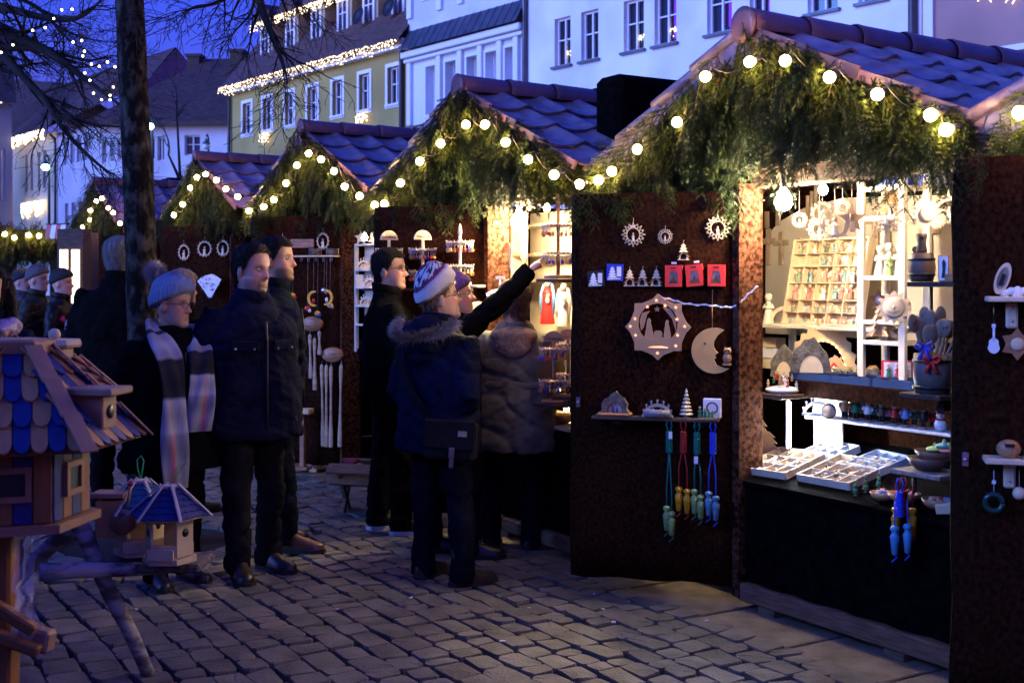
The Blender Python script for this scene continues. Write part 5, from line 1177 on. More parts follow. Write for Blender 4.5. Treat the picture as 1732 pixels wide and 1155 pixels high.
mb = MB(); mb.box(((xl + xr) / 2, .09, .628), (xr - xl - .01, .02, .03), bev=.004); mb.build('edge_strip', m_cloth_black, o)
mb = MB(); mb.box(((xl + xr) / 2, .74, .95), (xr - xl - .03, .02, .40)); mb.build('riser', m_felt, o)
mb = MB(); mb.box(((xl + xr) / 2 + .02, .63, 1.105), (xr - xl - .05, .46, .03), bev=.005); mb.box(((xl + xr) / 2 + .02, .392, 1.08), (xr - xl - .06, .012, .075)); mb.build('ledge', m_felt, o)
zq = h1_(1480, 715, .45).z
mb = MB(); mb.box(((xl + xr) / 2 + .02, .47, zq - .008), (xr - xl - .14, .13, .014), bev=.003); mb.build('glass_shelf', w_white, o)
# wall board with crosses
o = thing('display_board', 'beige arched display board at the back of the carving stall', 'display board', SM)
yb = 1.15; zt_ = 2.0; pts = [(-1.12, 1.3), (1.12, 1.3), (1.12, 1.86)] + [(1.12 - .28 * (1 - math.cos(a)) - .0, 1.80 + .16 * math.sin(a)) for a in [.3, .7, 1.1, 1.57]] + [(0.1, 2.06), (-.5, 2.08), (-.8, 2.04), (-1.0, 1.97), (-1.12, 1.88)]
mb = MB(); mb.prism(pts, .02, y0=yb); mb.build('board', m_beige, o)
def cross(h, mt):
    mb = MB(); mb.box((0, 0, 0), (h * .17, .018, h), bev=.004); mb.box((0, -.0005, h * .16), (h * .62, .016, h * .17), bev=.004); mb.ball((0, -.012, -.05 * h), (h * .04, .008, h * .1)); mb.ball((0, -.012, h * .16), (h * .07, .006, h * .07)); return mb
m_crossw = mat('cross_wood', (.34, .24, .16), .6, var=.15, scale=10)
for k, (px, py, hh) in enumerate(((1300, 418, .22), (1321, 420, .20), (1481, 385, .26), (1502, 398, .24), (1572, 402, .22), (1352, 425, .16))):
    one('wall_cross', cross(hh, 0), m_crossw, 'pale wooden cross hung on the beige display board', 'cross', at1(px, py, yb - .012), 'crosses on the display board')
for k, (px, py, hh) in enumerate(((1380, 352, .26), (1373, 356, .22), (1366, 360, .20), (1297, 372, .10), (1316, 366, .11))):
    mb = MB(); mb.box((0, 0, 0), (.022 if k < 3 else .035, .014, hh), bev=.003); one('wall_plaque', mb, m_crossw, ['tall narrow wooden slat hung on the beige display board', 'short wooden plaque near the crosses on the beige board'][k > 2], 'plaque', at1(px, py, yb - .01), 'slats and plaques on the board' if True else None)
# shelf board behind
o = thing('back_shelf', 'pale shelf board carrying the compartment box', 'shelf', SM); q0 = h1_(1285, 548, .75); q1 = h1_(1530, 556, .75); zsh = (q0.z + q1.z) / 2
mb = MB(); mb.box(((q0.x + q1.x) / 2, .88, zsh - .01), (q1.x - q0.x + .2, .30, .02), bev=.003); mb.build('board', m_shelfw, o)
for xx in (q0.x + .05, q1.x): mb = MB(); mb.box((xx, .95, (1.12 + zsh - .02) / 2), (.03, .03, zsh - 1.145)); mb.build('post', m_shelfw, o)
# compartment box with figurines
TLq, TRq, BLq, BRq = h1_(1332, 402, .86), h1_(1449, 398, .86), h1_(1324, 536, .78), h1_(1449, 540, .78)
cx_, wz = (BLq.x + BRq.x) / 2, BRq.x - BLq.x; hz_ = (TRq.z - zsh) ; BXM = SM @ T(cx_, .775, zsh + .001) @ RX(-12)
o = thing('compartment_box', 'pale wooden compartment box leaning on the shelf, full of little figures', 'display box', BXM); H_ = hz_ * 1.0; W_ = wz
mb = MB(); mb.box((0, .045, H_ / 2), (W_, .006, H_)); mb.build('back', m_pale, o); mb = MB()
for x in (-W_ / 2, W_ / 2): mb.box((x, .02, H_ / 2), (.010, .052, H_))
for z in (.005, H_ - .005): mb.box((0, .02, z), (W_ - .011, .052, .010))
mb.build('frame', m_pale, o); mb = MB(); colx = [-W_ / 2 + W_ * f for f in (0, .19, .385, .585, .79, 1)]; rowz = [H_ * f for f in (0, .145, .29, .485, .68, .83, 1)]
for x in colx[1:-1]: mb.box((x, .021, H_ / 2), (.006, .046, H_ - .02))
for z in rowz[1:-1]: mb.box((0, .0215, z), (W_ - .012, .044, .005))
mb.build('divider', m_pale, o)
p_g, p_t, p_r, p_b = paint('pastel_green', (.26, .36, .22)), paint('pastel_teal', (.22, .38, .36)), paint('pastel_red', (.58, .24, .17)), paint('pastel_blue', (.36, .44, .55))
fc = [[p_g, w_skin, m_bowl], [w_pink, w_skin, w_cream], [w_white, w_skin, w_ochre], [p_t, w_skin, m_bowl], [p_r, w_skin, w_cream], [p_b, w_skin, w_cream]]
FIG = []
COLN = ['green', 'pink', 'white', 'teal', 'red', 'pale blue']
for c3 in fc:
    for hgt in (.045, .062, .085):
        mb = MB(); figurine(mb, hgt, 0, 2, wings=2, mskin=1); FIG.append(mb.mesh('figurine', [c3[0], c3[1], c3[2], c3[1]]))
rg = random.Random(12)
for r_i in range(6):
    for c_i in range(5):
        n = 1 if c_i < 2 or r_i in (2, 3) and c_i < 3 else 2; zh = rowz[r_i + 1] - rowz[r_i]; sz = 2 if zh > H_ * .18 else (1 if zh > H_ * .145 else 0); sz = min(sz, 2)
        if r_i == 4 and c_i < 2: continue
        for q in range(n):
            x = colx[c_i] + (colx[c_i + 1] - colx[c_i]) * ((q + .5) / n + rg.uniform(-.06, .06)); ci_ = rg.randrange(6); tall = FIG[ci_ * 3 + sz]; hgt = (.045, .062, .085)[sz]; s = min(1.0, (zh - .012) / hgt)
            tag(link('figurine', tall, None, BXM @ T(x, .012, rowz[r_i] + .006) @ RZ(rg.uniform(20, 60)) @ SC(s)), 'little angel figure in a ' + COLN[ci_] + ' dress standing in the compartment box', 'figurine', 'figures in the compartment box')
# white rack with angels
o = thing('white_rack', 'tall pale wooden shelf rack holding cream angels and a wooden tree', 'shelf rack', SM); yr = .60
xa, xb = h1_(1457, 450, yr).x, h1_(1527, 450, yr).x; zb = 1.125
for x in (xa, xb):
    for y in (yr, yr + .17): mb = MB(); mb.box((x, y, (zb + 2.10) / 2), (.040, .022, 2.10 - zb), bev=.003); mb.build('post', m_shelfw, o)
rz_ = [h1_(1490, py, yr).z for py in (369, 470, 545, 580)]
for z in rz_ + [2.06]: mb = MB(); mb.box(((xa + xb) / 2, yr + .085, z), (xb - xa - .041, .19, .022), bev=.002); mb.build('rack_board', m_shelfw, o)
def onrack(f, lv, y=yr + .06): return SM @ T(xa + (xb - xa) * f, y, rz_[lv] + .0115)
def angel(h): mb = MB(); figurine(mb, h, 0, 0, wings=0, mskin=0); return mb
for k, (f, hgt, lb) in enumerate(((.25, .15, 'cream glazed angel with folded wings on the rack'), (.72, .155, 'cream glazed angel with folded wings on the rack'))): one('angel_figure', angel(hgt), w_cream, lb, 'angel', onrack(f, 1) @ RZ(40), 'cream angels on the rack')
mb = angel(.16); figurine(mb, .09, 1, 1, M=T(.0, -.05, 0), mskin=1); one('angel_figure', mb, [w_cream, w_olive], 'cream angel holding a small pale green child on the rack', 'angel', onrack(.48, 1) @ RZ(40))
mb = MB(); mb.prism(treepoly(.14, .15, 5), .006, y0=-.003); mb.box((0, 0, .004), (.10, .04, .008)); figurine(mb, .05, 1, M=T(.0, -.012, .008), mskin=1); one('tree_arch', mb, [m_wood2, w_white], 'brown cut out tree with white figures on the top rack board', 'wooden tree', onrack(.5, 0) @ RZ(35))
mb = MB(); mb.prism(treepoly(.16, .17, 4, .55), .012, 0, y0=-.006)
for a in (60, 120): mb.prism(treepoly(.16, .17, 4, .55), .010, 0, RZ(a), y0=-.005)
one('wooden_tree', mb, m_pine, 'golden pine wood tree made of crossed blades', 'wooden tree', onrack(.40, 3, yr + .03) @ RZ(30))
mb = MB(); figurine(mb, .075, 0, 2, mskin=1); one('angel_figure', mb, [w_pink, w_skin, m_bowl, w_skin], 'small pink angel beside the golden pine tree', 'angel', onrack(.85, 3, yr + .04) @ RZ(40))
mb = MB(); mb.prism(starpoly(.055, .026, 5), .012); mb.ball((0, -.004, 0), (.016, .006, .02), 8, 6, 1); one('wooden_star', mb, [m_wood2, w_white], 'brown wooden star hanging under the angels', 'star', at1(1486, 507, yr + .1, 40))
mb = MB(); mb.prism(starpoly(.085, .058, 12), .010); mb.ball((0, -.004, 0), (.05, .016, .05)); mb.tube([(-.02, -.02, -.015), (0, -.022, -.022), (.02, -.02, -.015)], .003, 5); mb.ball((0, -.02, .0), (.006, .008, .012)); one('sun_face', mb, m_pale, 'carved sun face leaning on the rack', 'sun carving', at1(1512, 520, yr - .05, 40))
mb = MB()
for s in (-1, 1):
    for yy in (-.02, .02): mb.tube([(s * .03, yy, 0), (s * .03, yy, .06)], .006, 6)
mb.ball((0, 0, .075), (.05, .028, .028)); mb.ball((-.055, 0, .11), (.018, .014, .022)); one('wooden_animal', mb, m_pale, 'little wooden goat under the sun face', 'figurine', onrack(.78, 2))
# hanging ornaments under the header
def hang(mb, mats, lb, px, py, y, rz=46, g=None, cat='ornament', nm='hanging_ornament'):
    q = h1_(px, py, y); top = 2.06; mb.tube([(0, 0, .04), (0, 0, max(.06, top - q.z))], .0011, 4); return one(nm, mb, mats, lb, cat, SM @ T(*q) @ RZ(rz), g)
hang(round_fret(.055, .8), ORN, 'oval fretwork ornament hanging beside the reflector bulb', 1391, 363, .28)
hang(round_fret(.070), ORN, 'large round fretwork ornament hanging in front of the compartment box', 1412, 376, .27, 40)
hang(lace_star(.062), ORN, 'fretwork star hanging low beside the round one', 1386, 388, .33)
mb = MB(); 
for a in (0, 90): mb.prism(starpoly(.072, .030, 5), .02, 0, RZ(a), y0=-.01)
hang(mb, m_pine, 'solid golden wooden star hanging next to the rack', 1441, 371, .30)
hang(lace_star(.075, 10), ORN, 'fretwork star hanging in front of the rack post', 1499, 366, .26, 52); hang(round_fret(.045, .55), ORN, 'narrow oval ornament hanging right of the rack top' .replace('right of', 'beyond'), 1547, 357, .26)
mb = MB(); mb.prism(starpoly(.075, .045, 14), .008); mb.ball((0, -.004, 0), (.035, .012, .035)); hang(mb, m_pale, 'wooden sun ornament hanging between two ornaments', 1569, 362, .25)
hang(lace_star(.070, 8), ORN, 'fretwork star hanging above the dark barrel', 1604, 354, .22); hang(round_fret(.06), ORN, 'round ornament hanging by the second lamp', 1637, 358, .22)
# lamps
def lamp_thing(nm, lb, M, r_, em, col, shade=True, spot=None):
    o = thing(nm, lb, 'lamp', M); mb = MB(); mb.lathe([(0, -r_ * 1.15), (r_ * .7, -r_ * .95), (r_, -r_ * .2), (r_ * .95, r_ * .3), (r_ * .5, r_ * 1.1), (r_ * .3, r_ * 1.5)], 16); mb.build('bulb', mat('lamp_glass', (1, .9, .7), .3, var=0, emit=em, ecol=col), o)
    mb = MB(); mb.lathe([(r_ * .34, r_ * 1.4), (r_ * .36, r_ * 2.2), (r_ * .2, r_ * 2.4)], 12); mb.build('socket', m_white, o); return o
lamp_thing('reflector_bulb', 'bright warm reflector bulb hanging inside the opening of the carving stall', at1(1325, 340, .15), .042, 1000, (1.0, .80, .54))
lamp_thing('reflector_bulb', 'small warm spot bulb under the header of the carving stall', at1(1392, 321, .36), .022, 700, (1.0, .82, .58))
lamp_thing('reflector_bulb', 'bright warm bulb at the end of the carving stall opening', at1(1637, 306, .24), .042, 360, (1.0, .80, .54))
o = thing('led_bar', 'cold white led bar fixed upright low inside the carving stall', 'lamp', SM @ T(xl + .03, .36, .90)); mb = MB(); mb.box((-.008, 0, 0), (.014, .024, .24), bev=.003); mb.build('housing', m_white, o); mb = MB(); mb.box((.002, -.002, 0), (.006, .018, .22)); mb.build('diffuser', mat('led_cold', (.9, .95, 1), .3, var=0, emit=950, ecol=(.80, .88, 1.0)), o)
# right-hand dark shelf with barrel
o = thing('side_shelf', 'dark metal shelf bar carrying a small barrel', 'shelf', SM); ysd = .16; q0, q1 = h1_(1536, 481, ysd), h1_(1628, 481, ysd)
zsd = q0.z; mb = MB(); mb.box(((q0.x + q1.x) / 2, ysd + .06, zsd), (q1.x - q0.x, .14, .022), bev=.003); mb.build('board', m_iron, o)
mb = MB(); mb.tube([(q0.x + .02, ysd + .12, 1.12), (q0.x + .02, ysd + .12, zsd)], .008, 8); mb.build('post', m_iron, o)
def onsd(px, y=ysd + .05): q = h1_(px, 470, y); return SM @ T(q.x, y, zsd + .0115)
o = thing('wooden_barrel', 'small dark wooden barrel with two hoops and carved figures on top', 'barrel', onsd(1559)); mb = MB(); mb.lathe([(.046, 0), (.054, .03), (.058, .06), (.054, .09), (.046, .122), (.0, .122)], 18); mb.build('staves', m_bowld, o)
for z in (.03, .094): mb = MB(); mb.lathe([(.0555, z - .006), (.0565, z), (.0555, z + .006)], 18); mb.build('hoop', m_iron, o)
mb = MB(); mb.lathe([(.022, .123), (.024, .13), (.018, .16), (.024, .20), (.018, .205), (0, .205)], 10); mb.ball((-.035, 0, .137), .014); mb.ball((.012, -.01, .19), .012); mb.build('carving', m_dkwood, o)
o = thing('picture_card', 'narrow upright box with a black figure printed on white', 'picture box', onsd(1597) @ RZ(30)); mb = MB(); mb.box((0, 0, .055), (.045, .03, .11), bev=.002); mb.build('box', m_wood2, o); mb = MB(); mb.box((0, -.0165, .055), (.036, .002, .10)); mb.build('face', m_tagp, o); mb = MB(); mb.prism([(-.008, .015), (.006, .015), (.008, .05), (.010, .075), (.002, .095), (-.006, .08), (-.004, .05)], .001, y0=-.0185); mb.build('figure', w_black, o)
o = thing('brass_tower', 'slim brass tower frame on a brown block', 'ornament', onsd(1617)); mb = MB(); mb.box((0, 0, .016), (.07, .06, .032), bev=.003); mb.build('base', m_wood2, o); mb = MB()
for s in (-1, 1): mb.tube([(s * .018, 0, .032), (s * .018, 0, .36)], .004, 6)
for k in range(6): mb.box((0, 0, .07 + .055 * k), (.036, .006, .006)); mb.ball((0, 0, .082 + .055 * k), .008, 8, 6)
mb.build('frame', m_brass, o)
# barrel of spoons, in the shade outside the lamps
ysp = -.06; q = h1_(1580, 664, ysp); s1 = m1(1580, 640, ysp); o = thing('spoon_board', 'small dark board jutting out under the spoon barrel', 'shelf', SM); mb = MB(); mb.box((q.x, ysp, q.z - .012), (.20, .18, .022), bev=.004); mb.build('board', m_dkwood, o); mb = MB(); mb.box((q.x, .06, q.z - .05), (.03, .16, .05)); mb.build('bracket', m_iron, o)
BQ = SM @ T(q.x, ysp, q.z); o = thing('spoon_barrel', 'wooden tub with black hoops filled with spoons', 'tub', BQ); r_ = 36 * s1; hb_ = 66 * s1
mb = MB(); mb.lathe([(r_ * .86, 0), (r_ * .97, hb_ * .5), (r_ * .92, hb_), (r_ * .84, hb_), (r_ * .86, hb_ * .3), (0, hb_ * .3)], 22); mb.build('staves', m_dkwood if False else mat('grey_tub_wood', (.10, .08, .064), .6, var=.2, scale=10, stretch=(6, 6, 1)), o)
for z in (.15, .82): mb = MB(); mb.lathe([(r_ * .97, hb_ * (z - .04)), (r_ * 1.005, hb_ * z), (r_ * .985, hb_ * (z + .04))], 22); mb.build('hoop', w_black, o)
m_spoon = mat('spoon_wood', (.19, .14, .10), .6, var=.15, scale=12)
rs = random.Random(5)
for k in range(16):
    a = rs.uniform(0, 6.28); til = rs.uniform(6, 30); Lh = rs.uniform(.13, .20); mb = MB(); mb.tube([(0, 0, .0), (0, 0, Lh)], [.006, .0045], 7); mb.ball((0, 0, Lh + .035), (.024, .009, .038), 14, 10)
    if k % 2 == 0: mb.tube([(-.008, -.0095, Lh + .03), (-.004, -.0105, Lh + .042), (.004, -.0105, Lh + .036), (.008, -.0095, Lh + .048)], .0016, 4, 1)
    lb = 'wooden spoon with a burnt emblem standing in the tub' if k % 2 == 0 else 'plain wooden spoon standing in the tub'
    one('wooden_spoon', mb, [m_spoon, w_black], lb, 'spoon', BQ @ T(.3 * r_ * math.cos(a), .3 * r_ * math.sin(a), hb_ * .45) @ RZ(math.degrees(a) * 0 + 46 + rs.uniform(-30, 30)) @ RY(til * math.cos(a) * 1.2) @ RX(-til * .4 * math.sin(a)), 'burnt spoons' if k % 2 == 0 else 'plain spoons')
for k, (c3, dx) in enumerate(((w_blue, -.045), (w_red, -.02))):
    mb = MB(); 
    for s in (-1, 1): mb.tube([(0, 0, 0), (s * .025, -.01, .018), (s * .035, -.012, .0), (s * .02, -.01, -.012), (0, 0, 0)], .007, 6); mb.tube([(0, 0, 0), (s * .02, -.01, -.05)], [.006, .009], 6)
    one('gift_bow', mb, c3, ['checked blue ribbon bow on the spoon tub', 'checked red ribbon bow on the spoon tub'][k], 'bow', BQ @ RZ(46) @ T(dx, -r_ * .95, hb_ + .03 - k * .05))
# blue trays on the ledge
zl = 1.121
def tray(nm, lb, M, w, d, h, nx, ny, mt, fill, seed=0, g=None):
    o = thing(nm, lb, 'tray', M, g); mb = MB(); mb.box((0, 0, .003), (w, d, .005)); mb.build('bottom', mt, o); mb = MB()
    for x in (-w / 2, w / 2): mb.box((x, 0, h / 2), (.007, d, h))
    for y in (-d / 2, d / 2): mb.box((0, y, h / 2), (w - .008, .007, h))
    mb.build('rim', mt, o); mb = MB()
    for i in range(1, nx): mb.box((-w / 2 + w * i / nx, 0, h * .45), (.005, d - .008, h * .85))
    for j in range(1, ny): mb.box((0, -d / 2 + d * j / ny, h * .45), (w - .009, .005, h * .82))
    if nx > 1: mb.build('divider', mt, o)
    rr = random.Random(seed); mb = MB()
    for k in range(nx * ny * 7):
        x, y = rr.uniform(-.46, .46) * w, rr.uniform(-.46, .46) * d; t = rr.random(); L = rr.uniform(.012, .028)
        M2 = T(x, y, .012 + rr.uniform(0, .008)) @ RZ(rr.uniform(0, 360)) @ RX(rr.uniform(-20, 20))
        if t < .5: mb.box((0, 0, 0), (L, L * .35, .004), rr.randrange(len(fill)), M2)
        elif t < .8: mb.prism(starpoly(L * .6, L * .3, 5), .004, rr.randrange(len(fill)), M2 @ RX(90))
        else: mb.ball((0, 0, 0), L * .35, 8, 6, rr.randrange(len(fill)), M2)
    p_ = mb.build('trinkets', fill, o); p_['kind'] = 'stuff'; return o
for k, (pa_, pb_, lb) in enumerate(((1333, 1403, 'dark blue tray on the felt ledge nearest the candle arch'.replace('nearest', 'below')), (1405, 1470, 'blue tray in the middle of three on the ledge'), (1474, 1540, 'blue tray next to the spoon tub'))):
    a, b = h1_(pa_, 630, .41), h1_(pb_, 640, .41); tray('jewellery_tray', lb, SM @ T((a.x + b.x) / 2, .53, zl), b.x - a.x, .22, .035, 3, 2, m_navytray, [m_brass, m_pale, m_bowl, m_steel], k)
# ledge goods: lit arch, hut, crib, red box
def onl(px, y, rz=0): q = h1_(px, 600, y); return SM @ T(q.x, y, zl) @ RZ(rz)
o = thing('lit_candle_arch', 'big golden candle arch with a lit winter village and fir trees', 'candle arch', onl(1392, .76, 44)); Wd, Hg = .33, .25
n = 24; rr = random.Random(8); outp = []
for i in range(n + 1):
    a = math.pi * i / n; f = 1 + (.09 if i % 2 else 0) + rr.uniform(0, .03); outp.append((Wd / 2 * f * math.cos(a), Hg * f * math.sin(a)))
inn_ = [(Wd / 2 * .70 * math.cos(math.pi * i / n), Hg * .70 * math.sin(math.pi * i / n)) for i in range(n + 1)]
mb = MB(); mb.prism(outp + inn_[::-1], .012, y0=-.006); mb.build('arch', m_pine, o); mb = MB(); mb.prism([(-.10, 0), (.11, 0), (.11, .06), (.07, .10), (.03, .085), (-.02, .12), (-.06, .08), (-.10, .09)], .006, y0=.01); mb.prism(treepoly(.03, .06, 3), .004, 0, T(.06, -.012, .05)); mb.prism(treepoly(.025, .05, 3), .004, 0, T(.09, -.012, .05)); mb.build('hills', m_pine, o)
mb = MB(); mb.prism([(.035, .01), (.075, .01), (.075, .045), (.055, .07), (.035, .045)], .02, y0=-.03); mb.build('cottage', m_redbox, o); mb = MB()
for i in range(15): a = math.pi * (i + .5) / 15; mb.ball((Wd / 2 * .72 * math.cos(a), -.012, Hg * .72 * math.sin(a)), .0045, 6, 4)
for x, z in ((.047, .025), (.063, .025), (.055, .042)): mb.box((x, -.032, z), (.007, .004, .009))
mb.build('lights', m_glowy, o)
def crib(s, mw): 
    mb = MB(); rr = random.Random(int(s * 999)); A_ = [(.075 * math.cos(a) * (1 + rr.uniform(0, .3)), .13 * math.sin(a) * (1 + rr.uniform(-.05, .25)) ** 1.0) for a in [math.pi * i / 13 for i in range(14)]]; B_ = [(.05 * math.cos(a), .075 * math.sin(a)) for a in [math.pi * i / 13 for i in range(14)]]
    mb.prism(A_ + B_[::-1], .06, 0, SC(s), y0=-.03); mb.prism(B_, .004, 1, SC(s), y0=-.028); return mb
one('bark_crib', crib(1.15, 0), [m_bark, m_pale], 'grey bark nativity hut with a pale round back on the blue tray ledge', 'nativity', onl(1373, .48, 42) @ T(0, 0, .036)); one('bark_crib', crib(.8, 0), [m_bark, m_pale], 'small pointed bark hut next to the figure group', 'nativity', onl(1326, .50, 42) @ SC(1, 1, 1.3))
mb = MB(); rr = random.Random(3)
for k in range(60): a = rr.uniform(0, 6.28); b = rr.uniform(0, 6.28); mb.tube([(.06 * math.cos(a), .04 * math.sin(a), .01 + rr.uniform(0, .03)), (.02 * math.cos(b), .02 * math.sin(b), .035), (.06 * math.cos(b), .04 * math.sin(b), .01 + rr.uniform(0, .03))], .0018, 4)
one('straw_nest', mb, m_straw, 'tangled straw nest between the bark hut and the rack', 'nest', onl(1425, .47) @ T(0, 0, .036))
mb = MB(); mb.ball((0, 0, .02), (.07, .04, .04)); mb.prism([(-.05, .02), (.05, .02), (0, .07)], .05, 1, y0=-.02); one('moss_hut', mb, [m_bark, m_bowl], 'brown hut on moss behind the blue trays', 'nativity', onl(1475, .74))
o = thing('figure_gift_set', 'red framed box with three painted figures in white wells', 'gift set', onl(1518, .66, 40) @ T(0, 0, .0) @ RX(-6)); mb = MB(); mb.box((0, 0, .055), (.15, .035, .11), bev=.004); mb.build('box', m_redbox, o); mb = MB(); mb.box((0, -.019, .055), (.125, .004, .09)); mb.build('insert', w_white, o)
for k in range(3): mb = MB(); figurine(mb, .06, 0, 1, mskin=2); mb.build('figure', [[w_green, w_red, w_yel][k], w_red, w_skin], o, T(-.04 + .04 * k, -.028, .03))
# figure group on snow base at the jamb side
qz = h1_(1310, 664, .30); o = thing('side_board', 'small dark board at the jamb under the carved village group', 'shelf', SM); mb = MB(); mb.box((qz.x + .02, .36, qz.z - .012), (.20, .26, .022), bev=.003); mb.build('board', m_dkwood, o)
mb = MB(); mb.box((xl + .10, .56, .85), (.19, .012, .34)); mb.build('white_panel', w_white, o)
o = thing('village_group', 'crowded group of little painted villagers on a white snowy base', 'figurine group', SM @ T(qz.x + .01, .34, qz.z)); mb = MB(); mb.ball((0, 0, .012), (.09, .08, .022)); mb.build('snow_base', w_white, o); rr = random.Random(6)
for k in range(14): mb = MB(); hg = rr.uniform(.035, .055); figurine(mb, hg, 0, 1, mskin=2); mb.build('villager', [[w_red, w_green, w_white, w_ochre, m_bowl][k % 5], [w_black, w_red, w_green][k % 3], w_skin], o, T(rr.uniform(-.07, .07), rr.uniform(-.06, .05), .022 + (k % 3) * .018) @ RZ(40))
for k, (px, py, hh) in enumerate(((1287, 772, .20), (1300, 776, .14))): mb = MB(); mb.prism(treepoly(.13, hh, 4), .012); one('cut_tree', mb, m_pine, ['tall flat wooden fir standing at the jamb behind the trays', 'short flat wooden fir standing at the jamb behind the trays'][k], 'wooden tree', at1(px, py, .42 - .05 * k, 40))
# nutcracker shelf
def ons(px, y=.45): q = h1_(px, 700, y); return SM @ T(q.x, y, zq) @ RZ(44)
one('candle_arch', arch_lights(.10, .15), w_white, 'white candle arch glaring in the led light', 'candle arch', ons(1384, .46)); mb = MB(); mb.lathe([(.035, 0), (.035, .05)], 18, M=RX(90) @ T(0, .035, 0)); mb.lathe([(.03, .051), (.03, .052)], 18, 1, M=RX(90) @ T(0, .035, 0)); one('log_crib', mb, [m_bark, m_pale], 'hollow log slice crib beside the white candle arch', 'nativity', ons(1402, .43))
def smoker(coat_, hat_, kind):
    mb = MB(); mb.lathe([(.020, 0), (.020, .008), (.017, .010)], 14, 4)
    for s in (-1, 1): mb.tube([(s * .007, 0, .01), (s * .008, 0, .042)], .006, 8, 5)
    mb.lathe([(.019, .040), (.021, .050), (.018, .075), (.013, .088)], 14, 0); mb.ball((0, 0, .100), (.013, .013, .015), 12, 8, 2)
    if kind: mb.ball((0, -.006, .090), (.012, .010, .014), 10, 8, 3)
    mb.lathe([(.018 if kind != 2 else .014, .108), (.018 if kind != 2 else .014, .111), (.011, .112), (.010, .128), (.003, .133)], 14, 1)
    for s in (-1, 1): mb.tube([(s * .018, 0, .082), (s * .026, -.004, .068), (s * .020, -.018, .062)], .0055, 6, 0)
    return mb.mesh('smoker_figure', [coat_, hat_, w_skin, w_white, m_bowl, w_black])
SMK = [(1428, m_bowl, m_bowld, 1, 'brown hatted nutcracker next to the log slice'), (1447, w_green, w_green, 0, 'green hatted nutcracker in a green coat'), (1468, w_white, w_red, 1, 'white bearded smoker with a red cap beside the green nutcracker'), (1491, m_bowld, w_green, 1, 'nutcracker with a tray and a green hat'), (1513, w_red, m_bowl, 2, 'slim red coated nutcracker'), (1532, w_lblue, w_white, 1, 'white bearded smoker in pale blue'), (1562, w_black, w_green, 2, 'dark coated nutcracker beside the snowman')]
for (px, c0, c1, kd, lb) in SMK: tag(link('nutcracker', smoker(c0, c1, kd), None, ons(px) @ SC(.92)), lb, 'nutcracker')
mb = MB(); mb.ball((0, 0, .028), (.028, .028, .028)); mb.ball((0, 0, .070), .020); mb.lathe([(.021, .078), (.020, .09), (.010, .102), (.004, .106)], 14, 1); mb.tube([(.020 * math.cos(a), .020 * math.sin(a), .052) for a in [2 * math.pi * j / 12 for j in range(13)]], .005, 6, 1); mb.ball((0, -.021, .068), .004, 6, 4, 1)
one('snowman_figure', mb, [w_white, w_red], 'white snowman with a red cap and scarf', 'figurine', ons(1591))
# trays and bowls on the counter
CM = SM @ CT
def onc(px, py):     # on the sloping counter top
    I = CM.inverted(); o_ = I @ Vector((0, 0, EYE)); d = I.to_3x3() @ Vector(((px - CX) / F, 1, -(py - HY) / F)); return o_ + d * ((.012 - o_.z) / d.z)
trk = [m_pale, m_steel, w_black, m_bowl, w_white]
for k, (px, py, w, d, nx, ny, mt, lb) in enumerate(((1325, 788, .30, .30, 4, 3, m_pale, 'pale wooden sorting tray of trinkets against the jamb'), (1430, 803, .32, .30, 4, 3, m_pale, 'pale wooden sorting tray of trinkets beside the bowls'), (1408, 768, .22, .16, 3, 2, m_white, 'grey compartment tray behind the wooden trays'), (1487, 788, .22, .20, 3, 3, m_white, 'white compartment tray behind the bowls'))):
    q = onc(px, py); tray('sorting_tray', lb, CM @ T(*q) @ RZ(4 - 3 * k), w, d, .035, nx, ny, mt, trk, 30 + k)
def bowl(r_, mt): mb = MB(); mb.lathe([(r_ * .5, 0), (r_ * .85, r_ * .25), (r_, r_ * .62), (r_ * .93, r_ * .62), (r_ * .78, r_ * .3), (r_ * .3, r_ * .12), (0, r_ * .1)], 22); return mb
for k, (px, py, r_, mt, lb) in enumerate(((1494, 846, .058, m_bowl, 'wooden bowl of trinkets next to the striped little trees'), (1530, 850, .068, m_bowl, 'wide wooden bowl behind the hanging blue rope'), (1586, 860, .066, m_bowl, 'wooden bowl at the far edge of the counter by the jamb board'))):
    q = onc(px, py); CMq = CM @ T(*q) @ RX(-14); o = thing('wooden_bowl', lb, 'bowl', CMq); bowl(r_, mt).build('bowl_body', mt, o); mb = MB(); rr = random.Random(k)
    for _ in range(22): mb.ball((rr.uniform(-.6, .6) * r_, rr.uniform(-.6, .6) * r_, r_ * .45 + rr.uniform(0, .01)), rr.uniform(.006, .012), 7, 5, rr.randrange(4))
    mb.build('trinkets', [m_pale, m_steel, w_lblue, w_red], o)['kind'] = 'stuff'
for k, (px, py) in enumerate(((1447, 838), (1464, 832), (1487, 826))):
    q = onc(px, py); mb = MB()
    for i in range(5): mb.lathe([(.017 * (1 - i / 6), .012 + i * .011), (.010 * (1 - i / 6), .022 + i * .011), (.002, .0225 + i * .011)], 12, i % 2)
    mb.lathe([(.012, 0), (.005, .004), (.004, .012)], 10, 2); one('striped_tree', mb, [w_green, w_olive, m_bowl], 'tiny green striped wooden tree on the counter', 'wooden tree', CM @ T(*q) @ RX(-14), 'striped trees on the counter')
mb = MB(); mb.box((0, 0, .02), (.07, .05, .04), bev=.003); q = onc(1600, 866); one('wooden_box', mb, m_pale, 'plain little wooden box at the counter corner', 'box', CM @ T(*q) @ RZ(30))
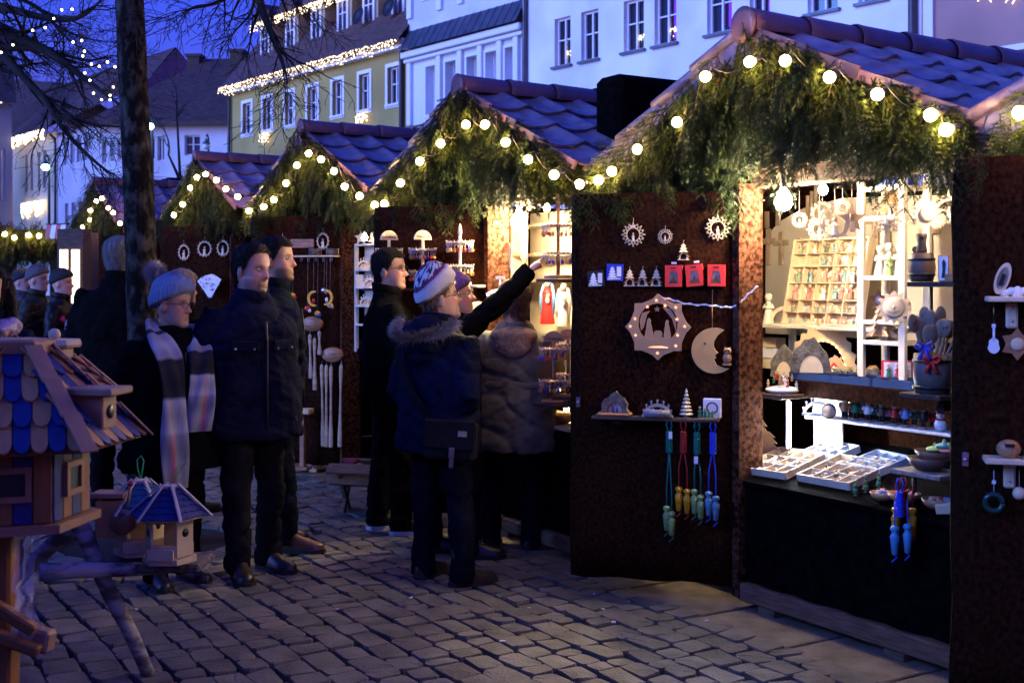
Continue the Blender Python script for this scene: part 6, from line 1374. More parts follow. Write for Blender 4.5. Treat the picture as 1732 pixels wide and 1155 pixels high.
# dark bowls on a board
q = h1_(1568, 800, .16); o = thing('bowl_board', 'short pale board holding dark bowls above the counter', 'shelf', SM); mb = MB(); mb.box((q.x, .18, q.z), (.26, .2, .02), bev=.003); mb.build('board', m_fur, o); mb = MB(); mb.tube([(q.x - .1, .2, .66), (q.x - .1, .2, q.z)], .01, 8); mb.build('post', m_iron, o); mb = MB(); mb.tube([(q.x + .1, .2, .66), (q.x + .1, .2, q.z)], .01, 8); mb.build('post', m_iron, o)
B0 = SM @ T(q.x, .17, q.z + .011); one('dark_bowl', bowl(.088, 0), m_bowld, 'big dark wooden bowl on the short board', 'bowl', B0); 
one('dark_bowl', bowl(.084, 0), m_bowld, 'second dark wooden bowl nested behind the big one', 'bowl', SM @ T(q.x - .02, .235, q.z + .035))
for k, (dx, dz, c3) in enumerate(((-.05, 0, w_olive), (-.02, .012, w_ochre), (.02, .004, w_pink), (.05, .012, m_bowl), (.0, .02, w_teal), (.045, .022, w_olive))):
    mb = MB(); mb.lathe([(0, 0), (.036, 0), (.038, .004), (.036, .008), (.01, .012), (.004, .03), (0, .032)], 18); one('spinning_top', mb, c3, ['olive', 'ochre', 'pink', 'brown', 'teal', 'olive'][k] + ' painted spinning top in the pile above the dark bowls', 'spinning top', SM @ T(q.x + dx, .27 + .02 * (k % 2), q.z + .085 + dz) @ RX(8), 'spinning tops in the pile')
rope_set('skipping_rope', 'blue skipping rope with blue handles in front of the black counter cloth', SM @ T(*h1_(1522, 808, -.02)) @ RZ(46), ((-.02, -.20), (.03, -.19)), r_bl, mat('sky_blue_wood', (.06, .26, .50), .4, var=.2, scale=20)); rope_set('skipping_rope', 'red skipping rope with ochre handles behind the blue one at the counter', SM @ T(*h1_(1528, 806, .02)) @ RZ(46), ((-.03, -.13), (.035, -.13)), r_re, h_ye)

# more wares on the shelves of the carving stall
q = h1_(1300, 535, .80); one('angel_figure', angel(.17), w_cream, 'tall cream angel on the shelf beside the jamb', 'angel', SM @ T(q.x, .80, zsh + .001) @ RZ(40))
mb = MB(); n = 16; mb.prism([(.10 * math.cos(math.pi * i / n), .10 * math.sin(math.pi * i / n)) for i in range(n + 1)] + [(.078 * math.cos(math.pi * i / n), .078 * math.sin(math.pi * i / n)) for i in range(n, -1, -1)], .03); one('plain_arch', mb, m_pale, 'plain pale wooden half arch on the shelf beside the tall angel', 'candle arch', SM @ T(q.x + .10, .84, zsh + .001) @ RZ(35))
mb = MB(); mb.lathe([(.03, 0), (.034, .03), (.026, .07), (.012, .09), (.016, .11), (.0, .12)], 14); one('turned_figure', mb, m_bowl, 'brown turned figure on the shelf behind the tall angel', 'figurine', SM @ T(q.x + .05, .93, zsh + .001))
for k in range(3): mb = MB(); mb.box((0, 0, .03), (.16 - .02 * k, .10, .055), bev=.003); one('stacked_carton', mb, [m_pale, m_tagp, m_pine][k], ['pale carton lowest in the stack under the shelf', 'white carton in the stack under the shelf', 'yellow carton on top of the stack under the shelf'][k], 'carton', SM @ T(h1_(1303, 600, .85).x, .86, zl + .0005 + .058 * k) @ RZ(6 * k))
for k, (px, lb) in enumerate(((1345, 'tiny pale fir beside the bark hut'), (1452, 'tiny dark fir before the rack post'), (1500, 'tiny pale fir behind the blue trays'))): mb = MB(); [mb.lathe([(.026 * (1 - i / 5), .012 + i * .016), (.004, .030 + i * .016)], 12) for i in range(4)]; mb.lathe([(.008, 0), (.005, .014)], 8); one('ledge_tree', mb, [m_pale, w_green, m_pale][k], lb, 'wooden tree', onl(px, .69))
for k, (px, py, y, lb) in enumerate(((1352, 372, .40, 'small fretwork star hanging by the jamb side lamp'), (1425, 352, .42, 'small fretwork star hanging behind the round ornament'), (1530, 370, .34, 'small fretwork star hanging beside the rack'), (1585, 372, .34, 'small fretwork star hanging behind the sun ornament'), (1620, 368, .30, 'small fretwork star hanging near the brass tower'))): hang(lace_star(.042, 8, k % 2 == 0), ORN, lb, px, py, y, 40 + 5 * k)
for k, (px, c0, c1, lb) in enumerate(((1438, w_red, w_white, 'short red smoker behind the brown hatted nutcracker'), (1458, w_ochre, w_black, 'short ochre smoker behind the white bearded one'), (1480, w_teal, m_bowl, 'short teal smoker behind the tray nutcracker'), (1502, w_white, w_green, 'short white smoker with a green hat behind the row'), (1522, m_bowl, w_red, 'short brown smoker with a red hat behind the row'), (1547, w_green, w_yel, 'short green smoker with a yellow hat behind the row'), (1577, w_red, w_green, 'short red smoker with a green hat by the snowman'))): tag(link('smoker_figure', smoker(c0, c1, k % 3), None, ons(px, .50) @ SC(.78)), lb, 'smoker')
# ------------------------------------------------------------------ key rings, madonnas and the other stalls
def text_mesh(s, size, mt):
    cu = bpy.data.curves.new('lettering', 'FONT'); cu.body = s; cu.size = size; cu.align_x = 'CENTER'; cu.extrude = .0004; o = bpy.data.objects.new('lettering', cu); COL.objects.link(o)
    bpy.context.view_layer.update(); me = bpy.data.meshes.new_from_object(o.evaluated_get(bpy.context.evaluated_depsgraph_get())); bpy.data.objects.remove(o); me.materials.clear(); me.materials.append(mt); return me
LETTER = text_mesh('Schlüsselringe', .026, w_black)
def keyrings(mb, r_, n, seed, z=0):
    rr = random.Random(seed)
    for k in range(n):
        a = 2 * math.pi * k / n + rr.uniform(-.06, .06); c, s = math.cos(a), math.sin(a); x, y = r_ * c, r_ * s
        mb.tube([(r_ * .82 * c, r_ * .82 * s, z), (r_ * 1.06 * c, r_ * 1.06 * s, z), (r_ * 1.10 * c, r_ * 1.10 * s, z + .014)], .0016, 4, 0)
        rot = RZ(rr.uniform(0, 180)); mb.tube([(.009 * math.cos(q), 0, .009 * math.sin(q) - .011) for q in [2 * math.pi * j / 8 for j in range(9)]], .0017, 4, 1, M=T(x, y, z) @ rot)
        mb.tube([(0, 0, -.02), (0, 0, -.034)], .0022, 4, 1, M=T(x, y, z)); q = rr.randrange(2, 7); M2 = T(x, y, z - .048) @ RZ(rr.uniform(0, 180))
        if rr.random() < .5: mb.ball((0, 0, 0), (.010, .007, .014), 7, 5, q, M2)
        else: mb.prism(rr.choice([starpoly(.013, .007, 5), circ(.011, 8), treepoly(.018, .026, 2), [(-.006, -.014), (.006, -.014), (.009, .012), (-.009, .012)]]), .006, q, M2)
KM = [m_pale, m_steel, m_bowl, m_wood2, w_ochre, w_red, w_blue]
def key_rack(lb, M, r_, tiers, hh, sign=True, base=True, seed=0, dark=False):
    wd = m_wood2 if dark else m_pale; o = thing('key_ring_stand', lb, 'key ring stand', M); mb = MB(); mb.lathe([(.011, 0), (.010, hh)], 10); mb.build('post', wd, o)
    if base: mb = MB(); mb.lathe([(r_ * .9, 0), (r_ * .9, .016), (r_ * .8, .02), (0, .02)], 20); mb.build('base', wd, o)
    for k, z in enumerate(tiers):
        mb = MB(); mb.lathe([(0, z), (r_ * .9, z), (r_ * .9, z + .010), (0, z + .010)], 20); t = mb.build('tier', wd, o); mb = MB(); keyrings(mb, r_, 22, seed * 10 + k, z + .004); mb.build('key_rings', KM, t)['kind'] = 'stuff'
    if sign:
        mb = MB(); mb.prism([(.062 * math.cos(math.pi * i / 14), .062 * 1.0 * math.sin(math.pi * i / 14)) for i in range(15)], .012, y0=-.006); s_ = mb.build('sign_board', wd, o, T(0, 0, hh) @ RZ(46))
        link('lettering', LETTER, s_, T(0, -.0075, .014) @ RX(90) @ SC(.62))
    else:
        mb = MB(); mb.lathe([(.010, hh), (.014, hh + .02), (.012, hh + .05), (.002, hh + .08)], 10); mb.build('finial', wd, o)
    return o
P2F = panel_frame(2)
def onp2(px, py, y): return P2F @ T(*hit(P2F, px, py, y))
zz = lambda M, px, py, y: hit(M, px, py, y).z
o = thing('key_shelf', 'pale shelf on the felt shutter carrying a key ring stand', 'shelf', P2F); a, b = hit(P2F, 742, 482, -.12), hit(P2F, 813, 483, -.12); mb = MB(); mb.box(((a.x + b.x) / 2, -.10, a.z - .008), (b.x - a.x, .17, .016), bev=.003); mb.build('board', m_pale, o); mb = MB(); mb.box((a.x + .17, -.02, a.z - .05), (.05, .02, .07)); mb.build('bracket', w_cream, o); zsf = a.z
c = hit(P2F, 778, 480, -.10); key_rack('two tier key ring stand with a tall finial on the pale shelf', P2F @ T(c.x, -.10, zsf), .082, (.115, .265), .31, False, True, 3)
for k, (px, lb) in enumerate(((658, 'key ring stand with a domed sign at the outer edge of the felt shutter'), (715, 'key ring stand with a domed sign next to the finial stand'))):
    c = hit(P2F, px, 480, -.09); key_rack(lb, P2F @ T(c.x, -.09, zsf - .02), .082, (.10, .24) if k else (.24,), .31, True, False, 5 + k)
mb = MB(); a = hit(P2F, 640, 490, -.1); o = thing('key_shelf', 'narrow board holding two domed key ring stands', 'shelf', P2F); mb.box((a.x + .12, -.09, zsf - .03), (.42, .14, .016), bev=.003); mb.build('board', m_dkwood, o)
# clip spot and lit domed sign
q = onp2(846, 494, -.16); o = thing('clip_spotlight', 'white clip on spotlight over a lit domed sign', 'lamp', q @ RZ(30))
SPM = RY(52); mb = MB(); mb.lathe([(.018, .06), (.026, .055), (.026, 0), (.040, -.03), (.052, -.075), (.048, -.075), (.034, -.03), (.02, .0)], 18); mb.build('shade', m_white, o, SPM); mb = MB(); mb.lathe([(0, -.05), (.034, -.048), (.028, -.02), (0, -.01)], 14); mb.build('bulb', mat('spot_glass', (1, .85, .6), .3, var=0, emit=260, ecol=(1, .72, .38)), o, SPM)
mb = MB(); mb.tube([(0, .02, .02), (.01, .04, .08)], .006, 6); mb.box((.01, .04, .09), (.06, .02, .02)); mb.build('clip', m_white, o)
cb = [q.inverted() @ v for v in [q @ Vector((.045, 0, .04)), S[2] @ hit(S[2], 862, 484, .05), S[2] @ hit(S[2], 880, 476, .05), S[2] @ hit(S[2], 851, 465, .02), S[2] @ hit(S[2], 851, 410, .02)]]
pts = smooth_path([tuple(RZ(0) @ v) for v in cb], 30); mb = MB(); mb.tube(pts, .0035, 5); mb.build('cord', m_white, o)
o = thing('domed_sign', 'brightly lit domed wooden sign under the spotlight', 'sign', onp2(808, 530, -.14) @ RZ(20)); mb = MB(); mb.prism([(.075 * math.cos(math.pi * i / 14), .075 * math.sin(math.pi * i / 14)) for i in range(15)], .014); mb.build('board', m_pale, o); mb = MB(); mb.lathe([(.010, -.12), (.010, 0)], 10); mb.build('post', m_pale, o)
# opening of the key ring stall
S2 = S[2]
def at2(px, py, y, rz=0): return S2 @ T(*hit(S2, px, py, y)) @ RZ(rz)
def yz(M): return M
for k, (px, pyb, pyt, tr, lb, sg) in enumerate(((944, 471, 352, (383, 430), 'dark key ring stand with a pointed finial hanging in the opening', False), (937, 681, 578, (592, 646), 'key ring stand with a domed sign beside the olive parka', True), (961, 672, 575, (585, 635), 'second key ring stand with a domed sign against the felt shutter edge', True))):
    yv = -.03 + .1 * (k == 2); bq = hit(S2, px, pyb, yv); hh = hit(S2, px, pyt, yv).z - bq.z; key_rack(lb, S2 @ T(*bq), .088 if k == 0 else .08, [hit(S2, px, t, yv).z - bq.z for t in tr], hh, sg, True, 20 + k, True)
    mb = MB(); mb.box((0, 0, -.012), (.22, .16, .02), bev=.003); o = one('stand_board', mb, m_dkwood, ['dark board under the key ring stand with the finial', 'grey board under the domed key ring stand', 'board under the second domed key ring stand'][k], 'shelf', S2 @ T(*bq))
lamp_thing('globe_lamp', 'bright warm globe lamp hanging inside the key ring stall', at2(878, 376, .18), .05, 1300, (1.0, .74, .42)); lamp_thing('spot_lamp', 'small spot under the header of the key ring stall', at2(925, 352, .30), .02, 900, (1.0, .8, .5))
o = thing('wind_chime', 'bundle of pale wooden chime rods hanging by the globe lamp', 'wind chime', at2(884, 360, .36)); mb = MB()
for k in range(7): mb.tube([(-.02 + .012 * k, .01 * (k % 2), 0), (-.02 + .012 * k, .01 * (k % 2), -.30 - .03 * (k % 3))], .006, 7)
mb.build('rods', m_pale, o); mb = MB(); 
for k in range(5): mb.box((0, 0, 0), (.20, .010, .010), M=T(.05, 0, .02 + .012 * k) @ RZ(-40 + 20 * k) @ RY(12))
mb.build('cross_bars', m_pale, o)
o = thing('lit_shelf', 'cream shelf unit glowing in lamp light behind the madonna figures', 'shelf unit', S2); a, b = hit(S2, 898, 500, .75), hit(S2, 975, 500, .75); mb = MB(); mb.box(((a.x + b.x) / 2 + .1, .80, 1.50), (b.x - a.x + .35, .02, 1.2)); mb.build('back_board', m_shelfw, o)
for zc in (1.22, 1.62, 1.80, 2.0): mb = MB(); mb.box(((a.x + b.x) / 2 + .1, .70, zc), (b.x - a.x + .3, .18, .02), bev=.003); mb.build('shelf_board', m_shelfw, o)
mb = MB(); mb.box((a.x - .05, .66, 1.55), (.03, .08, 1.0), bev=.003); mb.build('post', m_shelfw, o)
def madonna(h, c0, c1): 
    mb = MB(); mb.lathe([(h * .16, 0), (h * .17, h * .02), (h * .13, h * .3), (h * .11, h * .55), (h * .13, h * .68), (h * .06, h * .80)], 14, 0, sy=.8); mb.ball((0, -.01 * h, h * .88), (h * .065, h * .07, h * .085), 12, 8, 2); mb.ball((0, h * .02, h * .90), (h * .085, h * .08, h * .10), 12, 8, 1); mb.tube([(-h * .10, h * .02, h * .88), (-h * .15, 0, h * .6), (-h * .14, 0, h * .2)], [h * .03, h * .05, h * .03], 8, 1); mb.tube([(h * .10, h * .02, h * .88), (h * .15, 0, h * .6), (h * .13, 0, h * .2)], [h * .03, h * .05, h * .03], 8, 1)
    mb.ball((h * .05, -h * .13, h * .62), (h * .05, h * .05, h * .06), 10, 8, 2); mb.ball((h * .04, -h * .12, h * .53), (h * .05, h * .05, h * .08), 10, 8, 3); return mb
one('madonna_figure', madonna(.30, 0, 0), [w_red, w_lblue, w_skin, w_white], 'carved madonna in red and blue robes holding a child', 'madonna', at2(926, 548, .56, 40)); one('madonna_figure', madonna(.28, 0, 0), [w_cream, w_cream, w_skin, w_white], 'carved madonna in cream robes with a crown of light', 'madonna', at2(953, 552, .56, 40))
o = thing('front_table', 'counter of the key ring stall with lit wooden bowls', 'counter', S2); mb = MB(); a = hit(S2, 945, 722, .1); mb.box((.62, .36, a.z - .01), (1.0, .52, .02), bev=.003); mb.build('counter_top', m_pine, o); mb = MB(); mb.box((.64, .12, (a.z + .12) / 2), (.96, .02, a.z - .15)); mb.build('cloth_front', m_cloth_black, o)
c = S2 @ T(hit(S2, 950, 715, .22).x, .22, a.z + .001); one('wooden_bowl', bowl(.085, 0), m_bowl, 'wooden bowl lit on the key ring stall counter', 'bowl', c); 
lamp_thing('counter_lamp', 'warm bulb over the counter of the key ring stall', at2(958, 690, .40), .018, 420, (1, .66, .32))
# ------------------------------------------------------------------ shoehorn stall
P3F = panel_frame(3); S3 = S[3]
def onp3(px, py, y=-.015, rz=0): return P3F @ T(*hit(P3F, px, py, y)) @ RZ(rz)
def scribble(o, w, z, n=14, y=-.008, mt=None):
    rr = random.Random(int(w * 1000)); mb = MB(); mb.tube([(-w / 2 + w * i / n, y, z + rr.uniform(-.006, .006)) for i in range(n + 1)], .0013, 4); mb.build('lettering', mt or m_dkwood, o)
o = thing('name_board', 'wooden board with two lines of small burnt writing', 'sign', onp3(511, 412)); mb = MB(); mb.box((0, 0, 0), (.21, .012, .072), bev=.003); mb.build('board', m_wood2, o); scribble(o, .15, .012); scribble(o, .17, -.014)
o = thing('hook_shelf', 'narrow shelf with hooks for cords of little wooden animals', 'shelf', P3F); a, b = hit(P3F, 476, 434, -.05), hit(P3F, 572, 436, -.05); mb = MB(); mb.box(((a.x + b.x) / 2, -.05, a.z), (b.x - a.x, .1, .014), bev=.003); mb.build('board', m_pine, o)
for k, px in enumerate((482, 496, 510, 522, 535, 548, 560)): mb = MB(); q = hit(P3F, px, 436, -.09); mb.tube([(q.x + .012 * math.cos(t), -.09, q.z - .018 + .012 * math.sin(t)) for t in [2 * math.pi * j / 8 for j in range(8)]], .0015, 4); mb.build('hook', m_steel, o)
zt3 = a.z + .007
for k, px in enumerate((533, 562)):
    q = hit(P3F, px, 430, -.05); mb = MB(); mb.tube([(-.05, 0, .03), (.05, 0, .03)], .028, 14, 0); mb.tube([(.0505, 0, .03), (.052, 0, .03)], .027, 14, 1); one('log_piece', mb, [m_bark, m_pale], ['short bark log in the middle of the hook shelf', 'short bark log at the end of the hook shelf'][k], 'log', P3F @ T(q.x, -.05, zt3) @ RZ(20))
one('round_ornament', round_fret(.062, .8), ORN, 'oval lace ornament standing behind the bark logs', 'ornament', onp3(546, 408, -.03)); one('round_ornament', round_fret(.05, .75), ORN, 'oval fretwork ornament beside the written board', 'ornament', onp3(478, 412, -.03))
for k, (px, py, c0, c1, lb) in enumerate(((495, 500, w_yel, w_red, 'yellow and red wooden parrot on a cord'), (530, 505, w_yel, w_red, 'yellow wooden moon with a red gnome on a cord'), (552, 503, w_yel, w_white, 'yellow wooden moon with a white lamb on a cord'), (558, 516, m_pale, m_bowl, 'pale shaggy wooden animal on a cord'), (537, 530, w_ochre, w_blue, 'orange wooden fish with a blue tail on a cord'), (520, 522, w_red, w_white, 'red wooden beetle on a cord'), (548, 491, m_steel, m_bowl, 'grey wooden mouse on a cord'))):
    q = hit(P3F, px, py, -.06 - .012 * (k % 3)); o = thing('cord_animal', lb, 'toy mobile', P3F @ T(*q)); mb = MB()
    if 'moon' in lb:
        L = [(.055 * math.cos(t), .065 * math.sin(t)) for t in [math.pi * (.35 + 1.3 * i / 14) for i in range(15)]]; inn2 = [(.010 + .045 * math.cos(t), .048 * math.sin(t)) for t in [math.pi * (.5 + 1.0 * i / 14) for i in range(15)]]; MR = SC(-1 if k == 2 else 1, 1, 1); mb.prism(L + inn2[::-1], .012, 0, MR); mb.ball((.005, -.005, -.02), (.014, .012, .02), 8, 6, 1)
    else: mb.ball((0, 0, 0), (.028, .016, .022), 10, 8, 0); mb.ball((.022, -.004, -.016), (.014, .012, .016), 10, 8, 1); mb.ball((-.012, -.014, .010), .005, 6, 4, 1)
    mb.build('figure', [c0, c1], o); mb = MB(); mb.tube([(0, 0, .02), (0, .01, zt3 - q.z - .02)], .0011, 4); mb.build('cord', m_fur, o)
m_horn = mat('shoehorn_wood', (.40, .26, .15), .5, var=.2, scale=8, stretch=(1, 1, 4))
for k, (px, py, hs) in enumerate(((563, 600, ((544, 616, 755), (552, 617, 756), (560, 618, 757), (577, 616, 756))), (529, 548, ((524, 566, 640), (532, 572, 660), (540, 560, 600))))):
    o = thing('hook_disc', ['thick round wooden disc with hooks and long shoehorns', 'round wooden disc with hooks partly behind the navy jacket'][k], 'hook board', onp3(px, py, -.03)); mb = MB(); mb.lathe([(0, -.02), (.078, -.02), (.086, -.01), (.086, .01), (.078, .02), (0, .02)], 24, M=RX(90)); mb.build('disc', m_wood2, o, SC(1.1, 1, .72)); scribble(o, .07, .012, y=-.024)
    for j, (hx, y0, y1) in enumerate(hs):
        t, bt = hit(P3F, hx, y0, -.06), hit(P3F, hx, y1, -.06); L = t.z - bt.z; mb = MB(); mb.loft([[(w * math.cos(a_), .006 * math.sin(a_), -L * f) for a_ in [2 * math.pi * i / 10 for i in range(10)]] for f, w in ((0, .010), (.04, .016), (.12, .017), (.35, .009), (.6, .012), (.85, .020), (.985, .021), (1, .016))]); mb.tube([(0, 0, -.002), (0, .01, .03)], .0015, 4, 1)
        one('shoehorn', mb, [m_horn, m_steel], ['long pale wooden shoehorn hanging from the round disc', 'wooden stick hanging from the disc behind the navy jacket'][k], 'shoehorn', P3F @ T(*t) @ RY(R.uniform(-1.5, 1.5)), ['shoehorns on the disc', 'sticks on the rear disc'][k])
o = thing('wooden_stool', 'little stool with an orange lit top under the shoehorns', 'stool', onp3(512, 794, -.12)); q = hit(P3F, 512, 695, -.12).z - hit(P3F, 512, 794, -.12).z; mb = MB(); mb.box((0, 0, q), (.16, .1, .045), bev=.006); mb.build('seat', m_pine, o); mb = MB(); mb.box((0, 0, q / 2 - .01), (.04, .04, q - .05), bev=.004); mb.build('leg', m_wood2, o); mb = MB(); mb.box((0, 0, .012), (.12, .1, .024), bev=.004); mb.build('foot', m_wood2, o)
for k, (px, py, c3, lb) in enumerate(((490, 800, m_film, 'packet of wooden pegs lying at the stool foot'), (510, 802, m_wood2, 'brown carved dish lying at the stool foot'), (533, 792, m_film, 'clear packet propped up beside the stool'), (537, 802, m_pine, 'yellow wooden board lying beside the stool'))):
    g = G(px, py); mb = MB(); rr = random.Random(k)
    if k == 1: mb.lathe([(.05, 0), (.07, .02), (.075, .03), (.06, .025), (0, .012)], 14)
    else: mb.box((0, 0, .02), (.14, .09, .035), bev=.01)
    for _ in range(8): mb.ball((rr.uniform(-.05, .05), rr.uniform(-.03, .03), .04), rr.uniform(.008, .016), 7, 5)
    one('ground_ware', mb, c3, lb, 'ware', T(g.x, g.y, .02) @ RZ(20 * k) @ (RX(25) if k == 2 else Matrix()))
# lit ornament rack in the opening of the shoehorn stall
def at3(px, py, y, rz=0): return S3 @ T(*hit(S3, px, py, y)) @ RZ(rz)
o = thing('ornament_rack', 'pale rack of star and arch ornaments glowing in the shoehorn stall', 'shelf rack', S3); yv = .18; a, b = hit(S3, 603, 500, yv), hit(S3, 655, 500, yv); zb_, zt_ = hit(S3, 605, 595, yv).z, hit(S3, 605, 412, yv).z
for x in (a.x, b.x): mb = MB(); mb.box((x, yv, (zb_ + zt_) / 2), (.028, .03, zt_ - zb_), bev=.003); mb.build('post', m_shelfw, o)
LV = [hit(S3, 620, py, yv).z for py in (414, 457, 487, 518, 550)]
for z in LV: mb = MB(); mb.box(((a.x + b.x) / 2, yv + .02, z), (b.x - a.x - .03, .09, .014), bev=.002); mb.build('rack_board', m_shelfw, o)
mb = MB(); mb.box(((a.x + b.x) / 2, yv + .075, (zb_ + zt_) / 2), (b.x - a.x, .008, zt_ - zb_)); mb.build('back_board', m_beige, o)
for k, (px, lv, mbx, lb) in enumerate(((612, 0, 'star', 'pale star with a cut out scene on top of the rack'), (632, 0, 'tree', 'pale cut out tree on top of the rack'), (617, 1, 'arch', 'small candle arch with a glowing half disc on the rack'), (611, 2, 'card', 'white card on the middle rack board'), (628, 2, 'arch', 'lacy candle arch beside the white card'), (622, 3, 'arch', 'candle arch on the lowest lit rack board'))):
    q = hit(S3, px, 500, yv); Mq = S3 @ T(q.x, yv - .01, LV[lv] + .007) @ RZ(42); mb = MB()
    if mbx == 'star': mb.prism(starpoly(.06, .028, 5), .01, 0, T(0, 0, .05))
    elif mbx == 'tree': mb.prism(treepoly(.08, .10, 3), .01)
    elif mbx == 'card': mb.box((0, 0, .05), (.07, .02, .10))
    else: mb = arch_lights(.10, .12); mb.prism([(.045 * math.cos(math.pi * i / 10), .045 * math.sin(math.pi * i / 10)) for i in range(11)], .004, y0=.008)
    one('rack_ornament', mb, m_pale, lb, 'ornament', Mq)
lamp_thing('rack_lamp', 'warm bulb lighting the ornament rack in the shoehorn stall', at3(617, 402, .02), .022, 260, (1, .72, .40))
# wooden cradle with a gnome in front of the shoehorn stall
g = G(640, 872); o = thing('folding_cradle', 'grey wooden slatted cradle on crossed legs in front of the stall', 'cradle', T(g.x, g.y, 0) @ RZ(-14))
for k, (y_, z_, t_) in enumerate(((-.16, .30, 38), (-.11, .22, 45), (.16, .30, -38), (.11, .22, -45), (0, .17, 0))): mb = MB(); mb.box((0, 0, 0), (.62, .09, .018), bev=.004, M=None); mb.build('slat', m_beam, o, T(0, y_, z_ + .04) @ RX(t_))
for x in (-.24, .24):
    for s in (-1, 1): mb = MB(); mb.box((0, 0, 0), (.03, .035, .36), bev=.004); mb.build('leg', m_beam, o, T(x, s * -.03, .16) @ RX(s * 32))
mb = MB(); mb.ball((-.06, 0, .30), (.10, .06, .05), 14, 10, 0); mb.ball((-.14, -.02, .32), (.045, .045, .045), 12, 8, 1); mb.lathe([(.048, 0), (.04, .03), (.012, .10), (.002, .12)], 12, 0, M=T(-.15, -.02, .34) @ RY(-70)); mb.ball((-.11, -.05, .30), (.03, .03, .04), 10, 8, 2); one('gnome_doll', mb, [paint('maroon_cloth', (.16, .01, .03), .9), w_skin, w_white], 'maroon gnome doll with a white beard lying in the cradle', 'doll', T(g.x, g.y, 0) @ RZ(-14))
# ornaments on the fourth stall
P4F = panel_frame(4)
for k, (px, py, ov, lb) in enumerate(((311, 427, .8, 'oval lace ornament, the plainest of three on the felt shutter'), (346, 421, 1.0, 'round crescent lace ornament between two ovals'), (377, 420, .85, 'oval lace ornament with a star top near the bearded person'))): one('lace_ornament', round_fret(.075, ov), ORN, lb, 'ornament', P4F @ T(*hit(P4F, px, py, -.02)))
o = thing('card_fan', 'fan of white cards with dots under a domed board', 'card fan', P4F @ T(*hit(P4F, 356, 500, -.1))); mb = MB()
for k in range(6): mb.box((0, -.004 * k, .10), (.055, .003, .22), M=RY(-38 + 14 * k))
mb.build('cards', m_tagp, o); mb = MB(); mb.prism([(.085 * math.cos(math.pi * i / 12), .10 + .12 * math.sin(math.pi * i / 12)) for i in range(13)], .01, y0=.02); mb.build('board', m_pale, o); mb = MB(); rr = random.Random(1)
for k in range(16): mb.ball((rr.uniform(-.10, .06), -.03, rr.uniform(.06, .2)), .008, 6, 4, k % 2)
mb.build('dots', [w_red, w_black], o)
# tarpaulin covered vents on the roofs
for k, (M_, px0, px1, pyt, pyb, y, lb) in enumerate(((S[2], 1003, 1045, 128, 250, .55, 'black tarpaulin covered box between the carving stall and the key ring stall'), (S[4], 245, 283, 305, 372, 1.2, 'dark covered box on the roof behind the tree trunk'))):
    a, b = hit(M_, px0, pyb, y), hit(M_, px1, pyb, y); zt_ = hit(M_, (px0 + px1) / 2, pyt, y).z; zl_ = 2.2; mb = MB(); mb.box(((a.x + b.x) / 2, y + .4, (zt_ + zl_) / 2), (b.x - a.x, .8, zt_ - zl_), bev=.04); one('covered_vent', mb, m_cloth_black, lb, 'vent box', M_)
# shelves on the nearest shutter
P0F = panel_frame(0)
def at0(px, py, y, rz=0): return P0F @ T(*hit(P0F, px, py, y)) @ RZ(rz)
for k, (px, py) in enumerate(((1676, 506), (1672, 780))):
    a = hit(P0F, px, py, -.10); o = thing('bracket_shelf', ['pale shelf on the felt board with an oval plate and a guitar below', 'lower pale shelf on the felt board with a wooden face and a green ring below'][k], 'shelf', P0F @ T(a.x, 0, a.z)); mb = MB(); mb.box((.12, -.055, 0), (.26, .11, .018), bev=.003); mb.build('board', m_pale, o); mb = MB(); mb.box((.075, -.012, -.055), (.038, .02, .09), bev=.006); mb.build('bracket', m_pale, o); mb = MB(); mb.ball((.075, -.024, -.03), .005, 6, 4); mb.ball((.075, -.024, -.075), .005, 6, 4); mb.build('screw', m_steel, o)
mb = MB(); mb.ring([(x * .42, z) for x, z in circ(.055, 24)], [(x * .30, z * .72) for x, z in circ(.055, 24)], .008); mb.prism([(x * .30, z * .72) for x, z in circ(.055, 24)], .003, 1, y0=.003); mb.box((0, -.001, -.005), (.014, .002, .04), 2); one('oval_plate', mb, [m_pale, m_fur, w_black], 'oval wooden plate with a dark picture standing on the shelf', 'plate', at0(1696, 471, -.07) @ RY(18))
mb = MB(); 
for k in range(5): mb.ball((.02 * k - .03, 0, .012 + .006 * (k % 2)), (.018, .014, .014 + .01 * (k == 2)), 10, 8)
one('rabbit_figure', mb, w_white, 'white plaster animal lying on the shelf', 'figurine', at0(1716, 502, -.06))
o = thing('guitar_ornament', 'pale flat guitar ornament hanging under the shelf', 'ornament', at0(1681, 585, -.04)); mb = MB(); mb.prism([(.020 * math.cos(t) * (1 - .25 * math.exp(-((math.sin(t) - .2) / .3) ** 2)), .026 * math.sin(t)) for t in [2 * math.pi * i / 24 for i in range(24)]], .006); mb.box((0, .003, .04), (.007, .006, .05)); mb.box((0, .003, .068), (.012, .006, .012)); mb.build('guitar_body', m_tagp, o); mb = MB(); mb.tube([(0, .003, .07), (0, .003, .15)], .0012, 4); mb.build('cord', m_brass, o)
mb = MB(); mb.prism(starpoly(.055, .036, 6), .006); mb.ball((0, -.003, 0), (.022, .008, .022), 12, 8, 1); mb.tube([(0, 0, .05), (0, 0, .12)], .001, 4, 1); one('straw_star', mb, [m_wood2, m_pale], 'brown layered wooden star hanging under the shelf', 'star', at0(1721, 582, -.04))
mb = MB(); mb.ball((0, 0, .03), (.04, .035, .032), 12, 8, 0); mb.box((0, -.03, .045), (.03, .015, .010), 1); mb.ball((.07, 0, .02), (.03, .03, .02), 10, 8, 1); one('moustache_figure', mb, [m_bowl, w_black], 'round brown wooden face with a black moustache', 'figurine', at0(1706, 774, -.06))
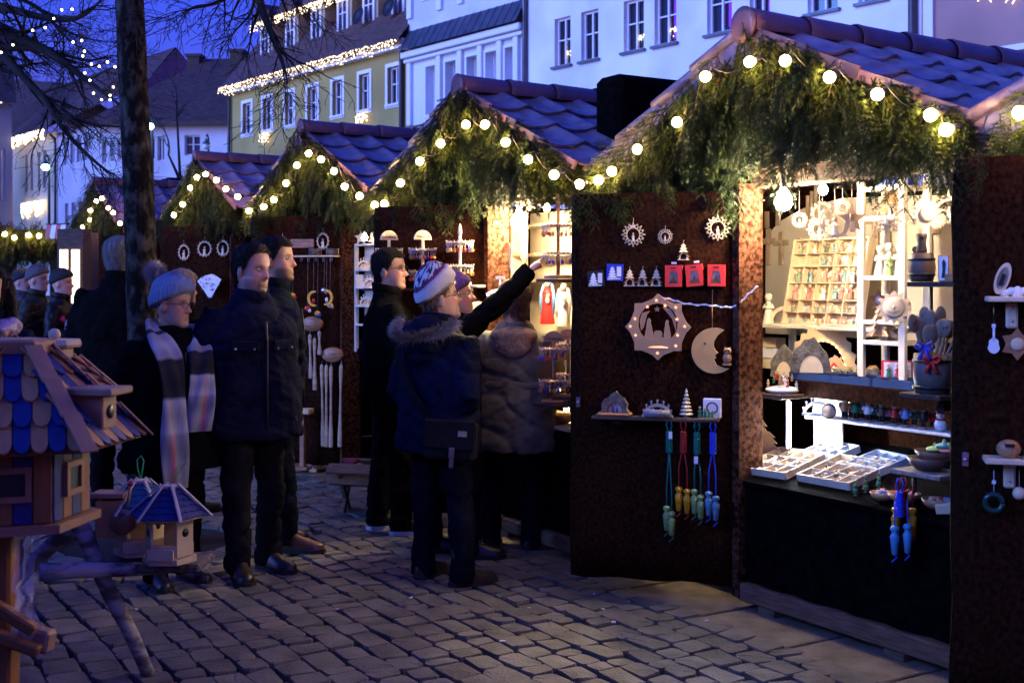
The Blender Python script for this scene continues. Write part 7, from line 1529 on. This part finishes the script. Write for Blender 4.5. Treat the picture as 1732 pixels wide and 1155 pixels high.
o = thing('ring_ornament', 'dark green glass ring hanging below the lower shelf', 'ornament', at0(1681, 850, -.04)); mb = MB(); L = circ(.028, 18); mb.tube(loop3(L + [L[0]]), .010, 8); mb.build('ring', mat('green_glass', (.01, .05, .04), .1, var=.1), o); mb = MB(); mb.tube([(0, 0, .03), (0, 0, .11)], .001, 4); mb.box((0, -.002, .07), (.012, .002, .012)); mb.build('cord', m_tagp, o)
mb = MB(); mb.ball((0, 0, 0), .022, 14, 10); mb.tube([(0, 0, .02), (0, 0, .08)], .001, 4); one('wooden_ball', mb, m_pale, 'pale wooden ball hanging below the lower shelf', 'ornament', at0(1724, 834, -.04))
# ------------------------------------------------------------------ trees
m_trunk = mat('tree_bark', (.006, .005, .0045), .95, col2=(.062, .058, .050), scale=20, stretch=(1, 1, .6), bump=1.0, bscale=38, detail=11, contrast=(.46, .70), spec=.1); m_twigs = mat('bare_twig', (.006, .005, .005), .9, var=.3, scale=20)
rt = random.Random(21)
def grow(mb, p, d, L, r_, lev, droop=.0):
    n = 6; path = [p.copy()]; rr = [r_]
    for i in range(n):
        d = (d + Vector((rt.uniform(-.22, .22), rt.uniform(-.22, .22), rt.uniform(-.2, .2) - droop))).normalized(); p = p + d * L / n; path.append(p.copy()); rr.append(max(.0016, r_ * (1 - .75 * (i + 1) / n)))
    mb.tube(path, rr, 6 if r_ > .01 else 4, caps=False)
    if lev > 0:
        for i in range(1, n + 1):
            for s in range(2 if lev > 1 else 1):
                if rt.random() < .55: dd = (d + Vector((rt.uniform(-1, 1), rt.uniform(-1, 1), rt.uniform(-.8, .8)))).normalized(); grow(mb, path[i], dd, L * rt.uniform(.35, .6), rr[i] * .6, lev - 1, droop)
def limb(mb, pxs, d0, d1, r0, r1, lev=2, tw=.5, droop=.02):
    n = len(pxs); pts = smooth_path([tuple(P(x, y, d0 + (d1 - d0) * i / (n - 1) + rt.uniform(-.1, .1))) for i, (x, y) in enumerate(pxs)], 22); mb.tube(pts, [r0 + (r1 - r0) * i / 21 for i in range(22)], 8, caps=False)
    for i in range(2, 22):
        for s in range(1):
            if rt.random() < .85:
                t = (pts[min(i + 1, 21)] - pts[i - 1]).normalized(); dd = (t * .8 + Vector((rt.uniform(-1, 1), rt.uniform(-1, 1), rt.uniform(-1, 1))) * .75).normalized(); grow(mb, pts[i], dd, tw * rt.uniform(.5, 1.1), max(.003, (r0 + (r1 - r0) * i / 21) * .45), lev - 1, droop)
o = thing('bare_tree', 'bare tree with a slightly leaning mottled trunk standing in the paving', 'tree', T(TREE.x, TREE.y, 0)); mb = MB(); rings = []
for i in range(60):
    z = 7.0 * i / 59; lean = -.115 * (z / 3.34) + .05 * math.sin(z * .9) * .4; r_ = .098 - .0035 * z + .07 * math.exp(-z / .22)
    rings.append([(lean + r_ * (1 + .10 * noise.noise(Vector((math.cos(a) * 2, math.sin(a) * 2, z * 1.7))) + .05 * noise.noise(Vector((math.cos(a) * 6, math.sin(a) * 6, z * 6)))) * math.cos(a), r_ * (1 + .10 * noise.noise(Vector((math.cos(a) * 2, math.sin(a) * 2, z * 1.7 + 9)))) * math.sin(a), z - .02) for a in [2 * math.pi * j / 28 for j in range(28)]])
mb.loft(rings); mb.build('trunk', m_trunk, o)
I = T(-TREE.x, -TREE.y, 0)
def crown(o, limbs, I):
    mb = MB()
    for a in limbs: limb(mb, *a)
    b = MB(); b.add(mb.v, mb.f, 0, True, I); b.build('crown', m_twigs, o)
up = P(330, -520, 7.3)
crown(o, [([(218, -700), (330, -420), (410, -120), (435, 0), (452, 40), (468, 80), (482, 115), (487, 142)], 7.45, 6.9, .045, .004, 3, .42, .05), ([(300, -480), (370, -150), (400, -30), (378, 5), (340, 12), (300, 20)], 7.4, 7.0, .03, .003, 3, .35, .03), ([(330, -420), (420, -140), (470, -40), (500, 10)], 7.4, 7.2, .03, .004, 3, .35, .05), ([(435, -20), (425, 25), (400, 50), (380, 75)], 7.0, 6.9, .012, .002, 2, .28, .05)], I)
LT = Vector((-4.95, 9.6, 0)); o = thing('bare_tree', 'bare tree with long low limbs reaching in and star lights among its twigs', 'tree', T(LT.x, LT.y, 0)); mb = MB(); mb.tube([(0, 0, 0), (0, 0, 1), (.03, 0, 2), (-.02, 0, 3.2), (.05, .1, 4.6)], [.17, .14, .125, .11, .06], 16); mb.build('trunk', m_trunk, o)
z = 2.75; Z = lambda L: [(x / z, y / z) for x, y in L]
base = [(-560, 200)]
crown(o, [(Z([(-480, -60), (-150, 0), (0, 30), (150, 75), (330, 110), (420, 60), (480, -10)]), 9.6, 9.0, .05, .006, 3, .5, .0), (Z([(-480, 60), (-120, 80), (0, 125), (100, 185), (200, 222), (300, 290), (400, 375), (480, 430), (556, 485)]), 9.6, 8.9, .065, .008, 3, .5, .0), (Z([(-480, 150), (-100, 180), (0, 235), (60, 300), (130, 390), (230, 475), (330, 555), (430, 590), (560, 590)]), 9.6, 9.0, .055, .006, 3, .48, .02), (Z([(200, 450), (245, 520), (290, 600), (370, 690), (450, 760), (500, 800), (560, 830)]), 9.3, 8.9, .025, .005, 3, .42, .02), (Z([(-300, 80), (0, 240), (80, 215), (180, 240), (300, 250), (420, 300), (500, 260)]), 9.5, 9.1, .03, .005, 3, .45, -.02), (Z([(-200, -100), (60, -20), (200, 40), (250, 120), (330, 200), (420, 250)]), 9.3, 9.2, .02, .004, 3, .4, .0)], T(-LT.x, -LT.y, 0))
o = thing('star_lights', 'chain of small star lights in the bare twigs', 'string lights', T(LT.x, LT.y, 0)); pl_ = [(5, 245), (60, 210), (152, 143), (210, 130), (250, 88), (287, 48), (335, 45), (380, 190), (340, 197), (393, 240), (385, 262), (425, 300), (462, 310), (500, 290), (535, 312), (395, 340), (418, 375), (435, 435), (472, 465), (512, 465), (512, 445), (527, 407)]
SB = MB(); SB.ball((0, 0, 0), .009, 8, 6); SB = SB.mesh('bulb', mat('star_bulb', (1, .9, .7), .4, var=0, emit=11, ecol=(1.0, .80, .45), sample=False)); pts = []
for (x, y) in pl_: p = P(x / z, y / z, 8.85) - LT; pts.append(p); link('bulb', SB, o, T(*p))
mb = MB(); mb.tube(pts, .0018, 4, caps=False); mb.build('cable', m_iron, o)
# sapling stems by the white house
mb = MB(); c = P(305, 320, 36); o = thing('young_tree', 'thin bare sapling in front of the hipped house', 'tree', T(c.x, c.y, 0)); b = MB()
for (x0, y0, x1, y1) in ((306, 440, 300, 210), (270, 330, 252, 300), (310, 330, 285, 262)): b.tube([P(x0, y0, 36) - Vector((c.x, c.y, 0)), P((x0 + x1) / 2 + 3, (y0 + y1) / 2, 36) - Vector((c.x, c.y, 0)), P(x1, y1, 36) - Vector((c.x, c.y, 0))], [.07, .05, .03], 6); grow(b, P(x1, y1, 36) - Vector((c.x, c.y, 0)), Vector((.1, 0, 1)).normalized(), 1.2, .03, 2)
b.build('trunk', m_twigs, o)
# ------------------------------------------------------------------ bird houses on the near stand
m_shB = mat('shingle_blue', (.007, .018, .12), .55, var=.2, scale=25, bump=.2, bscale=80); m_shN = mat('shingle_natural', (.38, .175, .065), .6, var=.18, scale=25, stretch=(1, 1, .3), bump=.2, bscale=80); m_rib = mat('ridge_board', (.30, .17, .10), .6, var=.15, scale=14, stretch=(1, 1, .3), bump=.15, bscale=60); m_cap = mat('cap_wood', (.30, .14, .07), .5, var=.15, scale=14); m_orange = mat('orange_wood', (.25, .095, .025), .5, var=.2, scale=10, stretch=(4, 4, 1)); m_shT = mat('shingle_teal', (.02, .11, .20), .55, var=.2, scale=25); m_cream2 = mat('cream_wood', (.52, .40, .26), .6, var=.12, scale=12)
def shingle(w, h, mt):
    L = [(-w / 2, h)] + [(-w / 2, h * .28)] + [(-w / 2 + w * (.5 - .5 * math.cos(math.pi * i / 6)), h * .28 - h * .28 * math.sin(math.pi * i / 6)) for i in range(1, 6)] + [(w / 2, h * .28), (w / 2, h)]
    mb = MB(); mb.prism(L, .006, y0=-.006); return mb.mesh('shingle', mt)
def hexhouse(nm, lb, M, Re, Rt, hr, rows, c2, Rb, hb, sides=6, a0=30, sw=.036, wall=None, cap=True, joined=False, rib=None, capm=None, hole=False):
    o = thing(nm, lb, 'bird house', M); A0 = rad(a0); wall = wall or m_orange; rib = rib or m_rib
    slope = math.atan2(hr, (Re - Rt) * math.cos(math.pi / sides)); Ls = math.hypot(hr, (Re - Rt) * math.cos(math.pi / sides)); meshes = {}
    mb = MB(); mb.lathe([(Re * .985, hb - .008), (Rt, hb + hr - .012), (0, hb + hr - .012)], sides, M=RZ(a0), smooth=False); rf = mb.build('roof', wall, o)
    big = MB()
    for f in range(sides):
        af = A0 + 2 * math.pi * (f + .5) / sides; ap = math.cos(math.pi / sides)
        FMx = RZ(math.degrees(af) + 90) @ T(0, -Re * ap, hb) @ RX(-(90 - math.degrees(slope)))          # face frame: z up the slope, -y outwards
        for r_i in range(rows):
            z0 = Ls * r_i / rows; half = math.tan(math.pi / sides) * (Re * ap - z0 * math.cos(slope)); n = max(2, int(2 * half / sw)); w = 2 * half / n
            for k in range(n):
                x = -half + w * (k + .5); mt = c2[(k + r_i) % 2]; key = (round(w, 3), (k + r_i) % 2); hh = Ls / rows * 1.45
                if joined:
                    L = [(-w / 2, hh), (-w / 2, hh * .2), (-w * .25, 0), (w * .25, 0), (w / 2, hh * .2), (w / 2, hh)]; big.prism(L, .003, (k + r_i) % 2, FMx @ T(x, -.0055, z0 - .004) @ RX(-7)); continue
                if key not in meshes: meshes[key] = shingle(w * .94, hh, mt)
                link('shingle', meshes[key], o, FMx @ T(x, -.011, z0 - .012) @ RX(-5.5 + R.uniform(-.6, .6)) @ RY(R.uniform(-1.2, 1.2)))
        e0 = Vector((Re * 1.03 * math.cos(A0 + 2 * math.pi * f / sides), Re * 1.03 * math.sin(A0 + 2 * math.pi * f / sides), hb - .012)); e1 = Vector((Rt * math.cos(A0 + 2 * math.pi * f / sides), Rt * math.sin(A0 + 2 * math.pi * f / sides), hb + hr + .002)); d = e1 - e0; nseg = 1 if joined else 3
        for q in range(nseg):
            mb = MB(); L = d.length / nseg; wr = .016 if joined else .05; mb.box((L / 2, 0, .004), (L * 1.06, wr * (.8 if joined else 1), .006), bev=.002); X = d.normalized(); Y = Vector((0, 0, 1)).cross(X).normalized(); Zv = X.cross(Y); B = Matrix((X, Y, Zv)).transposed().to_4x4(); B.translation = e0 + d * (q / nseg) + Zv * (.010 if joined else .014)
            mb.build('ridge_board', rib, o, B @ RY(-3 if not joined else 0))
    if joined: big.build('shingles', list(c2), o)['kind'] = 'stuff'
    if cap: mb = MB(); mb.lathe([(Rt * .9, hb + hr - .012), (Rt * 1.25, hb + hr), (Rt * 1.25, hb + hr + .028 * (Rt / .08)), (Rt * 1.1, hb + hr + .034 * (Rt / .08)), (0, hb + hr + .034 * (Rt / .08))], sides, M=RZ(a0), smooth=False); mb.build('cap', capm or m_cap, o)
    if wall is not None and Rb > 0:
        for f in range(sides):
            af = A0 + 2 * math.pi * (f + .5) / sides; ap = Rb * math.cos(math.pi / sides); ww = 2 * Rb * math.sin(math.pi / sides); n = 1 if joined else 4; FB = RZ(math.degrees(af) + 90) @ T(0, -ap, 0)
            for k in range(n):
                if joined and f % 2 == 0:
                    for (z0, z1) in ((0, hb * .32), (hb * .85, hb)): mb = MB(); mb.box((0, 0, (z0 + z1) / 2), (ww, .008, z1 - z0)); mb.build('rail', wall, o, FB)
                    break
                mb = MB(); mb.box((0, 0, hb / 2), (ww / n * .97, .010, hb - .004), bev=.002); x = -ww / 2 + ww * (k + .5) / n; p_ = mb.build('wall_board', wall if (joined or k % 2) else m_shB, o, FB @ T(x, 0, 0))
            if joined and f % 2: mb = MB(); mb.lathe([(.016, 0), (.016, .002), (0, .002)], 14); mb.build('entrance_hole', w_black, o, FB @ T(0, -.005, hb * .6) @ RX(90))
            if not joined: mb = MB(); mb.ring([(-.045, hb * .3), (.045, hb * .3), (.045, hb * .75), (-.045, hb * .75)], [(-.03, hb * .38), (.03, hb * .38), (.03, hb * .67), (-.03, hb * .67)], .012, y0=-.016); mb.build('window_frame', m_cap, o, FB); mb = MB(); mb.box((0, -.007, hb * .525), (.058, .003, hb * .28)); mb.build('window', w_black, o, FB)
    mb = MB(); mb.lathe([(Rb * 1.18, -.022), (Rb * 1.18, 0), (0, 0)], sides, M=RZ(a0), smooth=False); mb.build('base_plate', m_cream2 if joined else m_cap, o)
    return o
q = P(22, 870, 3.25); BH = T(q.x, q.y, q.z)
bigh = hexhouse('bird_house', 'big six sided bird house with blue and natural shingles', BH, .335, .085, .235, 4, (m_shB, m_shN), .19, .20, 6, 22, .040)
FMx = RZ(12 + 30 + 300 + 90) @ T(.02, -.21, .30)
GM = RZ(-8) @ T(.225, 0, .235); mb = MB(); mb.box((0, 0, .045), (.10, .08, .09), bev=.004); dm_ = mb.build('gablet', m_cap, bigh, GM); mb = MB(); mb.box((.005, 0, .10), (.16, .13, .020), bev=.004); mb.build('gablet_roof', m_rib, dm_); mb = MB(); mb.lathe([(0, 0), (.018, 0), (.018, .003), (0, .003)], 12); mb.build('entrance_hole', w_black, dm_, T(.051, 0, .045) @ RY(90))
o = thing('bird_house_post', 'orange stained wooden post carrying the big bird house', 'post', T(P(2, 900, 3.25).x, 3.25, 0)); mb = MB(); mb.box((0, 0, (q.z - .03) / 2), (.075, .075, q.z - .03), bev=.008); mb.build('post_timber', m_orange, o)
for k, (z_, t_) in enumerate(((.58, 20), (.66, 32))): mb = MB(); mb.box((.05, -.02, 0), (.17, .04, .03), bev=.006); mb.build('brace', m_orange, o, T(0, -.04, z_ + .1) @ RY(t_))
mb = MB(); mb.box((.05, 0, 0), (.14, .05, .06), bev=.008); mb.build('foot_bar', m_rib, o, T(.03, 0, EYE - (1068 - HY) / F * 3.25) @ RY(10) @ RZ(-12))
mb = MB(); vs = []; rr = random.Random(2); n = 9
for i in range(n + 1):
    for j in range(7): vs.append((.012 * math.sin(j * 2 + i) + .05 * j / 6 + rr.uniform(-.01, .01), rr.uniform(-.018, .018), -.30 * i / n + rr.uniform(-.008, .008)))
mb.add(vs, [(i * 7 + j, i * 7 + j + 1, (i + 1) * 7 + j + 1, (i + 1) * 7 + j) for i in range(n) for j in range(6)], 0, True); one('plastic_bag', mb, mat('clear_film', (.9, .9, .95), .12, var=0, trans=.0, alpha=.28, spec=.9), 'crumpled clear plastic bag hanging under the big bird house', 'plastic bag', T(P(24, 888, 3.2).x, 3.2, P(24, 888, 3.2).z))
q = P(118, 660, 3.95); o = hexhouse('bird_house', 'bird house with a cream octagonal cap and knob and pinkish shingles', T(q.x - .05, q.y, q.z - .16), .20, .075, .10, 3, (m_shN, m_shN), .12, .16, 6, 5, .03, m_cream2, False, True, m_rib)
mb = MB(); mb.lathe([(.062, 0), (.062, .04)], 8, smooth=False); mb.lathe([(.085, .041), (.09, .05), (.085, .066), (0, .066)], 8, smooth=False); mb.ball((0, 0, .082), .020, 12, 8); mb.build('lantern_cap', m_cream2, o, T(0, 0, .26))
q = P(8, 600, 4.2); o = hexhouse('bird_house', 'bird house with teal and natural shingles behind the cream capped one', T(q.x - .03, q.y, q.z - .16), .14, .04, .10, 4, (m_shT, m_shN), .09, .13, 6, 20, .035, m_orange, True, True, m_rib)
qa, qb = P(118, 660, 3.95), P(8, 600, 4.2); o = thing('timber_bracket', 'dark timber arm behind the big bird house carrying the rear houses', 'bracket', T(0, 0, 0))
for (q_, dx, zz_) in ((qa, -.05, qa.z - .184), (qb, -.03, qb.z - .184)):
    s0 = Vector((P(2, 900, 3.25).x, 3.29, zz_ - .02)); e0 = Vector((q_.x + dx, q_.y + .04, zz_ - .02)); mb = MB(); mb.tube([s0, e0], .018, 4, smooth=False); mb.build('arm', m_dkwood, o)
mb = MB(); mb.box((P(2, 900, 3.25).x, 3.32, (qb.z - .17 + .9) / 2), (.05, .05, qb.z - .17 - .9)); mb.build('upright', m_dkwood, o)
# small feeders
for k, (px, py, d_, c3, lb) in enumerate(((238, 925, 4.78, m_shT, 'small feeder house with teal shingles and a green cord loop'), (287, 938, 4.62, m_shB, 'small feeder house with blue shingles and a yellow green cord loop'))):
    q = P(px, py, d_); o = hexhouse('feeder_house', lb, T(q.x, q.y, q.z) @ RZ(8 - 12 * k), .145, .028, .10, 5, (c3, c3), .088, .155, 6, 4, .026, m_cream2, True, True, mat('pale_ridge', (.50, .44, .42), .6, var=.1), mat('pale_cap', (.50, .44, .38), .6, var=.1)); mb = MB(); mb.tube([(0, 0, .27), (-.012 + .03 * k, 0, .31), (-.014 + .055 * k, 0, .345), (.002 + .06 * k, 0, .36), (.012 + .05 * k, 0, .34), (.006 + .02 * k, 0, .30), (.001, 0, .27)], .0022, 5); mb.build('cord_loop', mat('neon_cord', ((.02, .5, .15), (.30, .55, .05))[k], .6, var=0), o)
    mb = MB(); mb.box((0, -.10, .02), (.10, .008, .04)); mb.build('fence', m_cream2, o)
q = P(188, 905, 4.7); o = thing('toy_mill', 'little wooden mill with a red tipped lever behind the feeder houses', 'toy mill', T(q.x, q.y, q.z)); mb = MB(); mb.box((0, 0, .07), (.10, .08, .14), bev=.004); mb.build('mill_house', m_shN, o); mb = MB(); mb.lathe([(.05, -.006), (.05, .006)], 16, M=T(.06, -.05, .06) @ RX(90)); mb.build('wheel', m_cap, o); mb = MB(); mb.tube([(.07, -.03, .10), (.085, -.03, .20)], .006, 6); mb.build('lever', m_rib, o); mb = MB(); mb.ball((.086, -.03, .205), .011, 10, 8); mb.build('lever_tip', w_red, o)
mb = MB(); mb.box((0, 0, .16), (.13, .10, .02), bev=.003); mb.build('mill_roof', m_rib, o)
# birch trestle
m_birch = mat('birch_bark', (.10, .09, .08), .8, col2=(.38, .36, .36), scale=9, stretch=(1, 1, 2.5), contrast=(.40, .58), bump=.4, bscale=40)
o = thing('birch_trestle', 'trestle of birch poles carrying the feeder houses', 'trestle', T(-1.5, 4.8, 0)); I = T(1.5, -4.8, 0)
def pole(a, b, r0, r1): mb = MB(); n = 10; a, b = I @ a, I @ b; mb.tube([a.lerp(b, i / n) + Vector((.003 * math.sin(i * 1.1), .003 * math.cos(i * .9), .003 * math.sin(i * .8))) for i in range(n + 1)], [(r0 + (r1 - r0) * i / n) * (1 + .03 * math.sin(i * 2.7)) for i in range(n + 1)], 12); mb.build('pole', m_birch, o)
g0 = G(258, 1152); pole(P(118, 855, 4.62), g0, .036, .027); g1 = G(60, 1060); pole(P(66, 968, 4.5), P(352, 956, 4.80), .034, .020); pole(P(128, 880, 4.70), P(20, 960, 5.3).xy.to_3d() + Vector((-.3, .3, .02)), .034, .028)
mb = MB(); a, b = I @ P(180, 938, 4.72), I @ P(352, 948, 4.80); mb.box(((a.x + b.x) / 2, (a.y + b.y) / 2, (a.z + b.z) / 2 - .018), ((b.x - a.x) * 1.05, .24, .035), bev=.012); mb.build('plank', m_bark, o)
# ------------------------------------------------------------------ kiosk at the far end with the striped awning
KM_ = T(P(45, 480, 14.2).x, 14.2, 0) @ RZ(-12); o = thing('round_kiosk', 'small kiosk with a deep fir fringe and arched windows, blue sky reflection painted as glow', 'kiosk', KM_)
def kz(py, y=0): return hit(KM_, 45, py, y).z
mb = MB(); mb.box((-.30, .6, kz(388) / 2), (1.15, 1.0, kz(388))); mb.build('wall', m_dkwood, o); m_bwin = mat('blue_sky_glow', (.3, .4, .6), .3, var=.1, emit=.35, ecol=(.25, .42, 1.0), sample=False)  # sky reflection on the window panes put in as faint emission
for px in (42, 72):
    q0_ = hit(KM_, px - 13, 500, .08); q1_ = hit(KM_, px + 12, 440, .08); w = (q1_.x - q0_.x); mb = MB(); cx0 = (q0_.x + q1_.x) / 2; mb.prism([(cx0 - w / 2, q0_.z), (cx0 + w / 2, q0_.z)] + [(cx0 + w / 2 * math.cos(math.pi * i / 8), q1_.z - .08 + .08 * math.sin(math.pi * i / 8)) for i in range(9)], .02, y0=.07); mb.build('window', m_bwin, o)
gk = thing('fir_garland', 'deep fir fringe round the small kiosk', 'garland', KM_, 'fir garlands on the gables')
for k in range(130): b = link('branch', SPRAYS[R.randrange(6)], gk); b.matrix_local = T(R.uniform(-.75, .55), R.uniform(-.1, .05), R.uniform(kz(415), kz(372))) @ RZ(R.uniform(-40, 40)) @ RY(R.uniform(-25, 25)) @ SC(R.uniform(.6, .95))
ls = thing('light_string', 'pair of globe bulbs in the kiosk fir fringe', 'string lights', KM_, 'bulb strings on the gables')
for px, py in ((8, 396), (24, 402), (48, 398), (66, 399), (86, 396)): link('bulb', BULB, ls, T(*hit(KM_, px, py, -.16)))
q = KM_ @ hit(KM_, 94, 380, -.55); o = thing('striped_awning', 'small red and white scalloped awning beside the kiosk', 'awning', T(q.x, q.y, q.z) @ RZ(-20))
for k in range(4): mb = MB(); w = .065; x = -.12 + w * k; mb.prism([(x, 0), (x + w, 0)] + [(x + w / 2 + w / 2 * math.cos(math.pi * i / 6), -.13 - .035 * math.sin(math.pi * i / 6)) for i in range(7)], .008); mb.build('stripe', (w_white if k % 2 else w_red), o, RX(-12))
mb = MB(); mb.box((.01, .03, .006), (.28, .08, .012)); mb.build('awning_rail', m_iron, o)
q = P(113, 470, 13.2); o = thing('lit_booth', 'narrow booth with a glowing warm shop window', 'booth', T(q.x, q.y, 0) @ RZ(-8)); mb = MB(); mb.box((0, .16, 1.10), (.30, .18, 2.2)); mb.build('wall', m_dkwood, o); mb = MB()
for s in (-1, 1): mb.box((s * .068, .062, EYE - (470 - HY) / F * 13.2), (.095, .012, .62))
mb.build('window', mat('booth_glow', (1, .8, .5), .5, var=0, emit=2.6, ecol=(1.0, .70, .34)), o)
# unseen closed stalls, added to block the low dusk glow from the foreground
for k in range(4):
    o = thing('shade_stall', ['unseen closed stall added for shade, first in its row', 'unseen closed stall added for shade, second in its row', 'unseen closed stall added for shade, third in its row', 'unseen closed stall added for shade, last in its row'][k], 'market stall', T(-4.75, -5.5 + 3.2 * k, 0) @ RZ(90), 'added shading stalls'); mb = MB(); mb.box((0, 0, 1.15), (2.7, 2.0, 2.3), bev=.02); mb.build('wall', m_felt, o); mb = MB(); mb.prism([(-1.5, 2.3), (1.5, 2.3), (0, 3.05)], 2.4, y0=-1.2); mb.build('roof', m_tile, o)
